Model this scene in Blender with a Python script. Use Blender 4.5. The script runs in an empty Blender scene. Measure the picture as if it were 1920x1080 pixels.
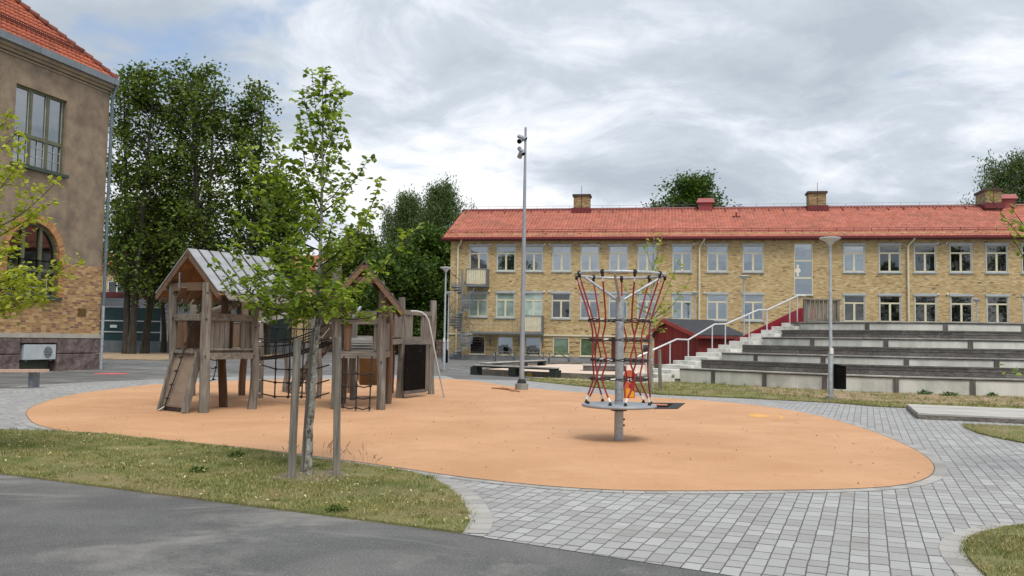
import bpy, bmesh, math, random
import numpy as np
from mathutils import Vector, Matrix
R = math.radians
random.seed(7); np.random.seed(7)
S = bpy.context.scene
COL = S.collection
# ------------------------------------------------------------------ camera
F = 1650.0; CH = 1.5
PITCH = R(3.42); ROLL = R(0.93)
cd = bpy.data.cameras.new('camera'); cam = bpy.data.objects.new('camera', cd); COL.objects.link(cam)
cd.sensor_width = 36.0; cd.lens = F/1920*36; cd.clip_start = 0.05; cd.clip_end = 4000
CAMM = Matrix.Rotation(ROLL, 3, Vector((0, -1, 0))) @ Matrix.Rotation(R(90)+PITCH, 3, 'X')
cam.matrix_world = Matrix.Translation((0, 0, CH)) @ CAMM.to_4x4()
S.camera = cam
S.render.resolution_x = 1024; S.render.resolution_y = 576
# ------------------------------------------------------------------ light
SUN_EL = R(58); SUN_AZ = R(160)      # azimuth clockwise from +Y (behind the viewer, to the right)
sd = bpy.data.lights.new('sun', 'SUN'); sd.energy = 2.1; sd.angle = R(26); sd.color = (1.0, .94, .86)
sun = bpy.data.objects.new('sun', sd); COL.objects.link(sun)
sv = Vector((math.sin(SUN_AZ)*math.cos(SUN_EL), math.cos(SUN_AZ)*math.cos(SUN_EL), math.sin(SUN_EL)))
sun.rotation_euler = sv.to_track_quat('Z', 'Y').to_euler(); sun.location = sv*60
S.view_settings.view_transform = 'Standard'; S.view_settings.look = 'None'
S.view_settings.exposure = 0.29; S.view_settings.gamma = 1.0
# ------------------------------------------------------------------ sky
SKYA, SKYB, SKYC = (18.6, 5.4, 0), (32.8, 3.1, 0), (14.8, 9.1, 0)
W = bpy.data.worlds.new('World'); S.world = W; W.use_nodes = True
nt = W.node_tree; nt.nodes.clear()
class N:
    """tiny node-graph writer"""
    def __init__(s, tree): s.t = tree
    def new(s, typ, ins=None, **props):
        n = s.t.nodes.new(typ)
        for k, v in props.items(): setattr(n, k, v)
        for k, v in (ins or {}).items():
            sock = n.inputs[k]
            if isinstance(v, bpy.types.NodeSocket): s.t.links.new(v, sock)
            else: sock.default_value = v
        return n
    def math(s, op, a, b=0.0, c=None):
        n = s.new('ShaderNodeMath', {0: a, 1: b}, operation=op)
        if c is not None: 
            if isinstance(c, bpy.types.NodeSocket): s.t.links.new(c, n.inputs[2])
            else: n.inputs[2].default_value = c
        return n.outputs[0]
    def mix(s, f, a, b, mode='MIX'):
        n = s.t.nodes.new('ShaderNodeMix'); n.data_type = 'RGBA'; n.blend_type = mode
        for sock, v in ((n.inputs[0], f), (n.inputs[6], a), (n.inputs[7], b)):
            if isinstance(v, bpy.types.NodeSocket): s.t.links.new(v, sock)
            else: sock.default_value = v if not isinstance(v, tuple) else (tuple(v)+(1,))[:4]
        return n.outputs[2]
    def ramp(s, f, stops, interp='LINEAR'):
        n = s.t.nodes.new('ShaderNodeValToRGB'); s.t.links.new(f, n.inputs[0]); cr = n.color_ramp; cr.interpolation = interp
        while len(cr.elements) < len(stops): cr.elements.new(.5)
        for e, (p, c) in zip(cr.elements, stops):
            e.position = p; e.color = (c, c, c, 1) if isinstance(c, (int, float)) else tuple(c)+(1,)
        return n.outputs[0]
    def noise(s, vec, scale, detail=3, rough=.5, dist=0.0, out=0):
        n = s.new('ShaderNodeTexNoise', {'Vector': vec, 'Scale': scale, 'Detail': detail, 'Roughness': rough, 'Distortion': dist})
        return n.outputs[out]
    def sep(s, v): return s.new('ShaderNodeSeparateXYZ', {0: v}).outputs
    def comb(s, x, y, z): return s.new('ShaderNodeCombineXYZ', {0: x, 1: y, 2: z}).outputs[0]
    def mapv(s, v, scale=(1, 1, 1), rot=(0, 0, 0), loc=(0, 0, 0)):
        return s.new('ShaderNodeMapping', {'Vector': v, 'Scale': scale, 'Rotation': rot, 'Location': loc}).outputs[0]
w = N(nt)
tc = w.new('ShaderNodeTexCoord').outputs['Generated']
sx, sy, sz = w.sep(tc)
zc = w.math('ADD', w.math('MAXIMUM', sz, 0.0), .30)
cv = w.comb(w.math('DIVIDE', sx, zc), w.math('DIVIDE', sy, zc), 0.0)
sky = w.new('ShaderNodeTexSky', sky_type='NISHITA', sun_disc=False, sun_elevation=SUN_EL, sun_rotation=SUN_AZ)
wv = w.noise(cv, 1.3, 3, .5, 0, 1)
cw = w.new('ShaderNodeVectorMath', {0: cv, 1: w.mapv(wv, (.55, .55, 0), (0, 0, 0), (-.27, -.27, 0))}, operation='ADD').outputs[0]
n1 = w.noise(w.mapv(cw, (1, 1.5, 1), (0, 0, R(-28)), SKYA), 1.1, 6, .55, .1)
n2 = w.noise(w.mapv(cw, (1, 1.25, 1), (0, 0, R(-30)), SKYB), 1.7, 9, .62, .15)
n3 = w.noise(w.mapv(cv, (1, 1.2, 1), (0, 0, R(-30)), SKYC), .6, 3, .5, .2)
gap = w.ramp(n1, [(.34, 0.0), (.40, 1.0)])
shade = w.math('ADD', w.math('MULTIPLY', n2, .6), w.math('MULTIPLY', n3, .4))
cl = w.ramp(shade, [(.40, (4.1, 4.65, 5.3)), (.475, (5.3, 5.85, 6.5)), (.52, (6.9, 7.3, 7.9)), (.565, (8.6, 8.75, 8.95))])
blue = w.mix(.35, sky.outputs[0], (4.6, 6.2, 9.0))
skc = w.mix(gap, blue, cl)
bg = w.new('ShaderNodeBackground', {'Color': skc, 'Strength': .1})
wo = w.new('ShaderNodeOutputWorld', {'Surface': bg.outputs[0]})
# ------------------------------------------------------------------ picture <-> place
def ray(px, py):
    return CAMM @ Vector(((px-960)/F, -(py-540)/F, -1))
def G(px, py, z=0.0):
    d = ray(px, py); t = (z-CH)/d.z
    return Vector((d.x*t, d.y*t, z))
def V(px, py, D):
    d = ray(px, py); t = D/d.y
    return Vector((d.x*t, D, CH+d.z*t))
def plane_hit(px, py, O, e):
    """ray meets the vertical plane through O along e: returns (distance along e, z)"""
    d = ray(px, py); n = Vector((-e[1], e[0]))
    t = (O[0]*n.x+O[1]*n.y)/(d.x*n.x+d.y*n.y)
    p = Vector((d.x*t, d.y*t, CH+d.z*t))
    return ((p.x-O[0])*e[0]+(p.y-O[1])*e[1], p.z)
def hx(h, k=1.0):
    h = h.lstrip('#'); o = []
    for i in (0, 2, 4):
        c = int(h[i:i+2], 16)/255; o.append((c/12.92 if c <= .04045 else ((c+.055)/1.055)**2.4)*k)
    return tuple(o)
# ------------------------------------------------------------------ scene tree helpers
def tag(o, label=None, cat=None, group=None, kind=None):
    if label: o['label'] = label
    if cat: o['category'] = cat
    if group: o['group'] = group
    if kind: o['kind'] = kind
    return o
def empty(name, loc=(0, 0, 0), rz=0.0, label=None, cat=None, group=None):
    o = bpy.data.objects.new(name, None); COL.objects.link(o); o.empty_display_size = .2
    o.location = loc; o.rotation_euler = (0, 0, rz)
    return tag(o, label, cat, group)
def copy_tree(o, parent=None):
    c = o.copy(); COL.objects.link(c)
    if parent: c.parent = parent
    for ch in list(o.children): copy_tree(ch, c)
    return c
def place(proto, used, loc, rz, label, scale=None, group=None):
    o = proto if not used else copy_tree(proto)
    o.location = loc; o.rotation_euler = (0, 0, rz); o['label'] = label
    if scale: o.scale = scale
    if group: o['group'] = group
    return o
class MB:
    def __init__(s): s.v = []; s.f = []; s.uv = None
    def add(s, vs, fs):
        b = len(s.v); s.v += [tuple(v) for v in vs]; s.f += [tuple(i+b for i in f) for f in fs]; return s
    def box(s, c, d, rot=None, taper=1.0):
        hx_, hy, hz = d[0]/2, d[1]/2, d[2]/2
        vs = []
        for z in (-1, 1):
            k = 1 if z < 0 else taper
            for x, y in ((-1, -1), (1, -1), (1, 1), (-1, 1)): vs.append(Vector((x*hx_*k, y*hy*k, z*hz)))
        if rot is not None: vs = [rot @ v for v in vs]
        c = Vector(c)
        return s.add([v+c for v in vs], [(3, 2, 1, 0), (4, 5, 6, 7), (0, 1, 5, 4), (1, 2, 6, 5), (2, 3, 7, 6), (3, 0, 4, 7)])
    def box2(s, a, b):
        return s.box([(a[i]+b[i])/2 for i in range(3)], [abs(b[i]-a[i]) for i in range(3)])
    def beam(s, a, b, w, h, up=(0, 0, 1), ext=0.0):
        """rectangular bar from a to b: w sideways, h along 'up'"""
        a, b = Vector(a), Vector(b); x = (b-a).normalized(); a = a-x*ext; b = b+x*ext
        y = Vector(up).cross(x)
        if y.length < 1e-4: y = Vector((0, 1, 0)).cross(x)
        y.normalize(); z = x.cross(y)
        M = Matrix((x, y, z)).transposed()
        return s.box((a+b)/2, ((b-a).length, w, h), M)
    def tube(s, pts, r, n=8, cap=True, ph=0.0):
        pts = [Vector(p) for p in pts]; k = len(pts)
        rs = [r]*k if isinstance(r, (int, float)) else list(r)
        ref = Vector((0, 0, 1)); rings = []; prev = None
        for i, p in enumerate(pts):
            t = (pts[min(i+1, k-1)]-pts[max(i-1, 0)])
            if t.length < 1e-9: t = Vector((0, 0, 1))
            t.normalize()
            if prev is None:
                u = t.cross(ref)
                if u.length < .05: u = t.cross(Vector((1, 0, 0)))
            else:
                u = prev-t*prev.dot(t)
                if u.length < 1e-6: u = t.cross(Vector((1, 0, 0)))
            u.normalize(); prev = u; vv = t.cross(u)
            rings.append([p+(u*math.cos(ph+2*math.pi*j/n)+vv*math.sin(ph+2*math.pi*j/n))*rs[i] for j in range(n)])
        vs = [q for rg in rings for q in rg]; fs = []
        for i in range(k-1):
            for j in range(n):
                a = i*n+j; b = i*n+(j+1) % n; fs.append((a, b, b+n, a+n))
        if cap: fs.append(tuple(reversed(range(n)))); fs.append(tuple(range((k-1)*n, k*n)))
        return s.add(vs, fs)
    def cyl(s, a, b, r1, r2=None, n=12): return s.tube([a, b], [r1, r1 if r2 is None else r2], n)
    def lathe(s, prof, c=(0, 0, 0), n=24):
        vs = []; fs = []; k = len(prof)
        for r, z in prof:
            for j in range(n):
                a = 2*math.pi*j/n; vs.append((c[0]+r*math.cos(a), c[1]+r*math.sin(a), c[2]+z))
        for i in range(k-1):
            for j in range(n):
                a = i*n+j; b = i*n+(j+1) % n; fs.append((a, b, b+n, a+n))
        fs.append(tuple(reversed(range(n)))); fs.append(tuple(range((k-1)*n, k*n)))
        return s.add(vs, fs)
    def ball(s, c, r, n=8, sz=1.0):
        m = max(4, n//2)
        prof = [(max(1e-4, r*math.sin(math.pi*i/m)), -r*sz*math.cos(math.pi*i/m)) for i in range(m+1)]
        return s.lathe(prof, c, n)
    def prism(s, poly, z0, z1):
        n = len(poly); vs = [(p[0], p[1], z0) for p in poly]+[(p[0], p[1], z1) for p in poly]
        fs = [tuple(range(n, 2*n)), tuple(reversed(range(n)))]+[(i, (i+1) % n, (i+1) % n+n, i+n) for i in range(n)]
        return s.add(vs, fs)
    def build(s, name, m, parent=None, smooth=False, bevel=0.0, loc=None, recalc=True):
        me = bpy.data.meshes.new(name); me.from_pydata(s.v, [], s.f)
        bm = bmesh.new(); bm.from_mesh(me)
        if recalc: bmesh.ops.recalc_face_normals(bm, faces=bm.faces)
        big = [f for f in bm.faces if len(f.verts) > 8 ]
        if big: bmesh.ops.triangulate(bm, faces=big)
        bm.to_mesh(me); bm.free()
        if smooth: me.polygons.foreach_set('use_smooth', [True]*len(me.polygons))
        me.materials.append(m)
        o = bpy.data.objects.new(name, me); COL.objects.link(o)
        if parent: o.parent = parent
        if loc is not None: o.location = loc
        if bevel:
            b = o.modifiers.new('bevel', 'BEVEL'); b.width = bevel; b.segments = 2; b.limit_method = 'ANGLE'; b.angle_limit = R(40)
        if smooth and not bevel:
            try:
                me.set_sharp_from_angle(angle=R(38))
            except Exception: pass
        return o
def np_mesh(name, verts, faces, m, parent=None, smooth=False):
    """verts (n,3), faces (k,4) or (k,3)"""
    me = bpy.data.meshes.new(name); k, c = faces.shape
    me.vertices.add(len(verts)); me.vertices.foreach_set('co', verts.astype('f').ravel())
    me.loops.add(k*c); me.loops.foreach_set('vertex_index', faces.astype('i').ravel())
    me.polygons.add(k); me.polygons.foreach_set('loop_start', np.arange(0, k*c, c, dtype='i'))
    try: me.polygons.foreach_set('loop_total', np.full(k, c, dtype='i'))
    except Exception: pass
    if smooth: me.polygons.foreach_set('use_smooth', np.ones(k, dtype=bool))
    me.update(calc_edges=True); me.validate()
    me.materials.append(m)
    o = bpy.data.objects.new(name, me); COL.objects.link(o)
    if parent: o.parent = parent
    return o
# ------------------------------------------------------------------ materials
def bsdf(name):
    m = bpy.data.materials.new(name); m.use_nodes = True; t = m.node_tree; t.nodes.clear()
    g = N(t); b = g.new('ShaderNodeBsdfPrincipled'); g.new('ShaderNodeOutputMaterial', {'Surface': b.outputs[0]})
    return m, g, b
def pm(name, c1, c2=None, scale=3.0, rough=.7, bump=0.0, bscale=None, stretch=(1, 1, 1), island=0.0, metal=0.0, detail=4, c3=None, spec=None, s3=.6, lo=.35, hi=.65):
    m, g, b = bsdf(name)
    oc = g.new('ShaderNodeTexCoord').outputs['Object']; v = g.mapv(oc, stretch)
    c2 = c2 or c1
    nz = g.noise(v, scale, detail, .6)
    col = g.mix(g.ramp(nz, [(lo, 0.0), (hi, 1.0)]), c1, c2)
    if c3:
        nz3 = g.noise(oc, s3, 5, .6); col = g.mix(g.ramp(nz3, [(.5, 0.0), (.68, .8)]), col, c3)
    if island:
        ri = g.new('ShaderNodeNewGeometry').outputs['Random Per Island']
        k = g.math('ADD', g.math('MULTIPLY', ri, island*2), 1-island)
        col = g.mix(1.0, col, g.comb(k, k, k), 'MULTIPLY')
    g.t.links.new(col, b.inputs['Base Color'])
    b.inputs['Roughness'].default_value = rough; b.inputs['Metallic'].default_value = metal
    if spec is not None: b.inputs['Specular IOR Level'].default_value = spec
    if bump:
        n2 = g.noise(v, bscale or scale*4, 4, .6)
        bp = g.new('ShaderNodeBump', {'Strength': 1.0, 'Distance': bump, 'Height': n2})
        g.t.links.new(bp.outputs[0], b.inputs['Normal'])
    return m
def wood(name, c1, c2, axis, knots=True, island=.2, warm=None):
    """weathered timber with grain along the given axis of the mesh"""
    m, g, b = bsdf(name)
    oc = g.new('ShaderNodeTexCoord').outputs['Object']
    st = [22, 22, 22]; st[axis] = 1.1
    ri = g.new('ShaderNodeNewGeometry').outputs['Random Per Island']
    off = g.new('ShaderNodeVectorMath', {0: oc, 1: g.comb(g.math('MULTIPLY', ri, 31.0), g.math('MULTIPLY', ri, 17.0), g.math('MULTIPLY', ri, 11.0))}, operation='ADD').outputs[0]
    n1 = g.noise(g.mapv(off, tuple(st)), 1.0, 6, .65, .3)
    n2 = g.noise(off, 2.2, 3, .5)
    col = g.mix(g.ramp(n1, [(.36, 0.0), (.62, 1.0)]), c1, c2)
    col = g.mix(g.math('MULTIPLY', g.ramp(n2, [(.4, 0.0), (.7, 1.0)]), .45), col, tuple(x*.55 for x in c1))
    if warm: col = g.mix(g.ramp(g.noise(off, .9, 3, .5), [(.42, 0.0), (.6, 1.0)]), col, warm)
    cr = g.ramp(g.noise(g.mapv(off, tuple(x*1.8 for x in st)), 1.0, 2, .5), [(.60, 0.0), (.68, 1.0)])
    col = g.mix(g.math('MULTIPLY', cr, .5), col, tuple(x*.3 for x in c1))
    if island:
        k = g.math('ADD', g.math('MULTIPLY', ri, island*2), 1-island); col = g.mix(1.0, col, g.comb(k, k, k), 'MULTIPLY')
    g.t.links.new(col, b.inputs['Base Color']); b.inputs['Roughness'].default_value = .85
    bp = g.new('ShaderNodeBump', {'Strength': .8, 'Distance': .006, 'Height': n1}); g.t.links.new(bp.outputs[0], b.inputs['Normal'])
    return m
def cells(name, w_, h_, joint, stops, jcol, mode='wall', rough=.8, bump=.004, half=True, rot=0.0, warp=0.0, dirt=None, rnd=0.0, uv=False, cross=1.0, wob=0.0, bigk=.32):
    """bricks, pavers or blocks: random tone per cell, mortar between"""
    m, g, b = bsdf(name)
    t = g.new('ShaderNodeTexCoord'); oc = t.outputs['UV' if uv else 'Object']
    x, y, z = g.sep(oc)
    if mode == 'wall': U = g.math('ADD', x, y); Vv = z
    else:
        rv = g.sep(g.mapv(oc, (1, 1, 1), (0, 0, rot))); U = rv[0]; Vv = rv[1]
    if warp:
        wn = g.noise(oc, 1.3, 2, .5); U = g.math('ADD', U, g.math('MULTIPLY', wn, warp))
    if wob:
        wb = g.new('ShaderNodeTexNoise', {'Vector': oc, 'Scale': 7.0, 'Detail': 2.0}).outputs[1]; wx, wy, wz = g.sep(wb)
        U = g.math('ADD', U, g.math('MULTIPLY', wx, wob*1.3)); Vv = g.math('ADD', Vv, g.math('MULTIPLY', wy, wob))
    r = g.math('DIVIDE', Vv, h_); row = g.math('FLOOR', r); fr = g.math('FRACT', r)
    rn = g.new('ShaderNodeTexWhiteNoise', {'W': row}, noise_dimensions='1D').outputs[0]
    if half: off = g.math('MULTIPLY', g.math('FLOORED_MODULO', row, 2.0), .5)
    else: off = g.math('MULTIPLY', rn, 7.3)
    if rnd: off = g.math('ADD', off, g.math('MULTIPLY', rn, rnd))
    if cross > 1:
        vl = g.noise(g.comb(g.math('MULTIPLY', U, 2.6), g.math('MULTIPLY', row, 5.7), 0.0), 1.0, 1, .5); U = g.math('ADD', U, g.math('MULTIPLY', vl, .26))
    c = g.math('ADD', g.math('DIVIDE', U, w_), off); ci = g.math('FLOOR', c); fc = g.math('FRACT', c)
    wn = g.new('ShaderNodeTexWhiteNoise', {'Vector': g.comb(ci, row, 3.0)}, noise_dimensions='3D').outputs[0]
    col = g.ramp(wn, stops, 'CONSTANT' if len(stops) > 5 else 'LINEAR')
    fine = g.noise(oc, 38.0, 3, .6); kf = g.math('ADD', g.math('MULTIPLY', fine, .34), .83)
    col = g.mix(1.0, col, g.comb(kf, kf, kf), 'MULTIPLY')
    ju = joint*cross/w_; jv = joint/h_
    du = g.math('MINIMUM', fc, g.math('SUBTRACT', 1.0, fc)); dv = g.math('MINIMUM', fr, g.math('SUBTRACT', 1.0, fr))
    mu = g.math('GREATER_THAN', du, ju/2); mv = g.math('GREATER_THAN', dv, jv/2); inside = g.math('MULTIPLY', mu, mv)
    col = g.mix(inside, jcol, col)
    big = g.noise(oc, .35, 4, .6); kb = g.math('ADD', g.math('MULTIPLY', big, bigk), 1-bigk/2)
    col = g.mix(1.0, col, g.comb(kb, kb, kb), 'MULTIPLY')
    if dirt: col = g.mix(g.ramp(g.noise(oc, .8, 6, .65), [(.55, 0.0), (.72, .7)]), col, dirt)
    g.t.links.new(col, b.inputs['Base Color']); b.inputs['Roughness'].default_value = rough
    if bump:
        hgt = g.math('ADD', g.math('MULTIPLY', inside, .7), g.math('ADD', g.math('MULTIPLY', wn, .25), g.math('MULTIPLY', fine, .2)))
        bp = g.new('ShaderNodeBump', {'Strength': .8, 'Distance': bump, 'Height': hgt}); g.t.links.new(bp.outputs[0], b.inputs['Normal'])
    return m
def leafmat(name, c1, c2, c3, rough=.5, trans=.35):
    m, g, b = bsdf(name)
    geo = g.new('ShaderNodeNewGeometry'); ri = geo.outputs['Random Per Island']
    oc = g.new('ShaderNodeTexCoord').outputs['Object']
    col = g.ramp(ri, [(0, c1), (.5, c2), (1, c3)])
    nb = g.noise(oc, .9, 3, .6); k = g.math('ADD', g.math('MULTIPLY', nb, .9), .55)
    col = g.mix(1.0, col, g.comb(k, k, g.math('MULTIPLY', k, .9)), 'MULTIPLY')
    g.t.links.new(col, b.inputs['Base Color']); b.inputs['Roughness'].default_value = rough
    b.inputs['Specular IOR Level'].default_value = .35
    tr = g.new('ShaderNodeBsdfTranslucent', {'Color': g.mix(1.0, col, (1.25, 1.35, .55), 'MULTIPLY')})
    ms = g.new('ShaderNodeMixShader', {0: trans, 1: b.outputs[0], 2: tr.outputs[0]})
    out = [n for n in g.t.nodes if n.type == 'OUTPUT_MATERIAL'][0]; g.t.links.new(ms.outputs[0], out.inputs[0])
    return m
def glassmat(name, base, mirror, tint=(1, 1, 1)):
    """opaque pane"""
    m, g, b = bsdf(name)
    oc = g.new('ShaderNodeTexCoord').outputs['Object']
    ob = g.new('ShaderNodeObjectInfo').outputs['Random']
    nz = g.noise(g.mapv(oc, (1.3, 1, 2.2)), 1.1, 2, .4)
    kk = g.math('MULTIPLY', g.math('ADD', g.math('MULTIPLY', ob, 1.0), .35), g.math('ADD', nz, .45))
    g.t.links.new(g.mix(1.0, tuple(base), g.comb(kk, kk, kk), 'MULTIPLY'), b.inputs['Base Color']); b.inputs['Roughness'].default_value = .6; b.inputs['Specular IOR Level'].default_value = 0.0
    gl = g.new('ShaderNodeBsdfGlossy', {'Color': tuple(tint)+(1,), 'Roughness': .02})
    bp = g.new('ShaderNodeBump', {'Strength': .25, 'Distance': .02, 'Height': g.noise(oc, .8, 2, .5)}); g.t.links.new(bp.outputs[0], gl.inputs['Normal'])
    ms = g.new('ShaderNodeMixShader', {0: mirror, 1: b.outputs[0], 2: gl.outputs[0]})
    out = [n for n in g.t.nodes if n.type == 'OUTPUT_MATERIAL'][0]; g.t.links.new(ms.outputs[0], out.inputs[0])
    return m
M = {}
M['asphalt'] = None
M['galv'] = pm('galvanised_steel', hx('989fa4'), hx('b4babd'), 14, .45, .0006, 60, metal=.35, c3=hx('858b90'), s3=5)
M['railsteel'] = pm('rail_steel', hx('b9bec2'), hx('cdd1d3'), 10, .4, metal=.3)
M['galv_d'] = pm('dull_steel', hx('6d747a'), hx('868c91'), 9, .55, metal=.4)
M['lampmetal'] = pm('lamp_post_steel', hx('9aa1a6'), hx('b3b9bc'), 6, .5, metal=.35)
M['lamphead'] = pm('lamp_head', hx('b8bdc0'), hx('c8ccce'), 5, .4)
M['mast'] = pm('mast_paint', hx('8e959d'), hx('9aa1a8'), 4, .5, metal=.2)
M['black'] = pm('black_rope', hx('1b1b1d'), hx('2a2a2d'), 30, .8)
M['blackplate'] = pm('black_sheet', hx('0a0909'), hx('161110'), 4, .8, spec=.08)
M['rubberblk'] = pm('black_rubber', hx('232426'), hx('303234'), 20, .85)
M['redrope'] = pm('red_rope', hx('7c1d24'), hx('983433'), 60, .8)
M['white'] = pm('white_plastic', hx('d8d8d4'), hx('e6e6e2'), 10, .5)
M['concrete'] = pm('light_concrete', hx('bfbfb7'), hx('d8d8d1'), 2.2, .85, .002, 30, stretch=(1, 1, .12), c3=hx('a5a69e'), s3=.9)
M['concrete2'] = pm('step_concrete', hx('cdcdc6'), hx('dcdbd5'), 2.2, .85, .002, 30, c3=hx('9c9d96'), s3=2)
M['concrete_d'] = pm('dark_concrete', hx('77776f'), hx('8d8d86'), 3, .9, .002, 30)
for nm, ax in (('x', 0), ('y', 1), ('z', 2)):
    M['wood_'+nm] = wood('weathered_timber_'+nm, hx('5c564f'), hx('8b857c'), ax)
    M['wooddk_'+nm] = wood('dark_weathered_timber_'+nm, hx('474341'), hx('716c68'), ax)
    M['woodwarm_'+nm] = wood('brown_timber_'+nm, hx('55402f'), hx('7d6149'), ax, warm=hx('6b594a'))
    M['woodlt_'+nm] = wood('pale_grey_timber_'+nm, hx('9a9893'), hx('bcbab4'), ax)
# ================================================================== GROUND
def sheet(name, poly, m, z, z0=None):
    """flat sheet (or slab when z0 is given) from a list of ground points"""
    mb = MB(); n = len(poly)
    if z0 is None: mb.add([(p[0], p[1], z) for p in poly], [tuple(range(n))])
    else: mb.prism(poly, z0, z)
    o = mb.build(name, m); 
    if z0 is None:
        me = o.data
        bm = bmesh.new(); bm.from_mesh(me); bmesh.ops.recalc_face_normals(bm, faces=bm.faces)
        for f in bm.faces:
            if f.normal.z < 0: f.normal_flip()
        bm.to_mesh(me); bm.free()
    o['kind'] = 'structure'
    return o
def smooth_poly(pts, it=2, closed=True):
    pts = [Vector((p[0], p[1])) for p in pts]
    for _ in range(it):
        out = []; n = len(pts)
        rng = range(n) if closed else range(n-1)
        if not closed: out.append(pts[0])
        for i in rng:
            a, b = pts[i], pts[(i+1) % n]; out += [a*.75+b*.25, a*.25+b*.75]
        if not closed: out.append(pts[-1])
        pts = out
    return pts
# asphalt
m, g, b = bsdf('asphalt'); oc = g.new('ShaderNodeTexCoord').outputs['Object']
n1 = g.noise(oc, .7, 6, .62, .6); n2 = g.math('ADD', g.math('MULTIPLY', g.noise(oc, 140, 2, .7), .6), g.math('MULTIPLY', g.noise(oc, 45, 3, .7), .4)); n3 = g.noise(g.mapv(oc, (.25, .9, 1)), .6, 4, .55)
c = g.mix(g.ramp(n1, [(.44, 0.0), (.66, 1.0)]), hx('545555'), hx('6b6a69'))
c = g.mix(g.ramp(n3, [(.52, 0.0), (.66, .35)]), c, hx('7a7c7d'))
k = g.math('ADD', g.math('MULTIPLY', n2, 1.9), .05); c = g.mix(1.0, c, g.comb(k, k, k), 'MULTIPLY')
sp = g.ramp(g.noise(oc, 60, 2, .5), [(.60, 0.0), (.68, .55)]); c = g.mix(sp, c, hx('9a9893'))
sp = g.ramp(g.noise(oc, 70, 2, .5), [(.34, .6), (.42, 0.0)]); c = g.mix(sp, c, hx('2c2d2e'))
st = g.ramp(g.noise(g.mapv(oc, (.5, 1.4, 1), (0, 0, R(-12))), .55, 7, .68, 1.2), [(.52, 0.0), (.66, .75)]); c = g.mix(st, c, hx('908e89'))
g.t.links.new(c, b.inputs['Base Color']); b.inputs['Roughness'].default_value = .85
bp = g.new('ShaderNodeBump', {'Strength': .9, 'Distance': .004, 'Height': n2}); g.t.links.new(bp.outputs[0], b.inputs['Normal'])
M['asphalt'] = m
mb = MB(); mb.add([(-700, -60, 0), (700, -60, 0), (700, 1500, 0), (-700, 1500, 0)], [(0, 1, 2, 3)])
o = mb.build('ground', M['asphalt'], recalc=False); o['kind'] = 'structure'
# pavers
PROT = R(21.9)   # direction the paver courses run, clockwise from +Y
pav = cells('grey_pavers', .215, .130, .010, [(0, hx('8f8f8e')), (.35, hx('989999')), (.75, hx('9e9f9f')), (1, hx('a7a8a8'))], hx('5a554f'),
            mode='flat', half=False, rot=-(math.pi/2-PROT), bump=.007, rough=.8, warp=.05, dirt=hx('84817c'), cross=1.7, wob=.014)
curbm = cells('paver_edging', .21, .4, .007, [(0, hx('8d8b87')), (.5, hx('9b9995')), (1, hx('a9a7a3'))], hx('5a544d'), mode='flat', half=False, uv=True, bump=.005)
m, g, b = bsdf('orange_rubber'); oc = g.new('ShaderNodeTexCoord').outputs['Object']
n1 = g.noise(oc, .55, 5, .6, .4); n2 = g.noise(oc, 190, 2, .7); n3 = g.noise(g.mapv(oc, (1, 2.6, 1), (0, 0, R(8))), 1.1, 5, .62)
c = g.mix(g.ramp(n1, [(.35, 0.0), (.65, 1.0)]), hx('b88c66'), hx('c69a75'))
c = g.mix(g.ramp(n3, [(.5, 0.0), (.75, .45)]), c, hx('b5865c'))
k = g.math('ADD', g.math('MULTIPLY', n2, 1.3), .35); c = g.mix(1.0, c, g.comb(k, k, k), 'MULTIPLY')
sp = g.ramp(g.noise(oc, 9, 2, .4), [(.74, 0.0), (.78, .6)]); c = g.mix(sp, c, hx('7c5a40'))
sc_ = g.ramp(g.noise(g.mapv(oc, (3, .8, 1), (0, 0, R(35))), 1.4, 8, .75, 1.5), [(.56, 0.0), (.72, .5)]); c = g.mix(sc_, c, hx('a67d5c'))
sc_ = g.ramp(g.noise(oc, .8, 8, .72, .8), [(.55, 0.0), (.7, .45)]); c = g.mix(sc_, c, hx('d3a983'))
g.t.links.new(c, b.inputs['Base Color']); b.inputs['Roughness'].default_value = .9
bp = g.new('ShaderNodeBump', {'Strength': .6, 'Distance': .004, 'Height': n2}); g.t.links.new(bp.outputs[0], b.inputs['Normal'])
M['rubber'] = m
orange_px = [(48, 772), (52, 784), (66, 797), (111, 808), (199, 816), (324, 827), (480, 843), (600, 858), (740, 877), (850, 894),
             (1000, 911), (1130, 920), (1250, 922.5), (1450, 921), (1600, 918.5), (1690, 912), (1735, 900), (1753, 884), (1748, 868),
             (1728, 851), (1690, 832), (1640, 811), (1560, 786), (1480, 769), (1400, 758), (1300, 750), (1200, 744), (1080, 736),
             (1000, 729), (950, 724), (892, 714.5), (832, 710), (700, 710), (600, 711), (499, 712), (309, 719), (217, 729), (150, 738), (103, 748), (67, 760)]
ORG = smooth_poly([G(*p) for p in orange_px], 1)
pav_px = [(-400, 752), (0, 727), (66, 722), (183, 716), (300, 711), (480, 705), (700, 703), (835, 705), (856, 711), (985, 713.5), (1120, 728), (1240, 741),
          (1400, 748), (1560, 756), (1640, 763), (1702, 766), (1720, 768), (2300, 793), (2300, 1300), (1800, 1300)]
PAV = [G(*p) for p in pav_px]+[G(1370, 1080), G(870, 1002), G(-400, 760+300)]
PAV = [G(*p) for p in pav_px[:-2]]+[Vector((6.5, 2.2, 0)), Vector((3.0, 3.6, 0)), G(1370, 1080), G(868, 1002), G(400, 900), G(-400, 830)]
sheet('paving', PAV, pav, .004)
o = sheet('rubber_surface', ORG, M['rubber'], .012, -.05)
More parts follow.
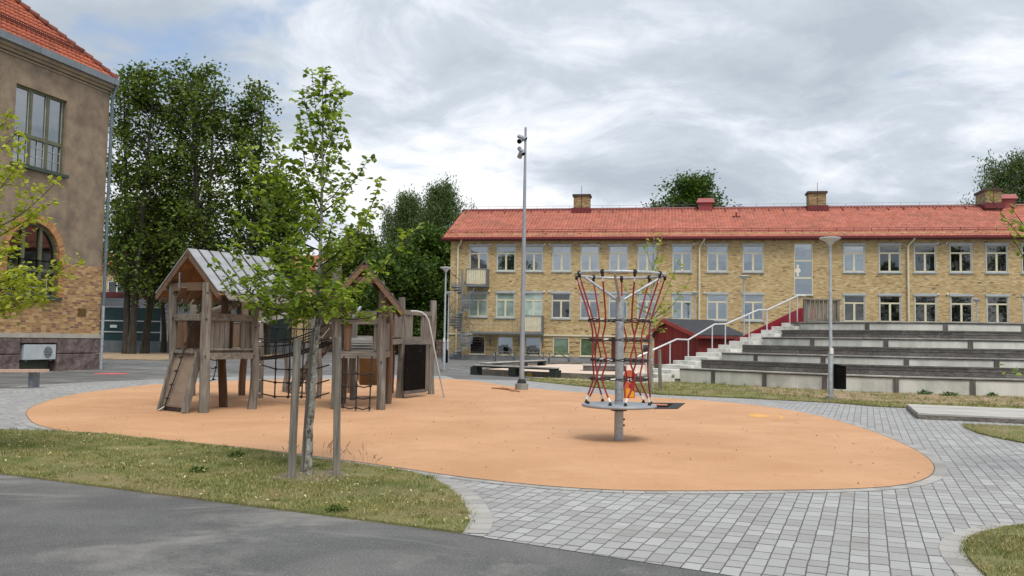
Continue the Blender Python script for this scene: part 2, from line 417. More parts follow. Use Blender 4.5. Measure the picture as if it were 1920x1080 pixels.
def strip(name, pts, w_, z, mat, closed=False):
    """band w_ wide along the left side of a polyline, with arc-length uv"""
    P = [Vector((p[0], p[1])) for p in pts]; n = len(P); vs = []; us = [0.0]
    for i in range(n):
        a = P[(i-1) % n] if closed or i > 0 else P[i]; c_ = P[(i+1) % n] if closed or i < n-1 else P[i]
        t = (c_-a).normalized(); nn = Vector((-t.y, t.x)); vs.append((P[i], P[i]+nn*w_))
    for i in range(1, n+1): us.append(us[-1]+(P[i % n]-P[i-1]).length)
    bm = bmesh.new(); uvl = bm.loops.layers.uv.new('UVMap'); vv = [(bm.verts.new((a.x, a.y, z)), bm.verts.new((c_.x, c_.y, z))) for a, c_ in vs]
    for i in range(n if closed else n-1):
        j = (i+1) % n; f = bm.faces.new((vv[i][0], vv[j][0], vv[j][1], vv[i][1]))
        for l, uvv in zip(f.loops, ((us[i], .2-w_/2), (us[i+1], .2-w_/2), (us[i+1], .2+w_/2), (us[i], .2+w_/2))): l[uvl].uv = uvv
        f.normal_update()
        if f.normal.z < 0: f.normal_flip()
    me = bpy.data.meshes.new(name); bm.to_mesh(me); bm.free(); me.materials.append(mat)
    o = bpy.data.objects.new(name, me); COL.objects.link(o); o['kind'] = 'structure'; return o
def area(P): return sum(P[i][0]*P[(i+1) % len(P)][1]-P[(i+1) % len(P)][0]*P[i][1] for i in range(len(P)))/2
strip('paving_border', ORG, -.15 if area(ORG) > 0 else .15, .008, curbm, True)
# dark joint where the rubber meets the stone
mb = MB(); n = len(ORG)
sgn = -1 if area(ORG) > 0 else 1
jb = strip('rubber_joint', ORG, sgn*.012, .0125, pm('joint_dirt', hx('5a5048'), hx('6e6258'), 8, .9), True)
# lawns
m, g, b = bsdf('lawn'); oc = g.new('ShaderNodeTexCoord').outputs['Object']
n1 = g.noise(oc, 1.6, 6, .65, .4); n2 = g.noise(oc, 55, 4, .7); n3 = g.noise(oc, .45, 4, .6)
c = g.mix(g.ramp(n2, [(.3, 0.0), (.7, 1.0)]), hx('5a6230'), hx('868650'))
c = g.mix(g.ramp(n1, [(.44, 0.0), (.62, .8)]), c, hx('94875e'))
c = g.mix(g.ramp(n3, [(.48, 0.0), (.64, .7)]), c, hx('857459'))
g.t.links.new(c, b.inputs['Base Color']); b.inputs['Roughness'].default_value = .95
bp = g.new('ShaderNodeBump', {'Strength': 1.0, 'Distance': .02, 'Height': n2}); g.t.links.new(bp.outputs[0], b.inputs['Normal'])
M['lawn'] = m
m, g, b = bsdf('bare_soil'); oc = g.new('ShaderNodeTexCoord').outputs['Object']
n1 = g.noise(oc, 1.1, 6, .65); n2 = g.noise(oc, 30, 4, .7)
c = g.mix(g.ramp(n2, [(.3, 0.0), (.7, 1.0)]), hx('8d745c'), hx('ab927a'))
c = g.mix(g.ramp(n1, [(.5, 0.0), (.62, .85)]), c, hx('6d6c3e'))
g.t.links.new(c, b.inputs['Base Color']); b.inputs['Roughness'].default_value = .95
M['soil'] = m
lawn1_px = [(0, 808), (110, 810), (200, 817), (324, 830), (480, 847), (600, 863), (700, 876), (765, 886), (805, 898), (838, 914), (862, 935), (876, 958), (880, 980), (868, 1001)]
L1a = [G(*p) for p in lawn1_px]
L1 = [G(-420, 800)]+L1a+[G(600, 966), G(300, 928), G(0, 889), G(-420, 838)]
sheet('lawn', L1, M['lawn'], .02, -.04)
cur = smooth_poly([p for p in L1a[7:]], 1, False)
strip('paving_border', cur, .2, .009, curbm)
cur2 = [p for p in L1a[:8]]
strip('paving_border', cur2, .085, .0145, curbm)
lawn2_px = [(1925, 990), (1890, 993), (1855, 1000), (1826, 1008), (1810, 1020), (1808, 1034), (1816, 1050), (1832, 1068), (1850, 1085), (1875, 1110)]
L2a = [G(*p) for p in lawn2_px]
L2 = L2a+[G(2300, 1110), G(2300, 960)]
sheet('lawn', L2, M['lawn'], .03, -.04)
strip('paving_border', smooth_poly([G(2200, 975)]+L2a, 1, False), -.17, .009, curbm)
L3 = [G(*p) for p in [(1807, 802), (1812, 798.5), (1920, 801.5), (2300, 813), (2300, 900), (1960, 839), (1920, 832), (1873, 823), (1832, 813)]]
sheet('lawn', L3, M['lawn'], .03, -.04)
# grass strip behind, with the bare soil under the terrace
L4 = [G(*p) for p in [(985, 713.8), (1050, 708.8), (1120, 715), (1180, 718), (1240, 716), (1276, 709), (1400, 715), (1520, 728), (1700, 730), (2300, 745), (2300, 790), (1720, 766), (1640, 762.5), (1560, 755.5), (1400, 747.5), (1240, 740.5), (1120, 727.5)]]
sheet('lawn', L4, M['lawn'], .02, -.04)
L5 = [G(*p, z=.02) for p in [(1395, 724), (1430, 737), (1520, 745), (1600, 751), (1700, 755), (1800, 757), (2300, 775), (2300, 745), (1700, 730), (1520, 728)]]
sheet('bare_soil', L5, M['soil'], .026)
sheet('verge', [G(*p) for p in [(100, 662), (420, 662), (560, 664), (560, 671), (300, 676), (100, 672)]], M['soil'], .05, -.04)
# sand in the pit and the spill in front of it
m, g, b = bsdf('sand'); oc = g.new('ShaderNodeTexCoord').outputs['Object']
n1 = g.noise(oc, 1.5, 6, .65); c = g.mix(g.ramp(n1, [(.35, 0.0), (.65, 1.0)]), hx('c2ab97'), hx('dccabb'))
g.t.links.new(c, b.inputs['Base Color']); b.inputs['Roughness'].default_value = .95
bp = g.new('ShaderNodeBump', {'Strength': 1.0, 'Distance': .08, 'Height': n1}); g.t.links.new(bp.outputs[0], b.inputs['Normal'])
M['sand'] = m
SP = [G(*p) for p in [(903, 701), (1045, 708.5), (1205, 716), (1240, 702), (1225, 689), (1050, 687), (930, 692)]]
sheet('sand', SP, M['sand'], .14, -.04)
sheet('sand_spill', smooth_poly([G(*p) for p in [(900, 701), (960, 706), (1045, 712), (1120, 716), (1215, 720), (1215, 716), (1045, 708), (905, 699)]], 1), pm('trodden_sand', hx('b3a290'), hx('c9bcab'), 2, .95), .021)
# markings
mk = pm('white_marking', hx('a9abac'), hx('c9cbcb'), 3, .8)
def line(p, q, w_, z=.004):
    a, b_ = G(*p), G(*q); t = (b_-a).normalized(); nn = Vector((-t.y, t.x, 0))*w_/2
    sheet('painted_line', [a+nn, b_+nn, b_-nn, a-nn], mk, z)
line((180, 686.5), (345, 695), .12); line((215, 686), (345, 692), .12); line((183, 679.5), (330, 681), .10); line((480, 689), (640, 692), .1)
line((480, 679), (760, 683), .1); line((620, 695), (760, 691), .1); line((840, 690), (884, 695), .1)
c0 = G(209, 700.7); pk = pm('pink_marking', hx('c0505a'), hx('cf6a70'), 5, .8)
sheet('painted_spot', [(c0.x+.62*math.cos(a*math.pi/12), c0.y+.62*math.sin(a*math.pi/12)) for a in range(24)], pk, .004)
yk = pm('yellow_marking', hx('cf9850'), hx('dca85f'), 5, .85)
yl = [G(1375, 774), G(1392, 772.5), G(1420, 774.5), G(1452, 779), G(1468, 785.5), G(1440, 786.5), G(1405, 783)]
yo = strip('painted_ring', smooth_poly(yl, 1, False), .07, .0145, yk)
c1 = G(1425, 780); sheet('painted_ring', smooth_poly([G(1400, 778), G(1425, 777), G(1445, 781), G(1440, 784), G(1410, 783)], 1), yk, .015)
# ================================================================== BUILDINGS
def wall_mesh(mb, x0, x1, z0, z1, ops, y=0.0, dep=.12):
    """front wall at y with real rectangular openings (xa, xb, za, zb) and reveals going back by dep"""
    xs = sorted({x0, x1}|{v for o in ops for v in o[:2] if x0 < v < x1}); zs = sorted({z0, z1}|{v for o in ops for v in o[2:4] if z0 < v < z1})
    for i in range(len(xs)-1):
        for j in range(len(zs)-1):
            cx, cz = (xs[i]+xs[i+1])/2, (zs[j]+zs[j+1])/2
            if any(o[0] < cx < o[1] and o[2] < cz < o[3] for o in ops): continue
            mb.add([(xs[i], y, zs[j]), (xs[i+1], y, zs[j]), (xs[i+1], y, zs[j+1]), (xs[i], y, zs[j+1])], [(0, 1, 2, 3)])
    for a, b_, c_, d in [o[:4] for o in ops]:
        if b_ < x0 or a > x1 or d <= z0 or c_ >= z1: continue
        a, b_, c_, d = max(a, x0), min(b_, x1), max(c_, z0), min(d, z1)
        mb.add([(a, y, c_), (a, y+dep, c_), (a, y+dep, d), (a, y, d)], [(0, 1, 2, 3)])
        mb.add([(b_, y, c_), (b_, y, d), (b_, y+dep, d), (b_, y+dep, c_)], [(0, 1, 2, 3)])
        mb.add([(a, y, d), (a, y+dep, d), (b_, y+dep, d), (b_, y, d)], [(0, 1, 2, 3)])
        mb.add([(a, y, c_), (b_, y, c_), (b_, y+dep, c_), (a, y+dep, c_)], [(0, 1, 2, 3)])
def tile_roof(name, m, parent, org, eu, ev, wd, ht, pw=.25, ph_=.38, inside=None, amp=.045, lift=.035):
    """interlocking S tiles, each tile its own small curved piece; org = eave corner, eu along the eave, ev up the slope"""
    org, eu, ev = Vector(org), Vector(eu).normalized(), Vector(ev).normalized(); nn = eu.cross(ev)
    if nn.z < 0: nn = -nn
    nu = int(wd/pw); nv = int(ht/ph_)+1; prof = [(0, 0.0), (.22, -.35), (.5, .55), (.75, 1.0), (1.0, .15)]
    vs = []; fs = []; q = 0
    for j in range(nv):
        for i in range(nu):
            u0 = i*pw; v0 = j*ph_
            if inside and not inside(u0+pw/2, v0+ph_/2): continue
            v1 = min(v0+ph_+.03, ht)
            if v1 <= v0: continue
            jit = random.uniform(-.006, .006)
            for (t, h) in prof:
                p = org+eu*(u0+t*pw); vs.append(p+ev*(v0+jit)+nn*(h*amp+lift)); vs.append(p+ev*v1+nn*(h*amp+.004))
                
            for k in range(4): a = q+k*2; fs.append((a, a+2, a+3, a+1))
            # front lip
            base = q+10
            for (t, h) in prof: vs.append(org+eu*(u0+t*pw)+ev*(v0+jit)+nn*(h*amp+.004))
            for k in range(4): fs.append((q+2*k, base+k, base+k+1, q+2*k+2))
            q += 15
    return np_mesh(name, np.array([tuple(v) for v in vs]), np.array(fs), m, parent)
yb = [(0, hx('9f8455')), (.06, hx('af9463')), (.3, hx('bea474')), (.55, hx('c6ad7f')), (.78, hx('b59a6a')), (.92, hx('cebb90')), (.975, hx('66543e')), (.988, hx('93714a'))]
M['ybrick'] = cells('yellow_brick', .26, .078, .012, yb, hx('aa9f88'), bump=.006, rough=.85, half=False)
M['obrick'] = cells('ochre_brick', .25, .09, .012, [(0, hx('8c6748')), (.15, hx('a17c4c')), (.4, hx('b08b5a')), (.6, hx('bd9b69')), (.78, hx('9d714c')), (.9, hx('7c5a46'))], hx('a69880'), bump=.006, half=False)
M['render'] = pm('brown_render', hx('7b6d5e'), hx('9a8973'), 1.6, .95, .015, 16, c3=hx('675b51'), s3=.7, detail=9)
M['rtile'] = pm('red_roof_tile', hx('a7604c'), hx('ba7360'), 1.5, .7, island=.14, c3=hx('9b6251'), s3=.6)
M['rtile2'] = pm('orange_roof_tile', hx('9c4a30'), hx('b5603f'), 2.0, .6, island=.16, c3=hx('8a4632'), s3=.8)
M['redmetal'] = pm('dark_red_metal', hx('5e1c1e'), hx('702426'), 3, .45)
M['redmetal2'] = pm('ventilator_red', hx('8c3838'), hx('9d4746'), 3, .5)
M['cream'] = pm('cream_paint', hx('cdc5a8'), hx('d8d1b6'), 3, .55)
M['alu'] = pm('grey_window_metal', hx('a3abaf'), hx('b3babd'), 3, .5, metal=.1)
M['greenframe'] = pm('green_window_paint', hx('515542'), hx('64694f'), 3, .6)
M['glass_sky'] = glassmat('sky_bright_glass', hx('3a4347'), .36, (.93, .97, 1))  # same window glass, mirror share raised where panes show bright sky
M['glass_mid'] = glassmat('window_glass', hx('20272a'), .30, (.93, .97, 1))
M['glass_dark'] = glassmat('darkened_glass', hx('070808'), .12)  # same glass darkened: dark reflections and unlit rooms put into colour and mirror share
M['glass_blind'] = glassmat('glass_over_blind', hx('a9c0b4'), .16)
M['glass_green'] = glassmat('glass_over_green_blind', hx('5f7455'), .12)
M['blindslat'] = pm('shade_box', hx('b9bec0'), hx('c6cacb'), 2, .5)
# ---------------------------------------------------------------- long school building
SO = G(841, 672.5); SO = (V(841, 672, 68.4).x, 68.4); TH = R(-9.74); SE = (math.cos(TH), math.sin(TH))
def sl(px, py): return plane_hit(px, py, SO, SE)
B = empty('school_building', (SO[0], SO[1], 0), TH, 'long three storey yellow brick school with a red tiled roof across the background', 'building')
SL = 47.0; EZ = sl(950, 446.5)[1]; SW_ = 13.0
rowz = [(sl(950, 508.8)[1], sl(950, 458.0)[1]), (sl(950, 596.2)[1], sl(950, 545.6)[1]), (.42, sl(950, 631.5)[1])]
w1 = [(931, 967), (983.5, 1019), (1035, 1071.5), (1088, 1124), (1141.5, 1178), (1195, 1232), (1260, 1298), (1325, 1365), (1392, 1432), (1580.5, 1622), (1647, 1689), (1713, 1755.5), (1780, 1823), (1847.5, 1890), (1915, 1957), (1982, 2025)]
dark1 = {0: 'glass_mid', 1: 'glass_mid', 10: 'glass_dark', 11: 'glass_dark', 12: 'glass_dark', 13: 'glass_dark', 14: 'glass_mid', 15: 'glass_dark'}
dark2 = {0: 'glass_blind', 1: 'glass_blind', 2: 'glass_dark', 3: 'glass_mid', 4: 'glass_mid', 8: 'glass_mid', 9: 'glass_dark', 10: 'glass_dark', 11: 'glass_dark', 12: 'glass_dark', 13: 'glass_dark', 14: 'glass_dark', 15: 'glass_dark'}
jobs = []   # (xa, xb, za, zb, kind, glass)
z1, z2 = rowz[0], rowz[1]
for i, (a, b_) in enumerate(w1):
    xa, xb = sl(a, 480)[0], sl(b_, 480)[0]
    jobs.append((xa, xb, z1[0], z1[1], 'T', dark1.get(i, 'glass_sky')))
    if i == 1: jobs.append((xa, xb, z2[0]-.55, z2[1], 'D', 'glass_blind'))
    else: jobs.append((xa, xb, z2[0], z2[1], 'T', dark2.get(i, 'glass_sky')))
xa, xb = sl(880, 480)[0], sl(916, 480)[0]
jobs.append((xa, xb, z1[0]-.62, z1[1], 'D', 'glass_sky')); jobs.append((xa, xb, z2[0]+.05, z2[1]-.05, 'T', 'glass_blind'))
xa, xb = sl(1489, 500)[0], sl(1523.5, 500)[0]; jobs.append((xa, xb, sl(1506, 553)[1], z1[1], 'S', 'glass_sky'))
for (a, b_), gl in zip([(880.7, 909.5), (932.6, 961.6), (985, 1013.8), (1037, 1066.8), (1088, 1118), (1204, 1221)], ['glass_dark', 'glass_mid', 'glass_mid', 'glass_green', 'glass_green', 'glass_dark']):
    xa, xb = sl(a, 650)[0], sl(b_, 650)[0]; jobs.append((xa, xb, .42 if a < 1200 else .75, rowz[2][1] if a < 1200 else 1.4, 'B', gl))
for k in range(8): jobs.append((26.5+k*2.7, 27.7+k*2.7, .42, rowz[2][1], 'B', 'glass_dark'))
dx0, dx1 = sl(1146, 660)[0], sl(1166, 660)[0]
ops = [j[:4] for j in jobs]+[(dx0, dx1, .02, 2.1)]
mb = MB(); wall_mesh(mb, 0, SL, 0.35, EZ+.35, ops, 0, .16)
mb.add([(0, 0, .35), (0, SW_, .35), (0, SW_, EZ+.3), (0, SW_/2, EZ+3.35), (0, 0, EZ+.3)], [(0, 1, 2, 3, 4)])
mb.add([(SL, 0, .35), (SL, SW_, .35), (SL, SW_, EZ+.3), (SL, SW_/2, EZ+3.35), (SL, 0, EZ+.3)], [(0, 1, 2, 3, 4)])
mb.add([(0, SW_, .35), (SL, SW_, .35), (SL, SW_, EZ+.3), (0, SW_, EZ+.3)], [(0, 1, 2, 3)])
mb.build('wall', M['ybrick'], B)
mb = MB(); mb.box2((-.03, -.04, -.1), (dx0, .5, .36)); mb.box2((dx1, -.04, -.1), (SL+.03, .5, .36)); mb.build('plinth', pm('grey_plinth', hx('7f8082'), hx('929394'), 1.5, .9, c3=hx('6f6f70')), B)
# rooms behind the openings: one dark floor plate per storey so that panes have depth behind them
mb = MB(); mb.box2((.3, 3.0, .3), (SL-.3, 3.1, EZ)); mb.build('inner_wall', pm('interior_wall', hx('6a675f'), hx('7a776e'), 1, .9), B)
# roof
OH = .55; sl_a = math.atan2(3.12, 6.5+OH); ez = EZ-.02
slope = (6.5+OH)/math.cos(sl_a)
mb = MB()
for sgn, yy in ((1, -OH), (-1, SW_+OH)):
    a = Vector((-.55, yy, ez)); up = Vector((0, sgn*math.cos(sl_a), math.sin(sl_a))); r = a+up*slope
    th = Vector((0, 0, -.16)); L_ = Vector((SL+1.1, 0, 0))
    mb.add([a, a+L_, r+L_, r, a+th, a+L_+th, r+L_+th, r+th], [(0, 1, 2, 3), (7, 6, 5, 4), (0, 4, 5, 1), (0, 3, 7, 4), (1, 5, 6, 2)])
rf = mb.build('roof', M['redmetal'], B)
tile_roof('roof_tiles', M['rtile'], rf, (-.55, -OH, ez), (1, 0, 0), (0, math.cos(sl_a), math.sin(sl_a)), SL+1.1, slope, .265, .40)
rz_ = ez+slope*math.sin(sl_a)
mb = MB(); mb.tube([(-.6, SW_/2, rz_+.05), (SL+.6, SW_/2, rz_+.05)], .13, 8); mb.build('ridge', M['redmetal'], rf)
mb = MB(); mb.box2((-.6, -OH-.14, ez-.14), (SL+.6, -OH-.01, ez+.02)); mb.box2((-.6, -OH, ez-.2), (SL+.6, -.01, ez-.165)); mb.build('gutter', M['redmetal'], rf)
def onroof(x, t, h=0): return Vector((x, -OH+t*math.cos(sl_a)-h*math.sin(sl_a), ez+t*math.sin(sl_a)+h*math.cos(sl_a)))
mb = MB()
for h in (.16, .32): mb.tube([onroof(-.4, 1.0, h), onroof(SL+.4, 1.0, h)], .022, 5)
for k in range(0, 40): mb.beam(onroof(k*1.2, 1.0, 0), onroof(k*1.2, .95, .36), .03, .03)
mb.build('snow_guard', M['redmetal'], rf)
mb = MB()
for k in range(0, 42):
    x = -.2+k*1.13; mb.beam(onroof(x, slope-.15, .1), onroof(x, slope-1.0, .1), .05, .05)
mb.tube([onroof(-.4, slope-.75, .16), onroof(SL+.4, slope-.75, .16)], .014, 5)
mb.build('ridge_ladder', M['redmetal'], rf)
mb = MB()
for k in range(0, 34):
    x = .3+k*1.38; mb.tube([(x, SW_/2, rz_+.1), (x, SW_/2, rz_+.38)], .012, 4)
mb.tube([(-.4, SW_/2, rz_+.37), (SL+.4, SW_/2, rz_+.37)], .01, 4)
mb.build('lightning_wire', M['galv_d'], rf)
# chimneys and ventilators (perpendicular plane through the ridge)
RO = (SO[0]+.1692*6.5, SO[1]+.9856*6.5)
def rl(px, py): return plane_hit(px, py, RO, SE)
CHB = cells('chimney_brick', .26, .078, .012, [(0, hx('6e5c40')), (.4, hx('8d7850')), (.8, hx('a08a60')), (1, hx('b39d72'))], hx('7e745f'), bump=.006, half=False)
for a, b_, t, dd in ((1077, 1106.5, 366.5, 1.2), (1514, 1546.5, 361, 1.2), (1838, 1868, 358.5, 2.2)):
    x0, zt = rl(a, t); x1 = rl(b_, t)[0]; mb = MB(); mb.box2((x0, SW_/2-dd/2, rz_-1.2), (x1, SW_/2+dd/2, zt-.16))
    ch = mb.build('chimney', CHB, rf)
    mb = MB(); mb.box2((x0-.1, SW_/2-dd/2-.1, zt-.16), (x1+.1, SW_/2+dd/2+.1, zt)); mb.build('chimney_cap', pm('chimney_cap', hx('3b2f2a'), hx('4a3a33'), 3, .7), ch)
    mb = MB(); mb.box2((x0-.12, SW_/2-dd/2-.35, rz_-.35), (x1+.12, SW_/2+dd/2+.12, rz_+.08)); mb.build('chimney_flashing', M['redmetal'], ch)
    mb = MB(); mb.tube([((x0+x1)/2, SW_/2-dd/2-.02, rz_), ((x0+x1)/2, SW_/2-dd/2-.02, zt+.7)], .02, 5); mb.build('lightning_rod', M['redmetal'], ch)
    if dd > 2:
        mb = MB(); mb.box2((x0-.012, SW_/2-.8, zt-1.15), (x0+.02, SW_/2+.1, zt-.25)); mb.build('louvre', M['redmetal'], ch)
for a, b_, t in ((1305, 1340, 373.5), (1870, 1903, 366)):
    x0, zt = rl(a, t); x1 = rl(b_, t)[0]; w_ = (x1-x0); c_ = (x0+x1)/2
    mb = MB(); mb.box2((c_-w_*.36, SW_/2-.5, rz_-.3), (c_+w_*.36, SW_/2+.5, zt-.36))
    vt = mb.build('roof_ventilator', M['redmetal2'], rf)
    mb = MB(); mb.box((c_, SW_/2, zt-.19), (w_, 1.4, .36), None, .78); mb.build('hood', M['redmetal2'], vt)
mb = MB(); p = onroof(sl(1389, 411)[0], 5.1, 0); mb.box(p+Vector((0, 0, .15)), (.12, .2, .5)); mb.box(p+Vector((-.2, 0, .05)), (.18, .2, .15)); mb.box(p+Vector((.2, 0, .05)), (.18, .2, .15)); mb.build('roof_hatch', M['redmetal'], rf)
# windows
def window(parent, xa, xb, za, zb, kind, gl, name='window', yin=.0):
    W_, H_ = xb-xa, zb-za; fr = .055
    o = MB()
    y0, y1 = yin+.01, yin+.10
    if kind in 'TD':
        o.box2((0, y0-.03, 0), (fr, y1, H_-.16)); o.box2((W_-fr, y0-.03, 0), (W_, y1, H_-.16)); o.box2((fr, y0-.02, 0), (W_-fr, y1, fr))
        o.box2((-.03, y0-.09, H_-.16), (W_+.03, y1, H_))
        top = H_-.16
    else:
        o.box2((0, y0-.02, 0), (fr, y1, H_)); o.box2((W_-fr, y0-.02, 0), (W_, y1, H_)); o.box2((fr, y0-.02, H_-fr), (W_-fr, y1, H_)); o.box2((fr, y0-.02, 0), (W_-fr, y1, fr)); top = H_-fr
    wd = o.build(name, M['alu'] if kind in 'TD' else M['cream'], parent, loc=(xa, 0, za))
    c = MB(); ya, yb_ = yin+.035, yin+.085; k = .06
    if kind in 'TD':
        tz = top-.26*min(H_, 2.1)
        c.box2((fr, ya, fr), (fr+k, yb_, top)); c.box2((W_-fr-k, ya, fr), (W_-fr, yb_, top))
        c.box2((fr+k, ya, top-k), (W_-fr-k, yb_, top)); c.box2((fr+k, ya, fr), (W_-fr-k, yb_, fr+k))
        c.box2((fr+k, ya-.005, tz-.06), (W_-fr-k, yb_, tz+.05)); c.box2((W_/2-.07, ya-.008, fr+k), (W_/2+.07, yb_, tz-.06))
    elif kind == 'S':
        for q in (.33, .665): c.box2((fr, ya, H_*q-.06), (W_-fr, yb_, H_*q+.06))
    if c.v: c.build('casement', M['cream'], wd)
    p = MB(); p.box2((fr, yin+.06, fr), (W_-fr, yin+.07, top)); p.build('pane', M[gl], wd)
    sb = MB(); sb.box2((-.05, -.09, -.07), (W_+.05, yin+.12, -.005)); sb.build('sill', M['alu'] if kind != 'B' else M['cream'], wd)
    return wd
for j in jobs: window(B, *j)
# marker stickers on the stair window
xa = sl(1490, 500)[0]; zc_ = sl(1495, 507)[1]
mb = MB(); c_ = (xa+.22, -.0, zc_)
vs = [(c_[0]+.2*math.cos(t*math.pi/10), .03, c_[2]+.2*math.sin(t*math.pi/10)) for t in range(20)]; mb.add(vs, [tuple(range(20))])
mb.add([(c_[0]-.08, .034, c_[2]-.42), (c_[0]+.08, .034, c_[2]-.42), (c_[0]+.08, .034, c_[2]+.42), (c_[0]-.08, .034, c_[2]+.42)], [(0, 1, 2, 3)])
mb.build('window_sticker', pm('sticker', hx('d8cdbf'), hx('e6ddd0'), 3, .6), B)
mb = MB(); mb.box2((dx0, .1, .02), (dx1, .15, 2.1)); dr = mb.build('door', pm('maroon_door', hx('4a1c1e'), hx('5a2426'), 2, .5), B)
mb = MB(); mb.box2((dx1-.25, .07, 1.0), (dx1-.12, .1, 1.1)); mb.build('handle', M['galv'], dr)
def pipe(px, ztop, parent=B):
    x = sl(px, 600)[0]; mb = MB()
    mb.tube([(x+.35, -OH-.05, EZ-.16), (x+.3, -.35, EZ-.32), (x+.05, -.14, EZ-.62), (x, -.13, EZ-.8), (x, -.13, .25)], .075, 8)
    for z in (2, 4, 6, 8): mb.box((x, -.08, z), (.22, .17, .05))
    mb.build('downpipe', M['cream'], parent, smooth=True)
for px in (857, 1311, 1703): pipe(px, EZ)
bz = sl(900, 626.5)[1]
mb = MB(); mb.box2((-.1, -.10, bz-.06), (sl(1235, 626)[0], -.005, bz+.06)); mb.box2((0, -.07, bz-.5), (.01, -.06, bz-.4)); mb.build('string_course', M['cream'], B)
mb = MB()
for z in (.75, 1.1, 1.45): 
    for a, b_ in ((909.5, 932.6), (961.6, 985), (1013.8, 1037), (1066.8, 1088), (1118, 1146), (1166, 1204)):
        x0, x1 = sl(a, 650)[0]+.08, sl(b_, 650)[0]-.08; mb.box2((x0, -.025, z), (x1, -.002, z+.05))
mb.build('brick_bands', pm('band_brick', hx('a38a5a'), hx('8d7448'), 4, .9), B)
# sensors beside the shade boxes
mb = MB()
for px in (918.5, 1021.5, 1031, 1301, 1321, 1758, 1775):
    for row in (z1, z2):
        x, z = sl(px, 480)[0], row[1]-.02; mb.box2((x-.06, -.12, z-.06), (x+.06, -.005, z+.05))
mb.build('sensor', M['white'], B)
# balconies
def balcony(x0, x1, zf, ht, name='balcony'):
    mb = MB(); mb.box2((x0, -1.25, zf-.16), (x1, -.01, zf)); bl = mb.build(name, M['galv_d'], B)
    mb = MB(); n = 11; w_ = (x1-x0-.1)/n
    for k in range(n): mb.box2((x0+.05+k*w_+.012, -1.2, zf+.05), (x0+.05+(k+1)*w_-.012, -1.165, zf+ht-.06))
    mb.build('slat_panel', M['cream'], bl)
    mb = MB(); mb.box2((x0, -1.25, zf+ht-.05), (x1, -1.19, zf+ht)); mb.box2((x0, -1.26, zf), (x0+.05, -1.2, zf+ht-.05)); mb.box2((x1-.05, -1.26, zf), (x1, -1.2, zf+ht-.05))
    for xx in (x0, x1-.04):
        mb.box2((xx, -1.19, zf+ht-.05), (xx+.04, -.02, zf+ht))
        mb.box2((xx+.01, -1.18, zf+.03), (xx+.03, -.02, zf+ht-.05))
    mb.build('railing', M['galv_d'], bl)
balcony(sl(880, 520)[0], sl(918, 520)[0], sl(897, 538)[1]+.12, 1.22)
balcony(sl(984, 600)[0], sl(1020.5, 600)[0], sl(1000, 626)[1]+.12, 1.25)
mb = MB(); x0, x1 = sl(887, 620)[0], sl(983.5, 620)[0]; zf = sl(1000, 626)[1]+.1
mb.box2((x0, -1.2, zf-.14), (x1, -.02, zf))
for px in (920, 975, 1019):
    x = sl(px, 620)[0]; mb.beam((x, -1.1, zf-.15), (x, -.03, zf-1.0), .05, .05); mb.box2((x-.03, -.06, zf-1.1), (x+.03, -.01, zf-.16))
wk = mb.build('walkway', M['galv_d'], B)
mb = MB(); mb.tube([(x0, -1.18, zf+1.05), (x1, -1.18, zf+1.05)], .02, 5)
for k in range(12): x = x0+k*(x1-x0)/11; mb.tube([(x, -1.18, zf), (x, -1.18, zf+1.05)], .012, 4)
mb.tube([(x0, -1.18, zf+.55), (x1, -1.18, zf+.55)], .01, 4)
mb.build('walkway_railing', M['galv_d'], wk)
# spiral staircase
xc = sl(874, 600)[0]; zt = sl(897, 538)[1]+.1
ST = empty('spiral_staircase', B.matrix_basis @ Vector((xc, -1.6, 0)), TH, 'galvanised spiral staircase winding up to the balcony at the left end of the school', 'staircase')
mb = MB(); mb.tube([(0, 0, 0), (0, 0, zt+1.1)], .07, 10); mb.build('centre_pole', M['galv_d'], ST, smooth=True)
n = 30; a0 = R(200); tr = MB(); rl_ = []; bal = MB()
for k in range(n):
    a = a0+k*R(24.5); z = zt*(k+1)/n; p = []
    for rr, aa in ((.08, -.10), (.88, -.21), (.88, .21), (.08, .10)): p.append((rr*math.cos(a+aa), rr*math.sin(a+aa)))
    tr.prism(p, z-.13, z)
    e = (.88*math.cos(a), .88*math.sin(a)); rl_.append((e[0], e[1], z+1.0)); bal.tube([(e[0], e[1], z-.05), (e[0], e[1], z+1.0)], .011, 4)
tr.build('treads', M['galv_d'], ST); bal.build('balusters', M['galv_d'], ST)
mb = MB(); mb.tube(rl_, .022, 6); mb.build('handrail', M['galv_d'], ST, smooth=True)
# ---------------------------------------------------------------- old hall at the left edge
HO = V(183, 690, 37.5); HO = (HO.x, 37.5); HA = math.atan2(.969, .2467); HE = (math.cos(HA), math.sin(HA))
def hl(px, py): return plane_hit(px, py, HO, HE)
H = empty('school_hall', (HO[0], HO[1], 0), HA, 'tall old hall of brown render over ochre brick with orange tiled roof, left edge', 'building')
HL = 32.0; HW = 16.0
hz_band = hl(0, 628)[1]; zb1 = hl(150, 497)[1]; HZ = hl(190, 152)[1]
u0, u1 = hl(27, 240)[0], hl(124, 240)[0]; uz0, uz1 = hl(122, 329)[1], hl(124, 189)[1]
ax1 = hl(111, 480)[0]; ax0 = hl(13, 480)[0]; az0 = hl(108, 558)[1]; aR = (ax1-ax0)/2; acx = (ax0+ax1)/2; azt = hl(60, 416)[1]; azs = azt-aR
nx0, nx1 = hl(35, 680)[0], hl(105, 680)[0]; nz0, nz1 = .12, hl(70, 644)[1]
ups = [(u0, u1, uz0, uz1), (u0-4.4, u1-4.4, uz0, uz1), (u0-8.8, u1-8.8, uz0, uz1)]
arcs = [acx, acx-4.4, acx-8.8]
mb = MB()
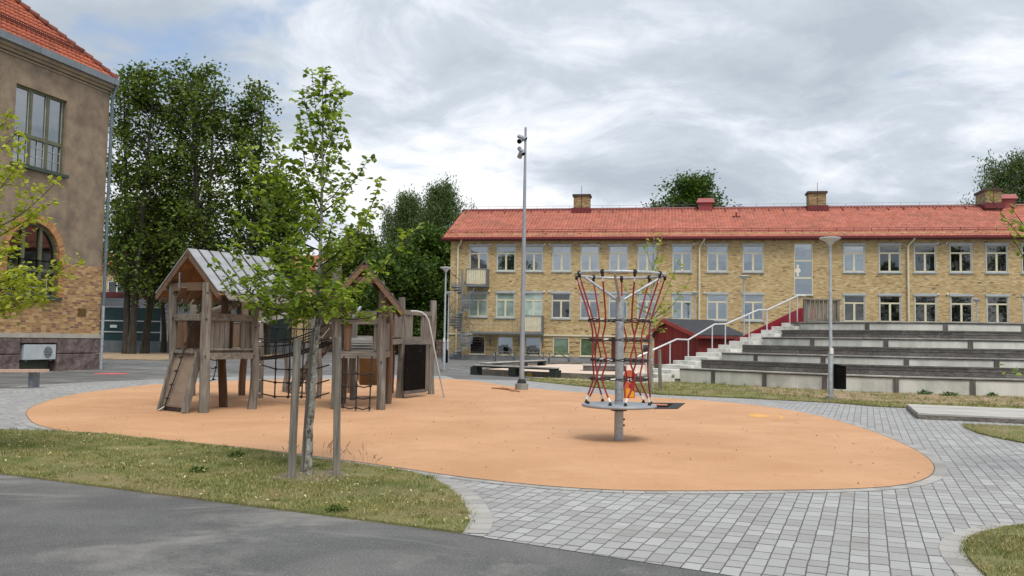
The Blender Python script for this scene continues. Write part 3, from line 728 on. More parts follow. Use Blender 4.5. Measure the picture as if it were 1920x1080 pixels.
boxes = [(c_-aR, c_+aR, az0, azs+aR) for c_ in arcs]
wall_mesh(mb, -HL, 0, zb1, HZ, ups+[(b_[0], b_[1], b_[2], b_[3]) for b_ in boxes], 0, .3)
mb.add([(0, 0, zb1), (0, HW, zb1), (0, HW, HZ), (0, 0, HZ)], [(0, 1, 2, 3)])
mb.add([(-HL, 0, zb1), (-HL, HW, zb1), (-HL, HW, HZ), (-HL, 0, HZ)], [(0, 1, 2, 3)])
mb.add([(-HL, HW, 0), (0, HW, 0), (0, HW, HZ), (-HL, HW, HZ)], [(0, 1, 2, 3)])
for c_ in arcs:   # render between the round head and its square corners
    n = 16
    for s in (-1, 1):
        pts = [(c_+s*aR*math.cos(t*math.pi/2/n), 0, azs+aR*math.sin(t*math.pi/2/n)) for t in range(n+1)]
        cr = (c_+s*aR, 0, azs+aR); mb.add([cr]+pts, [(0, t, t+1) for t in range(1, n+1)])
mb.build('rendered_wall', M['render'], H)
mb = MB(); wall_mesh(mb, -HL, 0, hz_band+.09, zb1, [(b_[0], b_[1], b_[2], 99) for b_ in boxes], -.02, .3)
mb.add([(0, -.02, hz_band), (0, HW, hz_band), (0, HW, zb1), (0, -.02, zb1)], [(0, 1, 2, 3)])
bw = mb.build('brick_wall', M['obrick'], H)
mb = MB(); mb.box2((-HL, -.05, zb1-.0), (.02, .0, zb1+.03)); 
arch = cells('arch_brick', .5, .085, .012, [(0, hx('8f5c3a')), (.4, hx('a8773f')), (.7, hx('b98a4e')), (1, hx('9c643c'))], hx('a69880'), mode='flat', uv=True, half=False)
def archstrip(c_):
    bm = bmesh.new(); uvl = bm.loops.layers.uv.new('UVMap'); prev = None; L_ = 0
    path = [(c_+aR, az0+.0), (c_+aR, azs)]+[(c_+aR*math.cos(t*math.pi/24), azs+aR*math.sin(t*math.pi/24)) for t in range(1, 24)]+[(c_-aR, azs), (c_-aR, az0)]
    out = [(c_+aR+.3, az0), (c_+aR+.3, azs)]+[(c_+(aR+.3)*math.cos(t*math.pi/24), azs+(aR+.3)*math.sin(t*math.pi/24)) for t in range(1, 24)]+[(c_-aR-.3, azs), (c_-aR-.3, az0)]
    for i in range(len(path)-1):
        d = math.dist(path[i], path[i+1]); vs = [bm.verts.new((q[0], -.03, q[1])) for q in (path[i], path[i+1], out[i+1], out[i])]
        f = bm.faces.new(vs)
        for l, uvv in zip(f.loops, ((.1, L_), (.1, L_+d), (.4, L_+d), (.4, L_))): l[uvl].uv = uvv
        L_ += d
    r = bmesh.ops.extrude_face_region(bm, geom=bm.faces[:]); bmesh.ops.translate(bm, vec=(0, .33, 0), verts=[v for v in r['geom'] if isinstance(v, bmesh.types.BMVert)])
    bmesh.ops.recalc_face_normals(bm, faces=bm.faces)
    me = bpy.data.meshes.new('brick_arch'); bm.to_mesh(me); bm.free(); me.materials.append(arch)
    o = bpy.data.objects.new('brick_arch', me); COL.objects.link(o); o.parent = H
for c_ in arcs: archstrip(c_)
mb = MB(); mb.box2((-HL, -.07, hz_band-.09), (.05, .1, hz_band+.09)); mb.box2((-.1, .1, hz_band-.09), (.05, HW, hz_band+.09)); mb.build('stone_band', pm('stone_band', hx('a19c90'), hx('b4afa2'), 2, .8), H)
granite = pm('rough_granite', hx('5c4e4d'), hx('7c6c69'), 2.2, .85, .10, 3.2, detail=8, c3=hx('4b403f'), s3=3.5)
mb = MB(); zt_ = hz_band-.09
xs_ = [-HL]+[-HL+1.7*k for k in range(1, 14)]+[nx0]; xs_ = [x for x in xs_ if x <= nx0]
def gb(a, b_, c_, d): 
    if b_-a > .05: mb.box(((a+b_)/2, .22, (c_+d)/2), (b_-a-.02, .54+random.uniform(0, .02), d-c_-.02))
for i in range(len(xs_)-1): gb(xs_[i], xs_[i+1], -.1, zt_*.52); gb(xs_[i], xs_[i+1], zt_*.52, zt_)
gb(nx1, 0.03, -.1, zt_*.52); gb(nx1, nx1+(0.03-nx1)*.85, zt_*.52, zt_); gb(nx1+(0.03-nx1)*.85, .03, zt_*.52, zt_)
gb(nx0, nx1, nz1, zt_)
mb.build('granite_plinth', granite, H, bevel=.03)
mb = MB(); mb.box2((-HL, .12, -.1), (.01, .7, zt_)); mb.box2((-.5, .7, -.1), (.01, HW, zt_))
mb = MB(); mb.box2((-HL, .12, -.1), (nx0-.1, .49, zt_)); mb.box2((nx1+.1, .12, -.1), (.0, .49, zt_)); mb.box2((-.4, .5, -.1), (-.0, HW, zt_)); mb.box2((nx0-.3, .42, -.1), (nx1+.3, .48, zt_))
mb.build('plinth_core', pm('mortar', hx('5b5650'), hx('6b665f'), 3, .9), H)
mb = MB(); mb.box2((nx0+.02, .36, 0), (nx1-.02, .40, nz1)); mb.build('niche_board', pm('green_board', hx('48503f'), hx('58604d'), 2, .8), H)
# cornice, gutter, roof
mb = MB()
for y_, za, zb_ in ((-.05, -.42, -.36), (-.10, -.30, -.18), (-.2, -.18, -.04)): mb.box2((-HL, y_, HZ+za), (-y_, 0.0, HZ+zb_))
mb.box2((-.1, 0.001, HZ-.18), (.2, HW, HZ-.05))
mb.build('cornice', pm('cornice_render', hx('7d7263'), hx('92866f'), 1.2, .9), H)
mb = MB(); mb.box2((-HL, -.34, HZ-.04), (.16, -.10, HZ+.24)); mb.box2((.0, -.10, HZ-.04), (.16, HW, HZ+.24)); 
for k in range(0, 14): mb.box2((-k*2.1-.1, -.355, HZ-.03), (-k*2.1-.06, -.341, HZ+.23))
mb.build('gutter', pm('zinc', hx('6f787d'), hx('848d91'), 1.5, .5, metal=.4), H)
th = R(43.5); e0 = Vector((.2, -.2, HZ+.2)); slp = (HW/2+.2)/math.cos(th)
mb = MB(); ap = Vector((-HW/2, HW/2, HZ+.2+(HW/2+.2)*math.tan(th))); en = Vector((-HL, HW/2, ap.z))
d_ = Vector((0, 0, -.05))
mb.add([e0+d_, ap+d_, Vector((.2, HW+.2, HZ+.15)), Vector((-HL, -.2, HZ+.15)), en+d_, Vector((-HL, HW+.2, HZ+.15))], [(0, 1, 4, 3), (0, 2, 1), (2, 5, 4, 1), (3, 4, 5)])
hr = mb.build('roof', M['rtile2'], H)
ct, st_ = math.cos(th), math.sin(th)
tile_roof('roof_tiles', M['rtile2'], hr, (.2, -.2, HZ+.2), (-1, 0, 0), (0, ct, st_), 22, slp, .24, .36, inside=lambda u, v: v*ct < u-.1, amp=.05, lift=.05)
tile_roof('roof_tiles', M['rtile2'], hr, (.2, HW+.2, HZ+.2), (0, -1, 0), (-ct, 0, st_), HW+.4, slp, .24, .36, inside=lambda u, v: v*ct < min(u, HW+.4-u)-.1, amp=.05, lift=.05)
mb = MB(); nrm = Vector((0, -st_, ct))
k = 0; pr = e0+Vector((0, 0, .05))
L_ = (ap-e0).length; hd = (ap-e0).normalized()
for k in range(int(L_/.42)): a = e0+hd*(k*.42); mb.cyl(a+Vector((0, 0, .10)), a+hd*.46+Vector((0, 0, .07)), .14, .10, 9)
mb.tube([ap, en], .14, 8)
mb.build('hip_tiles', pm('hip_tile', hx('6e3527'), hx('84432f'), 4, .7, island=.2), hr)
mb = MB()
def hrp(u, v, h): return Vector((.2-u, -.2+v*ct, HZ+.2+v*st_))+nrm*h
for h in (.12, .2, .28): mb.tube([hrp(1.25, 1.15, h), hrp(20, 1.15, h)], .018, 5)
for k in range(0, 170): mb.box(hrp(1.3+k*.11, 1.15, .2), (.02, .02, .2))
mb.build('snow_guard', pm('snow_guard', hx('4c211c'), hx('5d2b24'), 3, .5), hr)
mb = MB(); mb.tube([(.1, -.22, HZ-.02), (.09, -.21, HZ-.2), (.06, -.14, HZ-.5), (.04, -.12, HZ-.7), (.04, -.12, hz_band+1.3)], .068, 10); mb.build('downpipe', pm('pipe_paint', hx('5d6a72'), hx('6d7a82'), 3, .5, metal=.3), H, smooth=True)
mb = MB(); mb.tube([(.04, -.12, hz_band+1.3), (.04, -.12, -.05)], .064, 10); mb.build('pipe_shoe', M['galv'], H, smooth=True)
for z in (5.0, 8.5): mb = MB(); mb.tube([(.04, -.12, z), (.04, -.12, z+.07)], .078, 10); mb.build('pipe_clamp', M['galv_d'], H, smooth=True)
# hall windows
def hall_window(xa, xb, za, zb):
    W_, H_ = xb-xa, zb-za; y0, y1 = .12, .2; k = .09
    o = MB(); o.box2((0, y0, 0), (k, y1, H_)); o.box2((W_-k, y0, 0), (W_, y1, H_)); o.box2((k, y0, 0), (W_-k, y1, k)); o.box2((k, y0, H_-k), (W_-k, y1, H_))
    tz = H_*.39
    for q in (1/3, 2/3): o.box2((W_*q-.07, y0-.01, k), (W_*q+.07, y1-.01, H_-k))
    o.box2((k, y0-.02, tz-.07), (W_-k, y1-.02, tz+.07))
    wd = o.build('window', M['greenframe'], H, loc=(xa, 0, za))
    c = MB()
    for q in range(3):
        a, b_ = W_*q/3+.08, W_*(q+1)/3-.08
        c.box2((a, .14, tz+.08), (a+.03, .17, H_-k)); c.box2((b_-.03, .14, tz+.08), (b_, .17, H_-k))
        c.box2((a, .14, k), (a+.03, .17, tz-.08)); c.box2((b_-.03, .14, k), (b_, .17, tz-.08))
        c.box2(((a+b_)/2-.015, .145, k), ((a+b_)/2+.015, .165, tz-.08))
        for t in (.34, .67): c.box2((a+.03, .147, k+(tz-k)*t-.012), (b_-.03, .163, k+(tz-k)*t+.012))
    c.build('glazing_bars', pm('pale_bars', hx('9a9f98'), hx('adb2ab'), 3, .6), wd)
    p = MB(); p.box2((.05, .18, .05), (W_-.05, .19, H_-.05)); p.build('pane', M['glass_mid'], wd)
    cu = MB(); cu.box2((.06, .5, .1), (W_*.3, .52, H_)); cu.box2((W_*.74, .5, .1), (W_-.1, .52, H_)); cu.build('curtain', pm('curtain', hx('7d8184'), hx('90959a'), 3, .9), wd)
    s = MB(); s.box2((-.12, -.16, -.12), (W_+.12, .14, -.0)); s.build('sill', pm('green_sill', hx('2c3a30'), hx('3a4a3d'), 3, .5), wd)
for a in ups: hall_window(*a)
def arch_window(c_):
    k = .10; o = MB(); n = 20
    def arcp(r, y): return [(c_+r*math.cos(t*math.pi/n), y, azs+r*math.sin(t*math.pi/n)) for t in range(n+1)]
    oo = [(c_+aR, 0, az0)]+arcp(aR, 0)+[(c_-aR, 0, az0)]; ii = [(c_+aR-k, 0, az0)]+arcp(aR-k, 0)+[(c_-aR+k, 0, az0)]
    for i in range(len(oo)-1):
        v = [oo[i], oo[i+1], ii[i+1], ii[i]]; o.add([(p[0], .12, p[2]) for p in v]+[(p[0], .2, p[2]) for p in v], [(0, 1, 2, 3), (7, 6, 5, 4), (0, 4, 5, 1), (2, 6, 7, 3)])
    for q in (-1/3, 1/3):
        x = c_+q*aR; zt = azs+math.sqrt(aR**2-(q*aR)**2)-.03; o.box2((x-.07, .11, az0), (x+.07, .19, zt))
    tz = az0+(azt-az0)*.36; o.box2((c_-aR+k, .10, tz-.07), (c_+aR-k, .185, tz+.07)); o.box2((c_-aR+k, .12, az0), (c_+aR-k, .185, az0+.1))
    wd = o.build('arched_window', M['greenframe'], H)
    c = MB()
    for q in (-2/3, 0, 2/3): c.box2((c_+q*aR-.015, .14, az0+.1), (c_+q*aR+.015, .16, tz-.08))
    for t in (.34, .67): c.box2((c_-aR+k, .142, az0+(tz-az0)*t-.012), (c_+aR-k, .158, az0+(tz-az0)*t+.012))
    c.build('glazing_bars', pm('pale_bars', hx('9a9f98'), hx('adb2ab'), 3, .6), wd)
    p = MB(); p.add([(q[0], .185, q[2]) for q in ([(c_+aR-.03, 0, az0)]+arcp(aR-.03, 0)+[(c_-aR+.03, 0, az0)])], [tuple(range(n+3))]); p.build('pane', M['glass_dark'], wd)
    s = MB(); s.box2((c_-aR-.1, -.16, az0-.13), (c_+aR+.1, .14, az0-.0)); s.build('sill', pm('green_sill', hx('2c3a30'), hx('3a4a3d'), 3, .5), wd)
for c_ in arcs: arch_window(c_)
mb = MB(); gx0, gx1 = hl(145, 585)[0], hl(160, 585)[0]; gz0, gz1 = hl(150, 593)[1], hl(150, 578)[1]
for k in range(7): z = gz0+(gz1-gz0)*k/7; mb.box(((gx0+gx1)/2, -.035, z+.03), (gx1-gx0, .03, .035), Matrix.Rotation(R(30), 3, 'X'))
mb.build('vent_grille', pm('grille', hx('6e5636'), hx('80663f'), 3, .6), H)
# heat pump in the niche
cx0, cx1 = hl(43, 660)[0], hl(103, 660)[0]; cz0, cz1 = hl(70, 674.5)[1], hl(70, 646)[1]
def Hw(x, y, z=0): return H.matrix_basis @ Vector((x, y, z))
H.matrix_basis  # parent transform
HM = Matrix.Translation((HO[0], HO[1], 0)) @ Matrix.Rotation(HA, 4, 'Z')
AC = empty('heat_pump', HM @ Vector((cx0, -.05, cz0)), HA, 'white heat pump unit with a round fan grille in the granite niche of the hall', 'heat pump')
w_, h_ = cx1-cx0, cz1-cz0
mb = MB(); mb.box2((0, 0, 0), (w_, .38, h_)); mb.build('case', pm('pump_case', hx('a9b3b8'), hx('b8c1c5'), 2, .5), AC, bevel=.015)
fc = Vector((w_*.74, 0, h_*.5)); rr = h_*.38
mb = MB(); vs = [(fc.x+rr*math.cos(t*math.pi/12), -.004, fc.z+rr*math.sin(t*math.pi/12)) for t in range(24)]; mb.add(vs, [tuple(range(24))]); mb.build('fan_opening', M['blackplate'], AC)
mb = MB()
for k in range(-3, 4):
    q = k*rr/3.6; l_ = math.sqrt(rr*rr-q*q); mb.tube([(fc.x-l_, -.012, fc.z+q), (fc.x+l_, -.012, fc.z+q)], .008, 4); mb.tube([(fc.x+q, -.012, fc.z-l_), (fc.x+q, -.012, fc.z+l_)], .008, 4)
mb.build('fan_grille', M['galv'], AC)
mb = MB(); mb.box2((w_*.08, .05, -.06), (w_*.14, .42, -.002)); mb.box2((w_*.85, .05, -.06), (w_*.91, .42, -.002)); mb.build('bracket', M['galv_d'], AC)
# ---------------------------------------------------------------- low pavilion and brick wing at the back left
def PD(px, py, D): return V(px, py, D)
PVD = 76.0; x0 = V(120, 650, PVD).x; x1 = V(503, 650, PVD).x; zt = V(300, 553, PVD).z
PV = empty('school_pavilion', (x0, PVD, 0), 0, 'low pavilion with dark teal panels and white glazing bars behind the trees on the left', 'building')
Wd = x1-x0; pz = .95
mb = MB(); mb.box2((0, 0, -.1), (Wd, 8, pz)); mb.build('plinth', pm('pavilion_plinth', hx('6b7072'), hx('7b8082'), 2, .9), PV)
teal = pm('teal_panel', hx('123133'), hx('1b3f40'), 1, .6); mar = pm('maroon_panel', hx('3a1214'), hx('481a1b'), 1, .6)
mb = MB(); mb.box2((0, .06, pz), (Wd, 8, zt)); mb.build('wall', teal, PV)
gls = MB(); pan = MB(); bars = MB(); dk = MB(); mr = MB()
cols = [0, 1.3, 2.6, 5.6, 8.3, 8.9, 10.2, 11.6, 13.2, 14.3, 15.2, 16.4, Wd-.02]
for i in range(len(cols)-1):
    a, b_ = cols[i], cols[i+1]; bars.box2((a-.05, -.03, .0 if i in (6, 7) else pz), (a+.05, .05, zt-.3))
    rows = [pz, pz+.75, pz+1.7, pz+2.9, zt-.3]
    for r in range(4):
        bars.box2((a+.05, -.02, rows[r+1]-.05), (b_-.05, .04, rows[r+1]+.05))
        tgt = gls if (i in (4, 5, 6, 7, 9, 11) or r == 3) else (mr if i in (8,) and r < 3 else None)
        if tgt: tgt.box2((a+.05, .02, rows[r]+.05), (b_-.05, .055, rows[r+1]-.05))
gls.build('glazing', M['glass_dark'], PV); bars.build('glazing_bars', pm('pale_frame', hx('b9beba'), hx('c8ccc8'), 2, .5), PV); mr.build('panel', mar, PV)
mb = MB(); mb.box2((cols[6]+.1, -.035, .02), (cols[6]+1.05, -.02, 2.5)); mb.build('door', pm('ochre_door', hx('8a6a3a'), hx('9b7946'), 2, .6), PV)
mb = MB(); mb.box2((3.9, -.03, 2.05), (4.5, -.01, 2.3)); mb.box2((cols[8]+.4, -.03, 1.2), (cols[8]+.55, -.01, 1.6)); mb.build('notice', M['white'], PV)
mb = MB(); mb.box2((-.4, -.7, zt-.3), (Wd+.3, 8.3, zt+.15)); mb.build('roof', pm('maroon_fascia', hx('5f2024'), hx('74292c'), 2, .6), PV)
WGD = 86.0; x0 = V(120, 650, WGD).x; x1 = V(584, 650, WGD).x; ze = V(560, 503, WGD).z; zr = V(560, 477, WGD+5).z
WG = empty('brick_wing', (x0, WGD, 0), 0, 'two storey yellow brick school wing with an orange tiled roof behind the pavilion', 'building')
Wd = x1-x0; ops = [(k*3.2+.8, k*3.2+2.6, 5.2, 6.7) for k in range(int(Wd/3.2))]+[(k*3.2+.8, k*3.2+2.6, 1.4, 3.4) for k in range(int(Wd/3.2)-1)]
mb = MB(); wall_mesh(mb, 0, Wd, .9, ze, ops, 0, .15); mb.add([(Wd, 0, .9), (Wd, 14, .9), (Wd, 14, ze), (Wd, 7, zr), (Wd, 0, ze)], [(0, 1, 2, 3, 4)]); mb.add([(0, 14, 0), (Wd, 14, 0), (Wd, 14, ze), (0, 14, ze)], [(0, 1, 2, 3)])
mb.build('wall', M['ybrick'], WG)
mb = MB(); mb.box2((0, -.03, -.1), (Wd+.03, .2, .9)); mb.box2((Wd-.1, .2, -.1), (Wd+.03, 14, .9)); mb.build('plinth', pm('wing_plinth', hx('6f7375'), hx('808486'), 2, .9), WG)
for a in ops:
    o = MB(); o.box2((0, .02, 0), (.08, .1, a[3]-a[2])); o.box2((a[1]-a[0]-.08, .02, 0), (a[1]-a[0], .1, a[3]-a[2])); o.box2((.08, .02, a[3]-a[2]-.08), (a[1]-a[0]-.08, .1, a[3]-a[2])); o.box2((.08, .02, 0), (a[1]-a[0]-.08, .1, .08)); o.box2(((a[1]-a[0])/2-.05, .02, .08), ((a[1]-a[0])/2+.05, .1, a[3]-a[2]-.08))
    wd = o.build('window', M['white'], WG, loc=(a[0], 0, a[2])); p = MB(); p.box2((.04, .08, .04), (a[1]-a[0]-.04, .09, a[3]-a[2]-.04)); p.build('pane', M['glass_dark'], wd)
mb = MB(); sa = math.atan2(zr-ze, 7); sl2 = 7.6/math.cos(sa)
for sg, yy in ((1, -.6), (-1, 14.6)):
    a = Vector((-.4, yy, ze-.05)); u_ = Vector((0, sg*math.cos(sa), math.sin(sa)))*sl2; L_ = Vector((Wd+.8, 0, 0)); t = Vector((0, 0, -.12))
    mb.add([a, a+L_, a+L_+u_, a+u_, a+t, a+L_+t, a+L_+u_+t, a+u_+t], [(0, 1, 2, 3), (7, 6, 5, 4), (0, 4, 5, 1), (0, 3, 7, 4), (1, 5, 6, 2)])
wr = mb.build('roof', M['rtile'], WG)
tile_roof('roof_tiles', M['rtile'], wr, (-.4, -.6, ze-.05), (1, 0, 0), (0, math.cos(sa), math.sin(sa)), Wd+.8, sl2, .35, .42)
mb = MB(); mb.box2((Wd+.38, -.65, ze-.25), (Wd+.43, .2, ze)); mb.beam((Wd+.42, -.6, ze-.1), (Wd+.42, 7, zr+.05), .05, .25); mb.build('bargeboard', M['white'], WG)
# ================================================================== TERRACE, STEPS, SLIDE
UV_ = Vector((.9, .44)).normalized(); NB = Vector((-UV_.y, UV_.x))      # along the stair, and its far side
P0 = Vector((6.47, 33.9))
base = [P0, Vector((8.2, 31.7)), Vector((10.0, 29.7)), Vector((11.9, 28.35)), Vector((13.9, 27.6)), Vector((16.2, 27.15)), Vector((19.5, 26.9)), Vector((26.5, 26.9))]
base = smooth_poly(base, 1, False)
TZ = [.56, .88, 1.17, 1.48, 1.81, 2.11, 2.45]; TR = .92; TE = 1.02
TC = empty('seating_terrace', (0, 0, 0), 0, 'curved concrete and timber seating terrace rising in seven tiers on the right', 'seating terrace')
def offs(poly, d):
    out = []
    for i, p in enumerate(poly):
        a = poly[max(i-1, 0)]; c = poly[min(i+1, len(poly)-1)]; t = (c-a).normalized(); out.append(p+Vector((-t.y, t.x))*d)
    return out
tiers = []
for k in range(7):
    pl = offs(base, TR*k); e = P0+UV_*(TE*k)
    # keep what lies on the near side of the stair line
    pl = [p for p in pl if (p-P0).dot(NB) < -.35]
    tiers.append([e]+pl)
def setback(pl, d): return offs(pl, d)
for k, pl in enumerate(tiers):
    z0 = TZ[k-1] if k else -.1; z1 = TZ[k]
    back = [Vector((26.5, 44)), tiers[6][0]+UV_*.3+Vector((0, 2.5))] if k == 6 else [Vector((26.5, 44)), P0+UV_*(TE*6)+UV_*.3]
    if k % 2 == 0:   # concrete riser with dark posts and a timber capping
        mb = MB(); mb.prism(pl+back, -.1 if k == 0 else TZ[k-1]-.25, z1-.03); mb.build('concrete_tier', M['concrete'], TC)
        cp = MB(); n = len(pl); o = offs(pl, -.04); q = offs(pl, .42)
        for i in range(n-1): cp.prism([o[i], o[i+1], q[i+1], q[i]], z1-.028, z1+.008)
        cp.build('capping', M['woodlt_x'], TC)
        cc = MB(); o = offs(pl, -.025); q = offs(pl, .0)
        for i in range(n-1): cc.prism([o[i], o[i+1], q[i+1], q[i]], z1-.075, z1-.029)
        cc.build('capping_rail', M['wooddk_x'], TC)
        d = 0; tot = 0; step = 2.75 if k else 2.2; nxt = (1.6 if k == 0 else .9+k*.4)
        pp = MB()
        for i in range(n-1):
            seg = (pl[i+1]-pl[i]).length
            while nxt < tot+seg:
                p = pl[i].lerp(pl[i+1], (nxt-tot)/seg); t = (pl[i+1]-pl[i]).normalized(); a_ = math.atan2(t.y, t.x)
                q = MB(); q.box((p.x, p.y, (max(z0, -.1)+z1-.076)/2), (.16, .07, z1-.076-max(z0, -.1)), Matrix.Rotation(a_, 3, 'Z')); q.build('post', M['wooddk_z'], TC); nxt += step
            tot += seg
    else:            # two dark boards as a seat front
        mb = MB(); mb.prism(offs(pl, .06)+back, TZ[k-1]-.3, z1-.05); mb.build('tier_core', M['concrete_d'], TC)
        bb = MB(); hh = (z1-z0)/2
        for i in range(len(pl)-1):
            for j in range(2):
                o0 = offs(pl, 0); o1 = offs(pl, .055)
                bb.prism([o0[i], o0[i+1], o1[i+1], o1[i]], z0+hh*j+.012, z0+hh*(j+1)-(.008 if j == 0 else .04))
        bb.build('seat_front', M['wooddk_x'], TC)
        cp = MB(); o = offs(pl, -.03); q = offs(pl, .45)
        for i in range(len(pl)-1): cp.prism([o[i], o[i+1], q[i+1], q[i]], z1-.038, z1+.006)
        cp.build('seat_board', M['wooddk_x'], TC)
# grassy hill carrying the top tier
T6 = tiers[6]
hill = [T6[0]+UV_*.2+Vector((0, .5))]+[p+Vector((0, .6)) for p in T6[1:]]
hp = [Vector((tiers[6][0].x+.3, tiers[6][0].y+.8)), Vector((26.5, 32.9)), Vector((27.5, 32.9)), Vector((27.5, 40)), Vector((15, 42)), Vector((12.6, 39.5))]
mb = MB(); out = [Vector((27.5, 50)), Vector((14, 50)), Vector((11.2, 45)), ]
mb.prism(hp, -.1, 2.40); o = mb.build('mound', M['lawn']); o['kind'] = 'structure'
mb = MB(); top = [(12.6, 39.5), (15, 42), (27.5, 40)]; bot = [(11.4, 42.5), (13.5, 47), (27.5, 47)]
mb.add([(p[0], p[1], 2.39) for p in top]+[(p[0], p[1], 0) for p in bot], [(0, 1, 4, 3), (1, 2, 5, 4)])
o = mb.build('bank', M['lawn']); o['kind'] = 'structure'
# steps
ST2 = empty('stair_flight', (0, 0, 0), 0, 'pale concrete outdoor stair climbing along the left end of the terrace', 'steps')
ns = 15; rise = 2.45/ns
def s_of(z): return .4+(z-.56)/.286
SW2 = 1.45
for j in range(ns):
    z = rise*(j+1); s0 = s_of(z)-.57; a = P0+UV_*s0; b_ = P0+UV_*(s0+(.74 if j < ns-1 else 2.2)); mb = MB()
    # widen the steps a little towards the viewer where the tiers start
    mb.prism([a-NB*.0, b_-NB*.0, b_+NB*SW2, a+NB*SW2], max(-.1, z-rise*2-.02), z-.0)
    mb.build('step', M['concrete2'], ST2, bevel=.012)
mb = MB(); a = P0+UV_*(s_of(0)-.1); b_ = P0+UV_*8.2; c_ = P0+UV_*(s_of(2.2)-.2)
qa = [(P0+UV_*s_of(.05)).to_3d(), (P0+UV_*9.2).to_3d()]
vs = []
for off in (.05, SW2-.05):
    for (s_, z) in ((s_of(.3), -.1), (9.0, -.1), (9.0, 2.2), (s_of(2.2), 2.05), (s_of(.3), .15)):
        p = P0+UV_*s_+NB*off; vs.append((p.x, p.y, z))
mb.add(vs, [(0, 1, 2, 3, 4), (9, 8, 7, 6, 5), (0, 5, 6, 1), (1, 6, 7, 2), (2, 7, 8, 3), (3, 8, 9, 4), (4, 9, 5, 0)]); mb.build('stair_core', M['concrete_d'], ST2)
# handrail
HR = empty('handrail', (0, 0, 0), 0, 'galvanised steel handrail running up the far side of the outdoor stair', 'handrail')
def fs(px):     # distance along the far edge for a picture column
    d = ray(px, 640); k = d.x/d.y; A = P0+NB*(SW2-.12); return (k*A.y-A.x)/(UV_.x-k*UV_.y)
rail_px = [(1198, 668), (1257+12, 636), (1290.6, 637), (1340, 608), (1361, 607.5), (1422, 581), (1439, 581), (1497, 554)]
pts = []
for px, py in rail_px:
    s_ = fs(px); p = P0+NB*(SW2-.12)+UV_*s_; pts.append(V(px, py, p.y))
pts = [pts[0]+Vector((-.05, 0, -.03))]+pts+[pts[-1]+Vector((.35, .12, .0))]
mb = MB(); mb.tube(pts, .034, 8); mb.build('rail', M['railsteel'], HR, smooth=True)
def zrail(s_):
    best = pts[0].z
    for a, b_ in zip(pts, pts[1:]):
        sa_, sb_ = (Vector((a.x, a.y))-P0).dot(UV_), (Vector((b_.x, b_.y))-P0).dot(UV_)
        if sa_ <= s_ <= sb_: return a.z+(b_.z-a.z)*(s_-sa_)/max(1e-6, sb_-sa_)
    return pts[-1].z
for px in (1211.6, 1256.4, 1290.6, 1335.4, 1360, 1404.7, 1438, 1481, 1495):
    s_ = fs(px); p = P0+NB*(SW2-.12)+UV_*s_; zb = max(0, min(2.45, rise*math.floor(((s_-.4)*.286+.56+.57*.286)/rise)))
    mb = MB(); mb.cyl((p.x, p.y, zb), (p.x, p.y, zrail(s_)), .026, None, 8); mb.build('post', M['railsteel'], HR, smooth=True)
# red slide beyond the stair
SLD = empty('red_slide', (0, 0, 0), 0, 'long dark red slide with high side panel running down beside the outdoor stair', 'slide')
crim = pm('crimson_slide', hx('7d1226'), hx('8f1a2e'), 2.5, .45); A = P0+NB*(SW2+.25)
def sp(s_, off, z): p = A+UV_*s_+NB*off; return Vector((p.x, p.y, z))
prof = [(-1.2, .02, .25), (.0, .12, .32), (1.0, .25, .50), (2.9, .62, 1.19), (7.8, 2.1, 3.15), (8.1, 2.2, 3.17)]
for off, dn in ((0, .0), (.95, .45)):
    nm = 'side_panel'; mb = MB(); n = len(prof); vs = [sp(s_, off, a) for s_, a, b_ in prof]+[sp(s_, off, b_-dn*min(1, b_-a)) for s_, a, b_ in prof]+[sp(s_, off+.05, a) for s_, a, b_ in prof]+[sp(s_, off+.05, b_-dn*min(1, b_-a)) for s_, a, b_ in prof]
    f = []
    for i in range(n-1): f += [(i, i+1, n+i+1, n+i), (2*n+i+1, 2*n+i, 3*n+i, 3*n+i+1), (n+i, n+i+1, 3*n+i+1, 3*n+i), (i+1, i, 2*n+i, 2*n+i+1)]
    f += [(0, n, 3*n, 2*n), (n-1, 3*n-1, 4*n-1, 2*n-1)]
    mb.add(vs, f); mb.build(nm, crim, SLD)
mb = MB(); n = len(prof); vs = []
for off in (.05, .95):
    vs += [sp(s_, off, a+.04) for s_, a, b_ in prof]
mb.add(vs, [(i, i+1, n+i+1, n+i) for i in range(n-1)]); mb.build('chute', crim, SLD)
mb = MB(); mb.box2((0, 0, 0), (.5, .12, .62)); mb.build('end_panel', pm('salmon_panel', hx('b5624c'), hx('c06f58'), 3, .6), SLD, loc=sp(7.9, -.25, 2.55))
# timber rail on the terrace top
RA = empty('timber_railing', (0, 0, 0), 0, 'short grey timber railing of upright slats on top of the terrace', 'railing')
a = V(1509, 602, 37.2); b_ = V(1572, 602, 37.2); zb = TZ[6]
for x in (a.x, b_.x-.02):
    mb = MB(); mb.box((x, 37.2, zb+.45), (.12, .12, 1.0)); mb.build('post', M['wood_z'], RA)
mb = MB(); mb.box2((a.x-.05, 37.12, zb+.96), (b_.x+.1, 37.32, zb+1.02)); mb.build('top_rail', M['wood_x'], RA)
mb = MB(); mb.box2((a.x+.07, 37.15, zb+.02), (b_.x-.07, 37.2, zb+.17)); mb.build('bottom_rail', M['wood_x'], RA)
mb = MB(); mb.box2((a.x-.5, 36.6, zb-.06), (b_.x+.3, 38.6, zb+.015)); mb.build('floor_board', M['wooddk_x'], RA)
n = 7
for k in range(n):
    x = a.x+.16+(b_.x-a.x-.32)*k/(n-1); mb = MB(); mb.box2((x-.075, 37.205, zb+.12), (x+.075, 37.235, zb+.958)); mb.build('slat', M['wood_z'], RA)
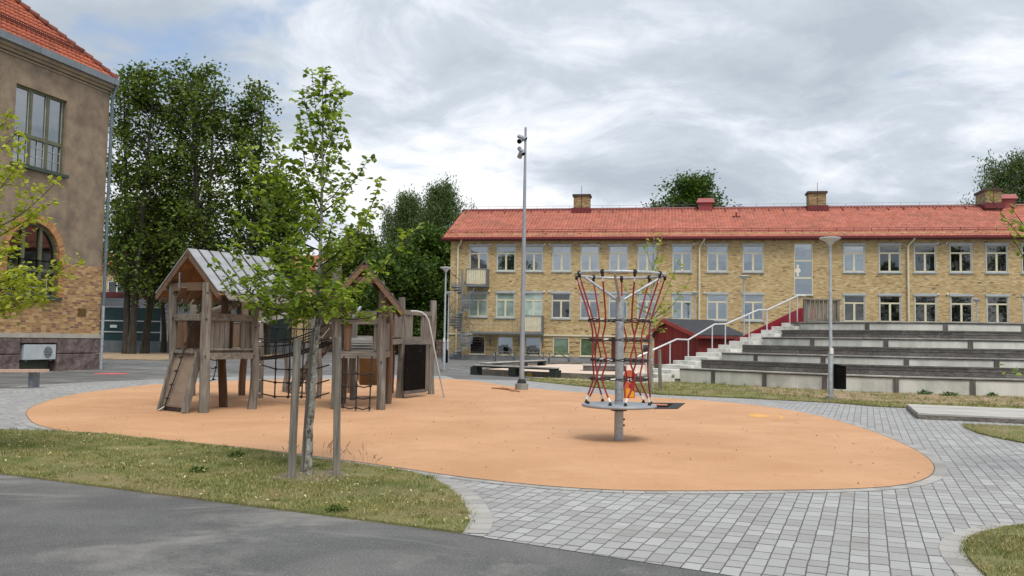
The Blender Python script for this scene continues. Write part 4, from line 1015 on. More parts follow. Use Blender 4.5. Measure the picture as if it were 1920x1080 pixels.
# ================================================================== RED HUT
HC = Vector((9.62, 45.4)); hd1 = Vector((-1.73, 3.5)).normalized(); hang = math.atan2(hd1.x, -hd1.y)  # local +x runs along the long side
HT = empty('red_shed', (HC.x, HC.y, 0), math.atan2(.443, .897), 'small dark red boarded shed with a black felt roof behind the outdoor stair', 'shed')
Lh, Wh, ze, zr, YR = 2.75, 3.9, 1.92, 2.70, 2.65
red = cells('red_boarding', .14, 9, .018, [(0, hx('6e201f')), (.5, hx('7d2826')), (1, hx('88302c'))], hx('4a1413'), bump=.01, half=False)
mb = MB(); mb.add([(0, 0, -.05), (Lh, 0, -.05), (Lh, Wh, -.05), (0, Wh, -.05), (0, 0, ze), (Lh, 0, ze), (Lh, Wh, ze), (0, Wh, ze), (0, YR, zr), (Lh, YR, zr)],
       [(0, 1, 5, 4), (2, 3, 7, 6), (3, 0, 4, 8, 7), (1, 2, 6, 9, 5)]); mb.build('wall', red, HT)
mb = MB(); oh = .3
def hut_e(y0): return ze-oh*(zr-ze)/YR if y0 < 1 else ze-oh*(zr-ze)/(Wh-YR)
for y0 in (-oh, Wh+oh):
    a = Vector((-.3, y0, hut_e(y0)+.06)); r = Vector((-.3, YR, zr+.06)); L_ = Vector((Lh+.6, 0, 0)); t = Vector((0, 0, .07))
    mb.add([a, a+L_, r+L_, r, a+t, a+L_+t, r+L_+t, r+t], [(3, 2, 1, 0), (4, 5, 6, 7), (0, 1, 5, 4), (1, 2, 6, 5), (3, 0, 4, 7)])
mb.build('roof', pm('black_felt', hx('2b2d31'), hx('393b40'), 3, .9, .002, 60), HT)
for y0 in (-oh, Wh+oh): mb = MB(); mb.beam((-.33, y0, hut_e(y0)+.02), (-.33, YR, zr+.02), .04, .2); mb.build('bargeboard', pm('red_trim', hx('8a2f2b'), hx('98403a'), 3, .6), HT)
mb = MB(); mb.box2((-.3, -oh-.04, hut_e(-oh)-.06), (Lh+.3, -oh, hut_e(-oh)+.08)); mb.build('fascia', pm('red_trim', hx('6d2422'), hx('7b302c'), 3, .6), HT)
mb = MB(); mb.box2((-.03, .05, 1.55), (-.01, Wh-.05, 1.62)); mb.build('trim_board', pm('red_trim2', hx('5f1b1a'), hx('6b201f'), 3, .6), HT)
q = V(1256, 690, 41.5)
PB = empty('potting_table', (q.x, q.y, 0), R(8), 'low dark table with a pale cloth in front of the red shed', 'table')
mb = MB(); mb.box2((-.65, -.3, .42), (.65, .3, .5)); mb.build('tabletop', M['wooddk_x'], PB)
for sx_ in (-.6, .6): mb = MB(); mb.box2((sx_-.05, -.28, 0), (sx_+.05, .28, .42)); mb.build('leg', M['wooddk_z'], PB)
mb = MB(); mb.box2((-.1, -.29, .505), (.4, .28, .52)); mb.build('cloth', pm('pale_cloth', hx('b4b0a2'), hx('c6c2b4'), 4, .9), PB)
# ================================================================== SANDPIT, BENCHES, TABLES
SB = empty('sandpit_edging', (0, 0, 0), 0, 'weathered timber edging around the sandpit in front of the school', 'sandpit')
sc = [G(*p) for p in [(903, 702), (1045, 709.5), (1205, 717), (1240, 703), (1225, 688.5), (1050, 686.5), (930, 691.5)]]
for i in range(len(sc)):
    a, b_ = sc[i], sc[(i+1) % len(sc)]
    h0 = .24
    mb = MB(); mb.beam(a+Vector((0, 0, h0/2)), b_+Vector((0, 0, h0/2)), .12, h0); mb.build('edge_board', M['wood_x'], SB)
q = G(1133, 700.5); DK = empty('sandpit_deck', (q.x, q.y, 0), R(-4), 'flat grey timber play deck standing in the sandpit', 'deck')
mb = MB()
for k in range(6): mb.box2((-1.05, -.9+k*.3, .38), (1.05, -.9+k*.3+.28, .43))
mb.build('boards', M['woodlt_x'], DK); mb = MB(); mb.box2((-1.0, -.88, .1), (1.0, -.8, .375)); mb.build('bearer', M['wooddk_x'], DK); mb = MB(); mb.box2((-1.0, .7, .1), (1.0, .8, .375)); mb.build('bearer', M['wooddk_x'], DK)
gl = 'low benches of thin boards on dark legs by the sandpit'
bp_ = pm('dark_green_black', hx('17201c'), hx('222c27'), 4, .8)
def lowbench(a, b_, legs, label):
    L_ = (b_-a).length; ang = math.atan2((b_-a).y, (b_-a).x); e = empty('low_bench', (a.x, a.y, 0), ang, label, 'bench', gl)
    mb = MB(); mb.box2((0, -.2, .40), (L_, .0, .445)); mb.box2((0, .02, .40), (L_, .2, .445)); mb.build('seat', M['woodlt_x'], e)
    mb = MB(); mb.box2((0.05, -.19, .34), (L_-.05, .19, .395)); mb.build('seat_bearer', bp_, e)
    for t in legs: mb = MB(); mb.box2((t*L_-.17, -.19, 0), (t*L_+.17, .19, .338)); mb.build('leg', bp_, e)
a, b_ = G(889, 702.5), G(1045, 710); lowbench(a, b_, (.025, .5, .975), 'front low bench with three dark legs beside the floodlight mast foot')
a, b_ = G(905, 697.5), G(1020, 689.5); lowbench(a, b_, (.2, .62, .95), 'rear low bench slanting behind the front one at the sandpit')
protoT = None
def picnic():
    e = empty('picnic_table', (0, 0, 0), 0, '', 'picnic table', 'picnic tables along the school wall')
    mb = MB()
    for k in range(5): mb.box2((-.9, -.36+k*.145, .70), (.9, -.36+k*.145+.135, .735))
    mb.build('tabletop', M['wood_x'], e)
    for s in (-1, 1):
        mb = MB(); mb.box2((-.9, s*.75-.13, .42), (.9, s*.75-.005, .455)); mb.box2((-.9, s*.75+.005, .42), (.9, s*.75+.13, .455)); mb.build('bench', M['wood_x'], e)
    for sx_ in (-.65, .65):
        for s in (-1, 1): mb = MB(); mb.beam((sx_, s*.25, .69), (sx_, s*.62, 0), .05, .09); mb.build('leg', M['galv_d'], e)
        mb = MB(); mb.box2((sx_-.02, -.8, .34), (sx_+.02, .8, .415)); mb.build('crossbar', M['galv_d'], e)
    mb = MB(); mb.beam((-.62, 0, .38), (-.1, 0, .68), .03, .05); mb.beam((.62, 0, .38), (.1, 0, .68), .03, .05); mb.build('brace', M['galv_d'], e)
    return e
pt = picnic()
for i, (px, py, lb) in enumerate([(945, 679.5, 'picnic table in front of the second basement window from the left, leftmost of three'), (1000, 680.5, 'picnic table directly behind the floodlight mast, middle of three'), (1048, 683, 'picnic table in front of the green basement blind, rightmost of three')]):
    q = G(px, py); place(pt, i, q+Vector((0, .3, 0)), R(-6), lb)
for px, py, c_, nm, lb in ((993, 707, 'a08a2a', 'sand_mould', 'small yellow sand toy lying by the floodlight mast foot'), (1022, 707.5, '9a2026', 'sand_bucket', 'small red sand toy lying on the spilled sand')):
    q = G(px, py); mb = MB(); mb.lathe([(.02, 0), (.17, 0), (.15, .06), (.10, .13), (.05, .15), (.01, .15)], (q.x, q.y, .03), 10); mb.box((q.x-.2, q.y, .07), (.18, .06, .05))
    tag(mb.build(nm, pm(nm+'_plastic', hx(c_), hx(c_), 3, .5), smooth=True), lb, 'toy')
# ================================================================== DECK PLATFORM and BENCH
pa, pb, pc, pd = G(1721.7, 786), G(1701, 767.5), V(2300, 795, 18.7), G(2300, 813)
dl = empty('low_deck', (0, 0, 0), 0, 'low grey timber deck platform lying on the pavers at the right edge', 'deck')
A_ = pa; ex = (G(1920, 795.5)-pa).normalized(); ey = (pb-pa).normalized(); Ld = 7.5; Wd_ = (pb-pa).length; ey2 = Vector((-ex.y, ex.x, 0))
nb = 7; wd2 = abs((pb-pa).dot(ey2))
mb = MB(); sh = (pb-pa).dot(ex)/wd2
for k in range(nb):
    v0, v1 = wd2*k/nb+.006, wd2*(k+1)/nb-.006
    cs = [A_+ey2*v0+ex*(sh*v0), A_+ey2*v0+ex*Ld, A_+ey2*v1+ex*Ld, A_+ey2*v1+ex*(sh*v1)]; mb.prism(cs, .095, .13)
mb.build('boards', pm('silver_decking', hx('9c9a94'), hx('b8b6b0'), 4, .85, .002, 30, island=.12, stretch=(.3, 2, 1)), dl)
mb = MB(); mb.beam(A_+Vector((0, 0, .045)), A_+ex*Ld+Vector((0, 0, .045)), .05, .098); mb.beam(A_+Vector((0, 0, .045)), pb+Vector((0, 0, .045)), .05, .098); mb.build('fascia', M['wood_x'], dl)
bq = G(63, 727)
BE = empty('plank_bench', (bq.x, bq.y, 0), 0, 'long backless bench with a warm timber seat at the left edge', 'bench')
sa_ = V(86, 695, bq.y); ee = V(0, 700, bq.y-.55)
dvec = Vector((ee.x-sa_.x, ee.y-sa_.y, 0)).normalized()
z_ = sa_.z
mb = MB()
for o in (-.17, .0, .17): mb.beam(Vector((sa_.x, sa_.y+o, z_)), Vector((sa_.x, sa_.y+o, z_))+dvec*4.0, .15, .07)
mb.build('seat', pm('warm_plank', hx('a98a78'), hx('c4a898'), 6, .8, stretch=(1, 6, 6)), BE)
for o in bpy.data.objects:
    if o.parent == BE: o.location = (-bq.x, -bq.y, 0)
mb = MB(); mb.box2((-.05, -.2, 0), (.05, .2, z_-.036)); mb.build('leg', M['galv_d'], BE)
mb = MB(); mb.box2((-2.9, -.7, 0), (-2.75, -.3, z_-.025)); mb.build('leg', M['galv_d'], BE)
# ================================================================== LAMPS, MAST, BIN
def lamp(hh):
    e = empty('street_lamp', (0, 0, 0), 0, '', 'street lamp', 'grey mushroom topped lamp posts')
    mb = MB(); mb.lathe([(.14, 0), (.15, .0), (.15, .12), (.12, .13), (.085, .14)], (0, 0, 0), 16); mb.build('foot', M['concrete_d'], e, smooth=True)
    mb = MB(); mb.lathe([(.07, .1), (.07, hh*.28), (.045, hh*.30), (.038, hh-.18)], (0, 0, 0), 14); mb.build('post', M['lampmetal'], e, smooth=True)
    mb = MB(); mb.lathe([(.045, -.22), (.06, -.2), (.13, -.12), (.285, -.045), (.295, -.03), (.27, -.015), (.14, .0), (.01, .01)], (0, 0, hh), 28); mb.build('lamp_head', M['lamphead'], e, smooth=True)
    mb = MB(); mb.box2((-.045, -.09, hh*.28+.02), (.045, -.045, hh*.28+.17)); mb.build('label_plate', M['white'], e)
    return e
lp = lamp(4.45)
LP = [(1558, 751, 444, 'lamp post in front of the terrace with the black bin on it'), (832, 697, 500, 'taller lamp post left of the school corner, right of the climbing frame'),
      (839, 678, 547, 'lamp post in front of the left corner of the school facade'), (1395, None, 516, 'lamp post rising behind the outdoor stair handrail'),
      (1303, None, 547, 'lamp post behind the red shed roof, beside the middle downpipe'), (1832, None, 560, 'lamp post behind the terrace at the right of the school facade'), (826, 668, 606, 'thin distant lamp post between the climbing frame and the school corner')]
for i, (px, py, ty, lb) in enumerate(LP):
    if py is None: D = {1395: 44, 1303: 57.5, 1832: 55}[px]; q = V(px, 640, D); q.z = 0
    else: q = G(px, py)
    if px == 826: q = V(826, 640, 95); q.z = 0
    top = V(px, ty, q.y).z; o = place(lp, i, q, 0, lb); o.scale = (1.0, 1.0, top/4.46)
q = G(1571, 751); lq = G(1558, 751)
WB = empty('litter_bin', (lq.x+.23, lq.y-.02, .32), 0, 'black rectangular litter bin hung on the lamp post by the terrace', 'litter bin')
mb = MB(); mb.box2((-.13, -.16, 0), (.13, .16, .60)); mb.build('bin_body', M['blackplate'], WB, bevel=.015)
mb = MB(); mb.add([(-.13, -.165, .602), (.13, -.165, .602), (.13, .165, .602), (-.13, .165, .602), (-.13, -.165, .68), (-.13, .165, .68), (.13, -.165, .62), (.13, .165, .62)], [(3, 2, 1, 0), (4, 6, 7, 5), (0, 1, 6, 4), (2, 3, 5, 7), (1, 2, 7, 6), (3, 0, 4, 5)]); mb.build('lid', M['blackplate'], WB)
q2 = G(839, 680); mb = MB(); mb.lathe([(.16, 0), (.2, .05), (.2, .75), (.17, .85), (.02, .87)], (q2.x-.15, q2.y-.3, 0), 14); tag(mb.build('round_bin', M['blackplate'], smooth=True), 'black round litter bin beside the lamp post at the school corner', 'litter bin')
q = G(978, 731); mh = V(984.5, 239, q.y).z
MS = empty('floodlight_mast', (q.x, q.y, 0), 0, 'tall grey floodlight mast with spotlights standing on a concrete block at the play area edge', 'floodlight mast')
MS.rotation_euler = (0, R(-.0), 0)
mb = MB(); mb.lathe([(.02, -.1), (.20, -.1), (.20, .18), (.18, .2), (.02, .2)], (0, 0, 0), 28); mb.build('foot_block', M['concrete_d'], MS)
mb = MB(); mb.lathe([(.14, .2), (.14, .24), (.1, .33), (.02, .33)], (0, 0, 0), 20); mb.build('collar', M['rubberblk'], MS)
mb = MB(); mb.lathe([(.076, .2), (.074, 1.5), (.058, mh*.6), (.038, mh*.88), (.035, mh)], (0, 0, 0), 18); mb.build('pole', M['mast'], MS, smooth=True)
zz = lambda y: V(978, y, q.y).z
for (y0, dx, dz, ax, nm) in ((258, -.11, 0, (Vector((.33, -.12, -.17))), 0), (264, -.16, 0, Vector((-.08, -.32, -.12)), 1), (283, -.13, 0, Vector((.18, -.16, -.28)), 2), (288, -.14, -.02, Vector((-.1, .24, -.25)), 3)):
    c_ = Vector((dx, 0, zz(y0))); d_ = ax.normalized()
    mb = MB(); mb.tube([c_-d_*.14, c_+d_*.13, c_+d_*.145], [.06, .078, .078], 16); sp_ = mb.build('spotlight', M['mast'], MS, smooth=True)
    mb = MB(); mb.tube([c_+d_*.147, c_+d_*.151], .066, 16); mb.build('lens', M['blackplate'], sp_)
    mb = MB(); mb.tube([c_, Vector((-.0, 0, c_.z+.02))], .02, 6); mb.build('bracket', M['mast'], sp_)
# ================================================================== TREES STAKES etc are in the vegetation part
# ================================================================== NET SPINNER
q = G(1160, 827)
NS = empty('net_carousel', (q.x, q.y, 0), 0, 'climbing carousel of red ropes between a steel ring and a round grey disc', 'climbing carousel')
mb = MB(); mb.lathe([(.069, -.05), (.069, .5)], (0, 0, 0), 24); mb.build('lower_post', M['galv'], NS, smooth=True)
for z in (.24, .33): mb = MB(); mb.cyl((.066, 0, z), (.09, 0, z), .016, None, 8); mb.build('bolt', M['black'], NS)
mb = MB(); mb.lathe([(.069, .455), (.12, .46), (.13, .49), (.13, .505)], (0, 0, 0), 24); mb.build('bearing_collar', M['rubberblk'], NS, smooth=True)
DT = .565; mb = MB(); mb.lathe([(.05, .506), (.50, .508), (.555, .515), (.572, .536), (.565, .556), (.54, DT), (.05, DT)], (0, 0, 0), 56); mb.build('disc', pm('disc_grey', hx('8d939b'), hx('a0a6ad'), 5, .55, metal=.2), NS, smooth=True)
PT = V(1160, 557, q.y).z; mb = MB(); mb.lathe([(.064, DT), (.064, PT), (.055, PT+.005), (.01, PT+.01)], (0, 0, 0), 24); mb.build('upper_post', M['galv'], NS, smooth=True)
for zz_ in (.62, .78, .94):
    for a in (-60, -100, -140): mb = MB(); mb.cyl((.062*math.cos(R(a)), .062*math.sin(R(a)), zz_), (.07*math.cos(R(a)), .07*math.sin(R(a)), zz_), .008, None, 6); mb.build('rivet', M['rubberblk'], NS)
RZ = 2.535; RR = .69; mb = MB(); n = 48
ringp = [(RR*math.cos(2*math.pi*k/n), RR*math.sin(2*math.pi*k/n), RZ) for k in range(n+1)]
mb.tube(ringp, .022, 10, cap=False); mb.build('ring', M['galv'], NS, smooth=True)
for a in (16, 136, 256): mb = MB(); mb.tube([(.045*math.cos(R(a)), .045*math.sin(R(a)), PT-.05), (RR*math.cos(R(a)), RR*math.sin(R(a)), RZ-.015)], .022, 10); mb.build('brace', M['galv'], NS, smooth=True)
bands = [(1.84, .475), (1.54, .45), (1.235, .43), (.95, .44)]
offp = [0, 13, 20, 7, 20, -6]; rad = [RR]+[b_[1] for b_ in bands]+[.50]; zl = [RZ-.05]+[b_[0] for b_ in bands]+[DT+.05]
for i in range(9):
    s = 1 if i % 2 else -1; A0 = i*40+1; 
    ctl = []
    oo = [0, 4, 12, 4, 13, -7]
    for k in range(6):
        a = R(A0+s*oo[k]); ctl.append(Vector((rad[k]*math.cos(a), rad[k]*math.sin(a), zl[k])))
    if i % 2 == 0 and (i//2) % 3 == 0: pass
    # soft curve through the control points
    pts_ = []
    for k in range(5):
        p0_ = ctl[max(k-1, 0)]; p1_ = ctl[k]; p2_ = ctl[k+1]; p3_ = ctl[min(k+2, 5)]
        for t in (0, .25, .5, .75):
            pts_.append(.5*((2*p1_)+(-p0_+p2_)*t+(2*p0_-5*p1_+4*p2_-p3_)*t*t+(-p0_+3*p1_-3*p2_+p3_)*t**3))
    pts_.append(ctl[5])
    mb = MB(); mb.tube(pts_, .013, 8); rp = mb.build('rope', M['redrope'], NS, smooth=True)
    mb = MB(); e0_, e1_ = pts_[-1], pts_[-2]; d_ = (e1_-e0_).normalized(); mb.tube([e0_, e0_+d_*.07], .0165, 8); mb.build('ferrule', M['white'], rp)
    mb = MB(); mb.lathe([(.028, DT), (.026, DT+.02), (.012, DT+.045), (.008, DT+.06)], (e0_.x, e0_.y, 0), 8); mb.build('anchor', M['black'], rp)
for k in range(9):
    a = R(k*40+1); c_ = (RR*math.cos(a), RR*math.sin(a), RZ)
    mb = MB(); mb.ball(c_, .036, 10, 1.15); mb.ball((c_[0], c_[1], RZ-.05), .026, 8); kn = mb.build('rope_clamp', M['black'], NS, smooth=True)
    mb = MB(); mb.tube([(c_[0], c_[1], RZ-.06), (c_[0]*.97, c_[1]*.97, RZ-.14)], .011, 6); mb.build('ferrule', M['white'], kn)
for bi, (z, r_) in enumerate(bands):
    for s in (1, -1):
        pts_ = []
        for k in range(73):
            a = 2*math.pi*k/72; pts_.append(((r_+.012*s*math.cos(9*a))*math.cos(a), (r_+.012*s*math.cos(9*a))*math.sin(a), z+s*.016*math.sin(9*a)-.008+.006*math.sin(4*a+bi)))
        mb = MB(); mb.tube(pts_, .0085, 6, cap=False); mb.build('net_hoop', M['black'], NS, smooth=True)
    for k in (1, 4, 7):
        a = R(k*40-50+bi*7); mb = MB(); t = Vector((-math.sin(a), math.cos(a), 0)); c_ = Vector((r_*math.cos(a), r_*math.sin(a), z)); mb.tube([c_-t*.035, c_+t*.035], .014, 8); mb.build('ferrule', M['white'], NS)
# in-ground trampoline and painted totem
tp = [G(1092, 757), G(1251, 768.5), G(1270.5, 768), G(1284.5, 757.3), G(1240, 755.5), G(1130, 753)]
t0, t1, t2, t3 = G(1150, 768), G(1270.5, 768), G(1284.5, 757.5), G(1164, 755.8)
TRM = empty('ground_trampoline', (0, 0, 0), 0, 'sunken square trampoline with black rubber frame behind the carousel disc', 'trampoline')
mb = MB(); mb.prism([t0, t1, t2, t3], 0, .026); mb.build('rubber_frame', M['rubberblk'], TRM)
cc_ = (t0+t1+t2+t3)/4; q4 = [cc_+(p-cc_)*.66 for p in (t0, t1, t2, t3)]; mb = MB(); mb.prism(q4, .0262, .030); mb.build('jump_mat', M['blackplate'], TRM)
cl_ = V(1240, 763.5, 17.0); cl_ = G(1238, 763)
mb = MB(); mb.box((cl_.x, cl_.y, .05), (.33, .11, .035), Matrix.Rotation(R(-12), 3, 'Z')); tag(mb.build('wood_scrap', pm('salmon_wood', hx('b87a60'), hx('c98d72'), 4, .8), bevel=.01), 'salmon coloured plank lying on the black trampoline', 'plank')
q = G(1180, 747)
TT = empty('play_totem', (q.x, q.y, 0), R(18), 'orange, red and yellow painted play board standing behind the carousel', 'play board')
z_t = V(1180, 694, q.y).z
mb = MB(); n = 14; w2, h2 = .15, z_t; out = [(-w2, 0), (w2, 0), (w2, h2*.72)]+[(w2*math.cos(t*math.pi/n), h2*.84+h2*.16*math.sin(t*math.pi/n)) for t in range(n+1)]+[(-w2, h2*.72)]
k = len(out); mb.add([(p[0], -.04, p[1]) for p in out]+[(p[0], .04, p[1]) for p in out], [tuple(range(k)), tuple(range(2*k-1, k-1, -1))]+[(i, (i+1) % k, (i+1) % k+k, i+k) for i in range(k)])
mb.build('board', pm('orange_board', hx('a84a34'), hx('b85a38'), 3, .5), TT)
mb = MB(); mb.add([(-.12, -.046, .03), (.12, -.046, .03), (.12, -.046, h2*.22), (-.02, -.046, h2*.36), (-.12, -.046, h2*.36)], [(0, 1, 2, 3, 4)]); mb.build('yellow_patch', pm('yellow_board', hx('c98a1c'), hx('d79a28'), 3, .5), TT)
mb = MB(); mb.add([(-.03, -.047, h2*.38), (.12, -.047, h2*.25), (.12, -.047, h2*.5), (.06, -.047, h2*.58), (-.03, -.047, h2*.5)], [(0, 1, 2, 3, 4)]); mb.build('red_patch', pm('red_board', hx('8c0f18'), hx('9c1620'), 3, .5), TT)
mb = MB(); 
for cx in (-.06, .02): mb.box((cx, -.046, h2*.66), (.035, .008, .1))
mb.build('white_mark', M['white'], TT)
# fallen stick beside the mast
q = G(930, 730); mb = MB()
a = G(922, 729); b_ = G(950, 732); c_ = G(975, 736)
mb.tube([a+Vector((0, 0, .03)), b_+Vector((0, 0, .05)), c_+Vector((0, 0, .03))], [.02, .035, .015], 6); mb.tube([b_+Vector((0, 0, .05)), G(941, 728)+Vector((0, 0, .04))], [.02, .01], 5); mb.tube([b_.lerp(c_, .4)+Vector((0, 0, .04)), G(962, 736)+Vector((0, 0, .03))], [.03, .01], 5)
tag(mb.build('fallen_branch', pm('bare_branch', hx('a06f4c'), hx('bf8d68'), 6, .8)), 'bare brown branch lying on the orange surface by the mast foot', 'branch')
# ================================================================== CLIMBING FRAME
CF = empty('climbing_frame', (0, 0, 0), 0, 'large timber climbing frame with two roofed towers, nets, slides and bridges', 'climbing frame')
W3 = lambda x, y, z=0: Vector((x, y, z))
def gz(px, py, D): return V(px, py, D).z
def wpost(p, top, r=.085, sd=0, mat='wood_z', lean=(0, 0)):
    """hewn round post: slightly crooked, uneven faces, chamfered head"""
    rnd = random.Random(sd); n = 12; k = 9; vs = []; fs = []
    ph = [rnd.uniform(0, 6.28) for _ in range(4)]; am = rnd.uniform(.012, .035)
    for i in range(k):
        t = i/(k-1); z = -.05+t*(top+.05); cx = p.x+lean[0]*t+am*math.sin(2.2*t*3.1+ph[0])*(1-abs(2*t-1)*.3); cy = p.y+lean[1]*t+am*math.sin(1.7*t*3.1+ph[1])
        for j in range(n):
            a = 2*math.pi*j/n; rr = r*(1+.07*math.sin(2*a+ph[2]+t*2)+.05*math.sin(3*a+ph[3])+rnd.uniform(-.03, .03))*(1.06-.1*t)
            if i == k-1: rr *= .9
            vs.append((cx+rr*math.cos(a), cy+rr*math.sin(a), z if i < k-1 else top))
        if i == k-2:
            for q in range(n): vs[-1-q] = (vs[-1-q][0], vs[-1-q][1], top-.03)
    for i in range(k-1):
        for j in range(n): a = i*n+j; b_ = i*n+(j+1) % n; fs.append((a, b_, b_+n, a+n))
    fs.append(tuple(range((k-1)*n, k*n)))
    mb = MB(); mb.add(vs, fs); o = mb.build('post', M[mat], CF, smooth=True)
    return o
def bolts(o, p, zs, r=.085):
    for z in zs:
        mb = MB(); d = Vector((-p.x, -p.y, 0)).normalized(); s_ = p+d*(r-.005)+Vector((0, 0, z)); mb.cyl(s_, s_+d*.018, .018, .015, 8); mb.build('bolt', M['black'], o)
def P(px, py): return G(px, py)
def Pd(px, D): q = V(px, 640, D); return Vector((q.x, q.y, 0))
# --- tower with the pale boarded roof
p1, p2, p6 = P(321, 768), P(380.5, 775), P(472, 768); p4 = P(417.7, 764)
p3, p5, p7 = P(358, 743), P(455, 742), P(487, 747)
tops = [(p1, 326, 531), (p2, 390, 530), (p6, 482, 555), (p4, 420, 545), (p3, 362, 552), (p5, 459, 557), (p7, 487, 557)]
for i, (p, px, py) in enumerate(tops):
    t = gz(px, py, p.y); q = V(px, py, p.y); o = wpost(p, t, (.095 if i < 2 else .085), i, 'woodwarm_z' if i in (3, 5) else 'wood_z', ((q.x-p.x)*.9, 0)); bolts(o, p+Vector(((q.x-p.x)*.5, 0, 0)), (1.1,), .09); bolts(o, p+Vector(((q.x-p.x)*.9, 0, 0)), (t-.2, t*.72), .09)
zd = gz(430, 668, 17.2)
def rail(a, b_, z, w_=.06, h_=.13, mat='wood_x', nm='rail', ext=.0, z2=None):
    mb = MB(); mb.beam(Vector((a.x, a.y, z)), Vector((b_.x, b_.y, z if z2 is None else z2)), w_, h_, ext=ext); return mb.build(nm, M[mat], CF)
def boards(a, b_, z0, z1, n, fill=1.0, mat='wood_z', skip=(), nm='infill_board'):
    d = (b_-a); L_ = d.length; d.normalize(); ang = math.atan2(d.y, d.x); wb = L_/n
    for k in range(n):
        if k in skip: continue
        c_ = a+d*(wb*(k+.5)); mb = MB(); mb.box((c_.x, c_.y, (z0+z1)/2), (wb*.93*fill, .028, z1-z0+random.uniform(-.015, .01)), Matrix.Rotation(ang, 3, 'Z')); mb.build(nm, M[mat], CF)
zr_ = gz(340, 594, 17.3)
nrmf = lambda a, b_: Vector(((b_-a).y, -(b_-a).x, 0)).normalized()
rail(p2, p6, zd, .08, .13, ext=-.05); rail(p1, p2, zd, .07, .12); rail(p4, p1, zd); rail(p4, p6, zd)
mb = MB(); mb.prism([p1, p2, p6, p4], zd+.07, zd+.11); mb.build('deck', M['wood_x'], CF)
rail(p2, p6, zd+.13, .12, .035, nm='toe_board'); rail(p1, p2, zr_, .06, .13); rail(p2, p6, zr_+.01, .06, .14); rail(p4, p6, zr_); rail(p1, p4, zr_)
n26 = nrmf(p2, p6)
boards(p2.lerp(p6, .08)-n26*.05, p2.lerp(p6, .50)-n26*.05, zd+.13, zr_-.05, 4); boards(p2.lerp(p6, .74)-n26*.05, p2.lerp(p6, .95)-n26*.05, zd+.13, zr_-.05, 2)
boards(p1.lerp(p4, .1), p1.lerp(p4, .9), zd+.13, zr_-.05, 6, .98, 'woodwarm_z'); boards(p1.lerp(p2, .12), p1.lerp(p2, .42), zd+.13, zr_-.05, 2, .97, 'woodwarm_z'); boards(p4.lerp(p6, .1), p4.lerp(p6, .9), zd+.13, zr_-.05, 5, .97, 'woodwarm_z', skip=(1, 2))
# second open tower behind it
p8 = p3+(p7-p5)
rail(p3, p5, zd); rail(p5, p7, zd); rail(p3, p5, zr_+.03); rail(p5, p7, zr_+.03)
mb = MB(); mb.prism([p3, p4, p7, p5], zd+.07, zd+.11); mb.build('deck', M['wood_x'], CF)
boards(p3.lerp(p5, .1), p3.lerp(p5, .9), zd+.13, zr_-.02, 6, .96, 'woodwarm_z', skip=(2,)); boards(p5.lerp(p7, .15), p5.lerp(p7, .85), zd+.13, zr_-.02, 4, .96, 'woodwarm_z')
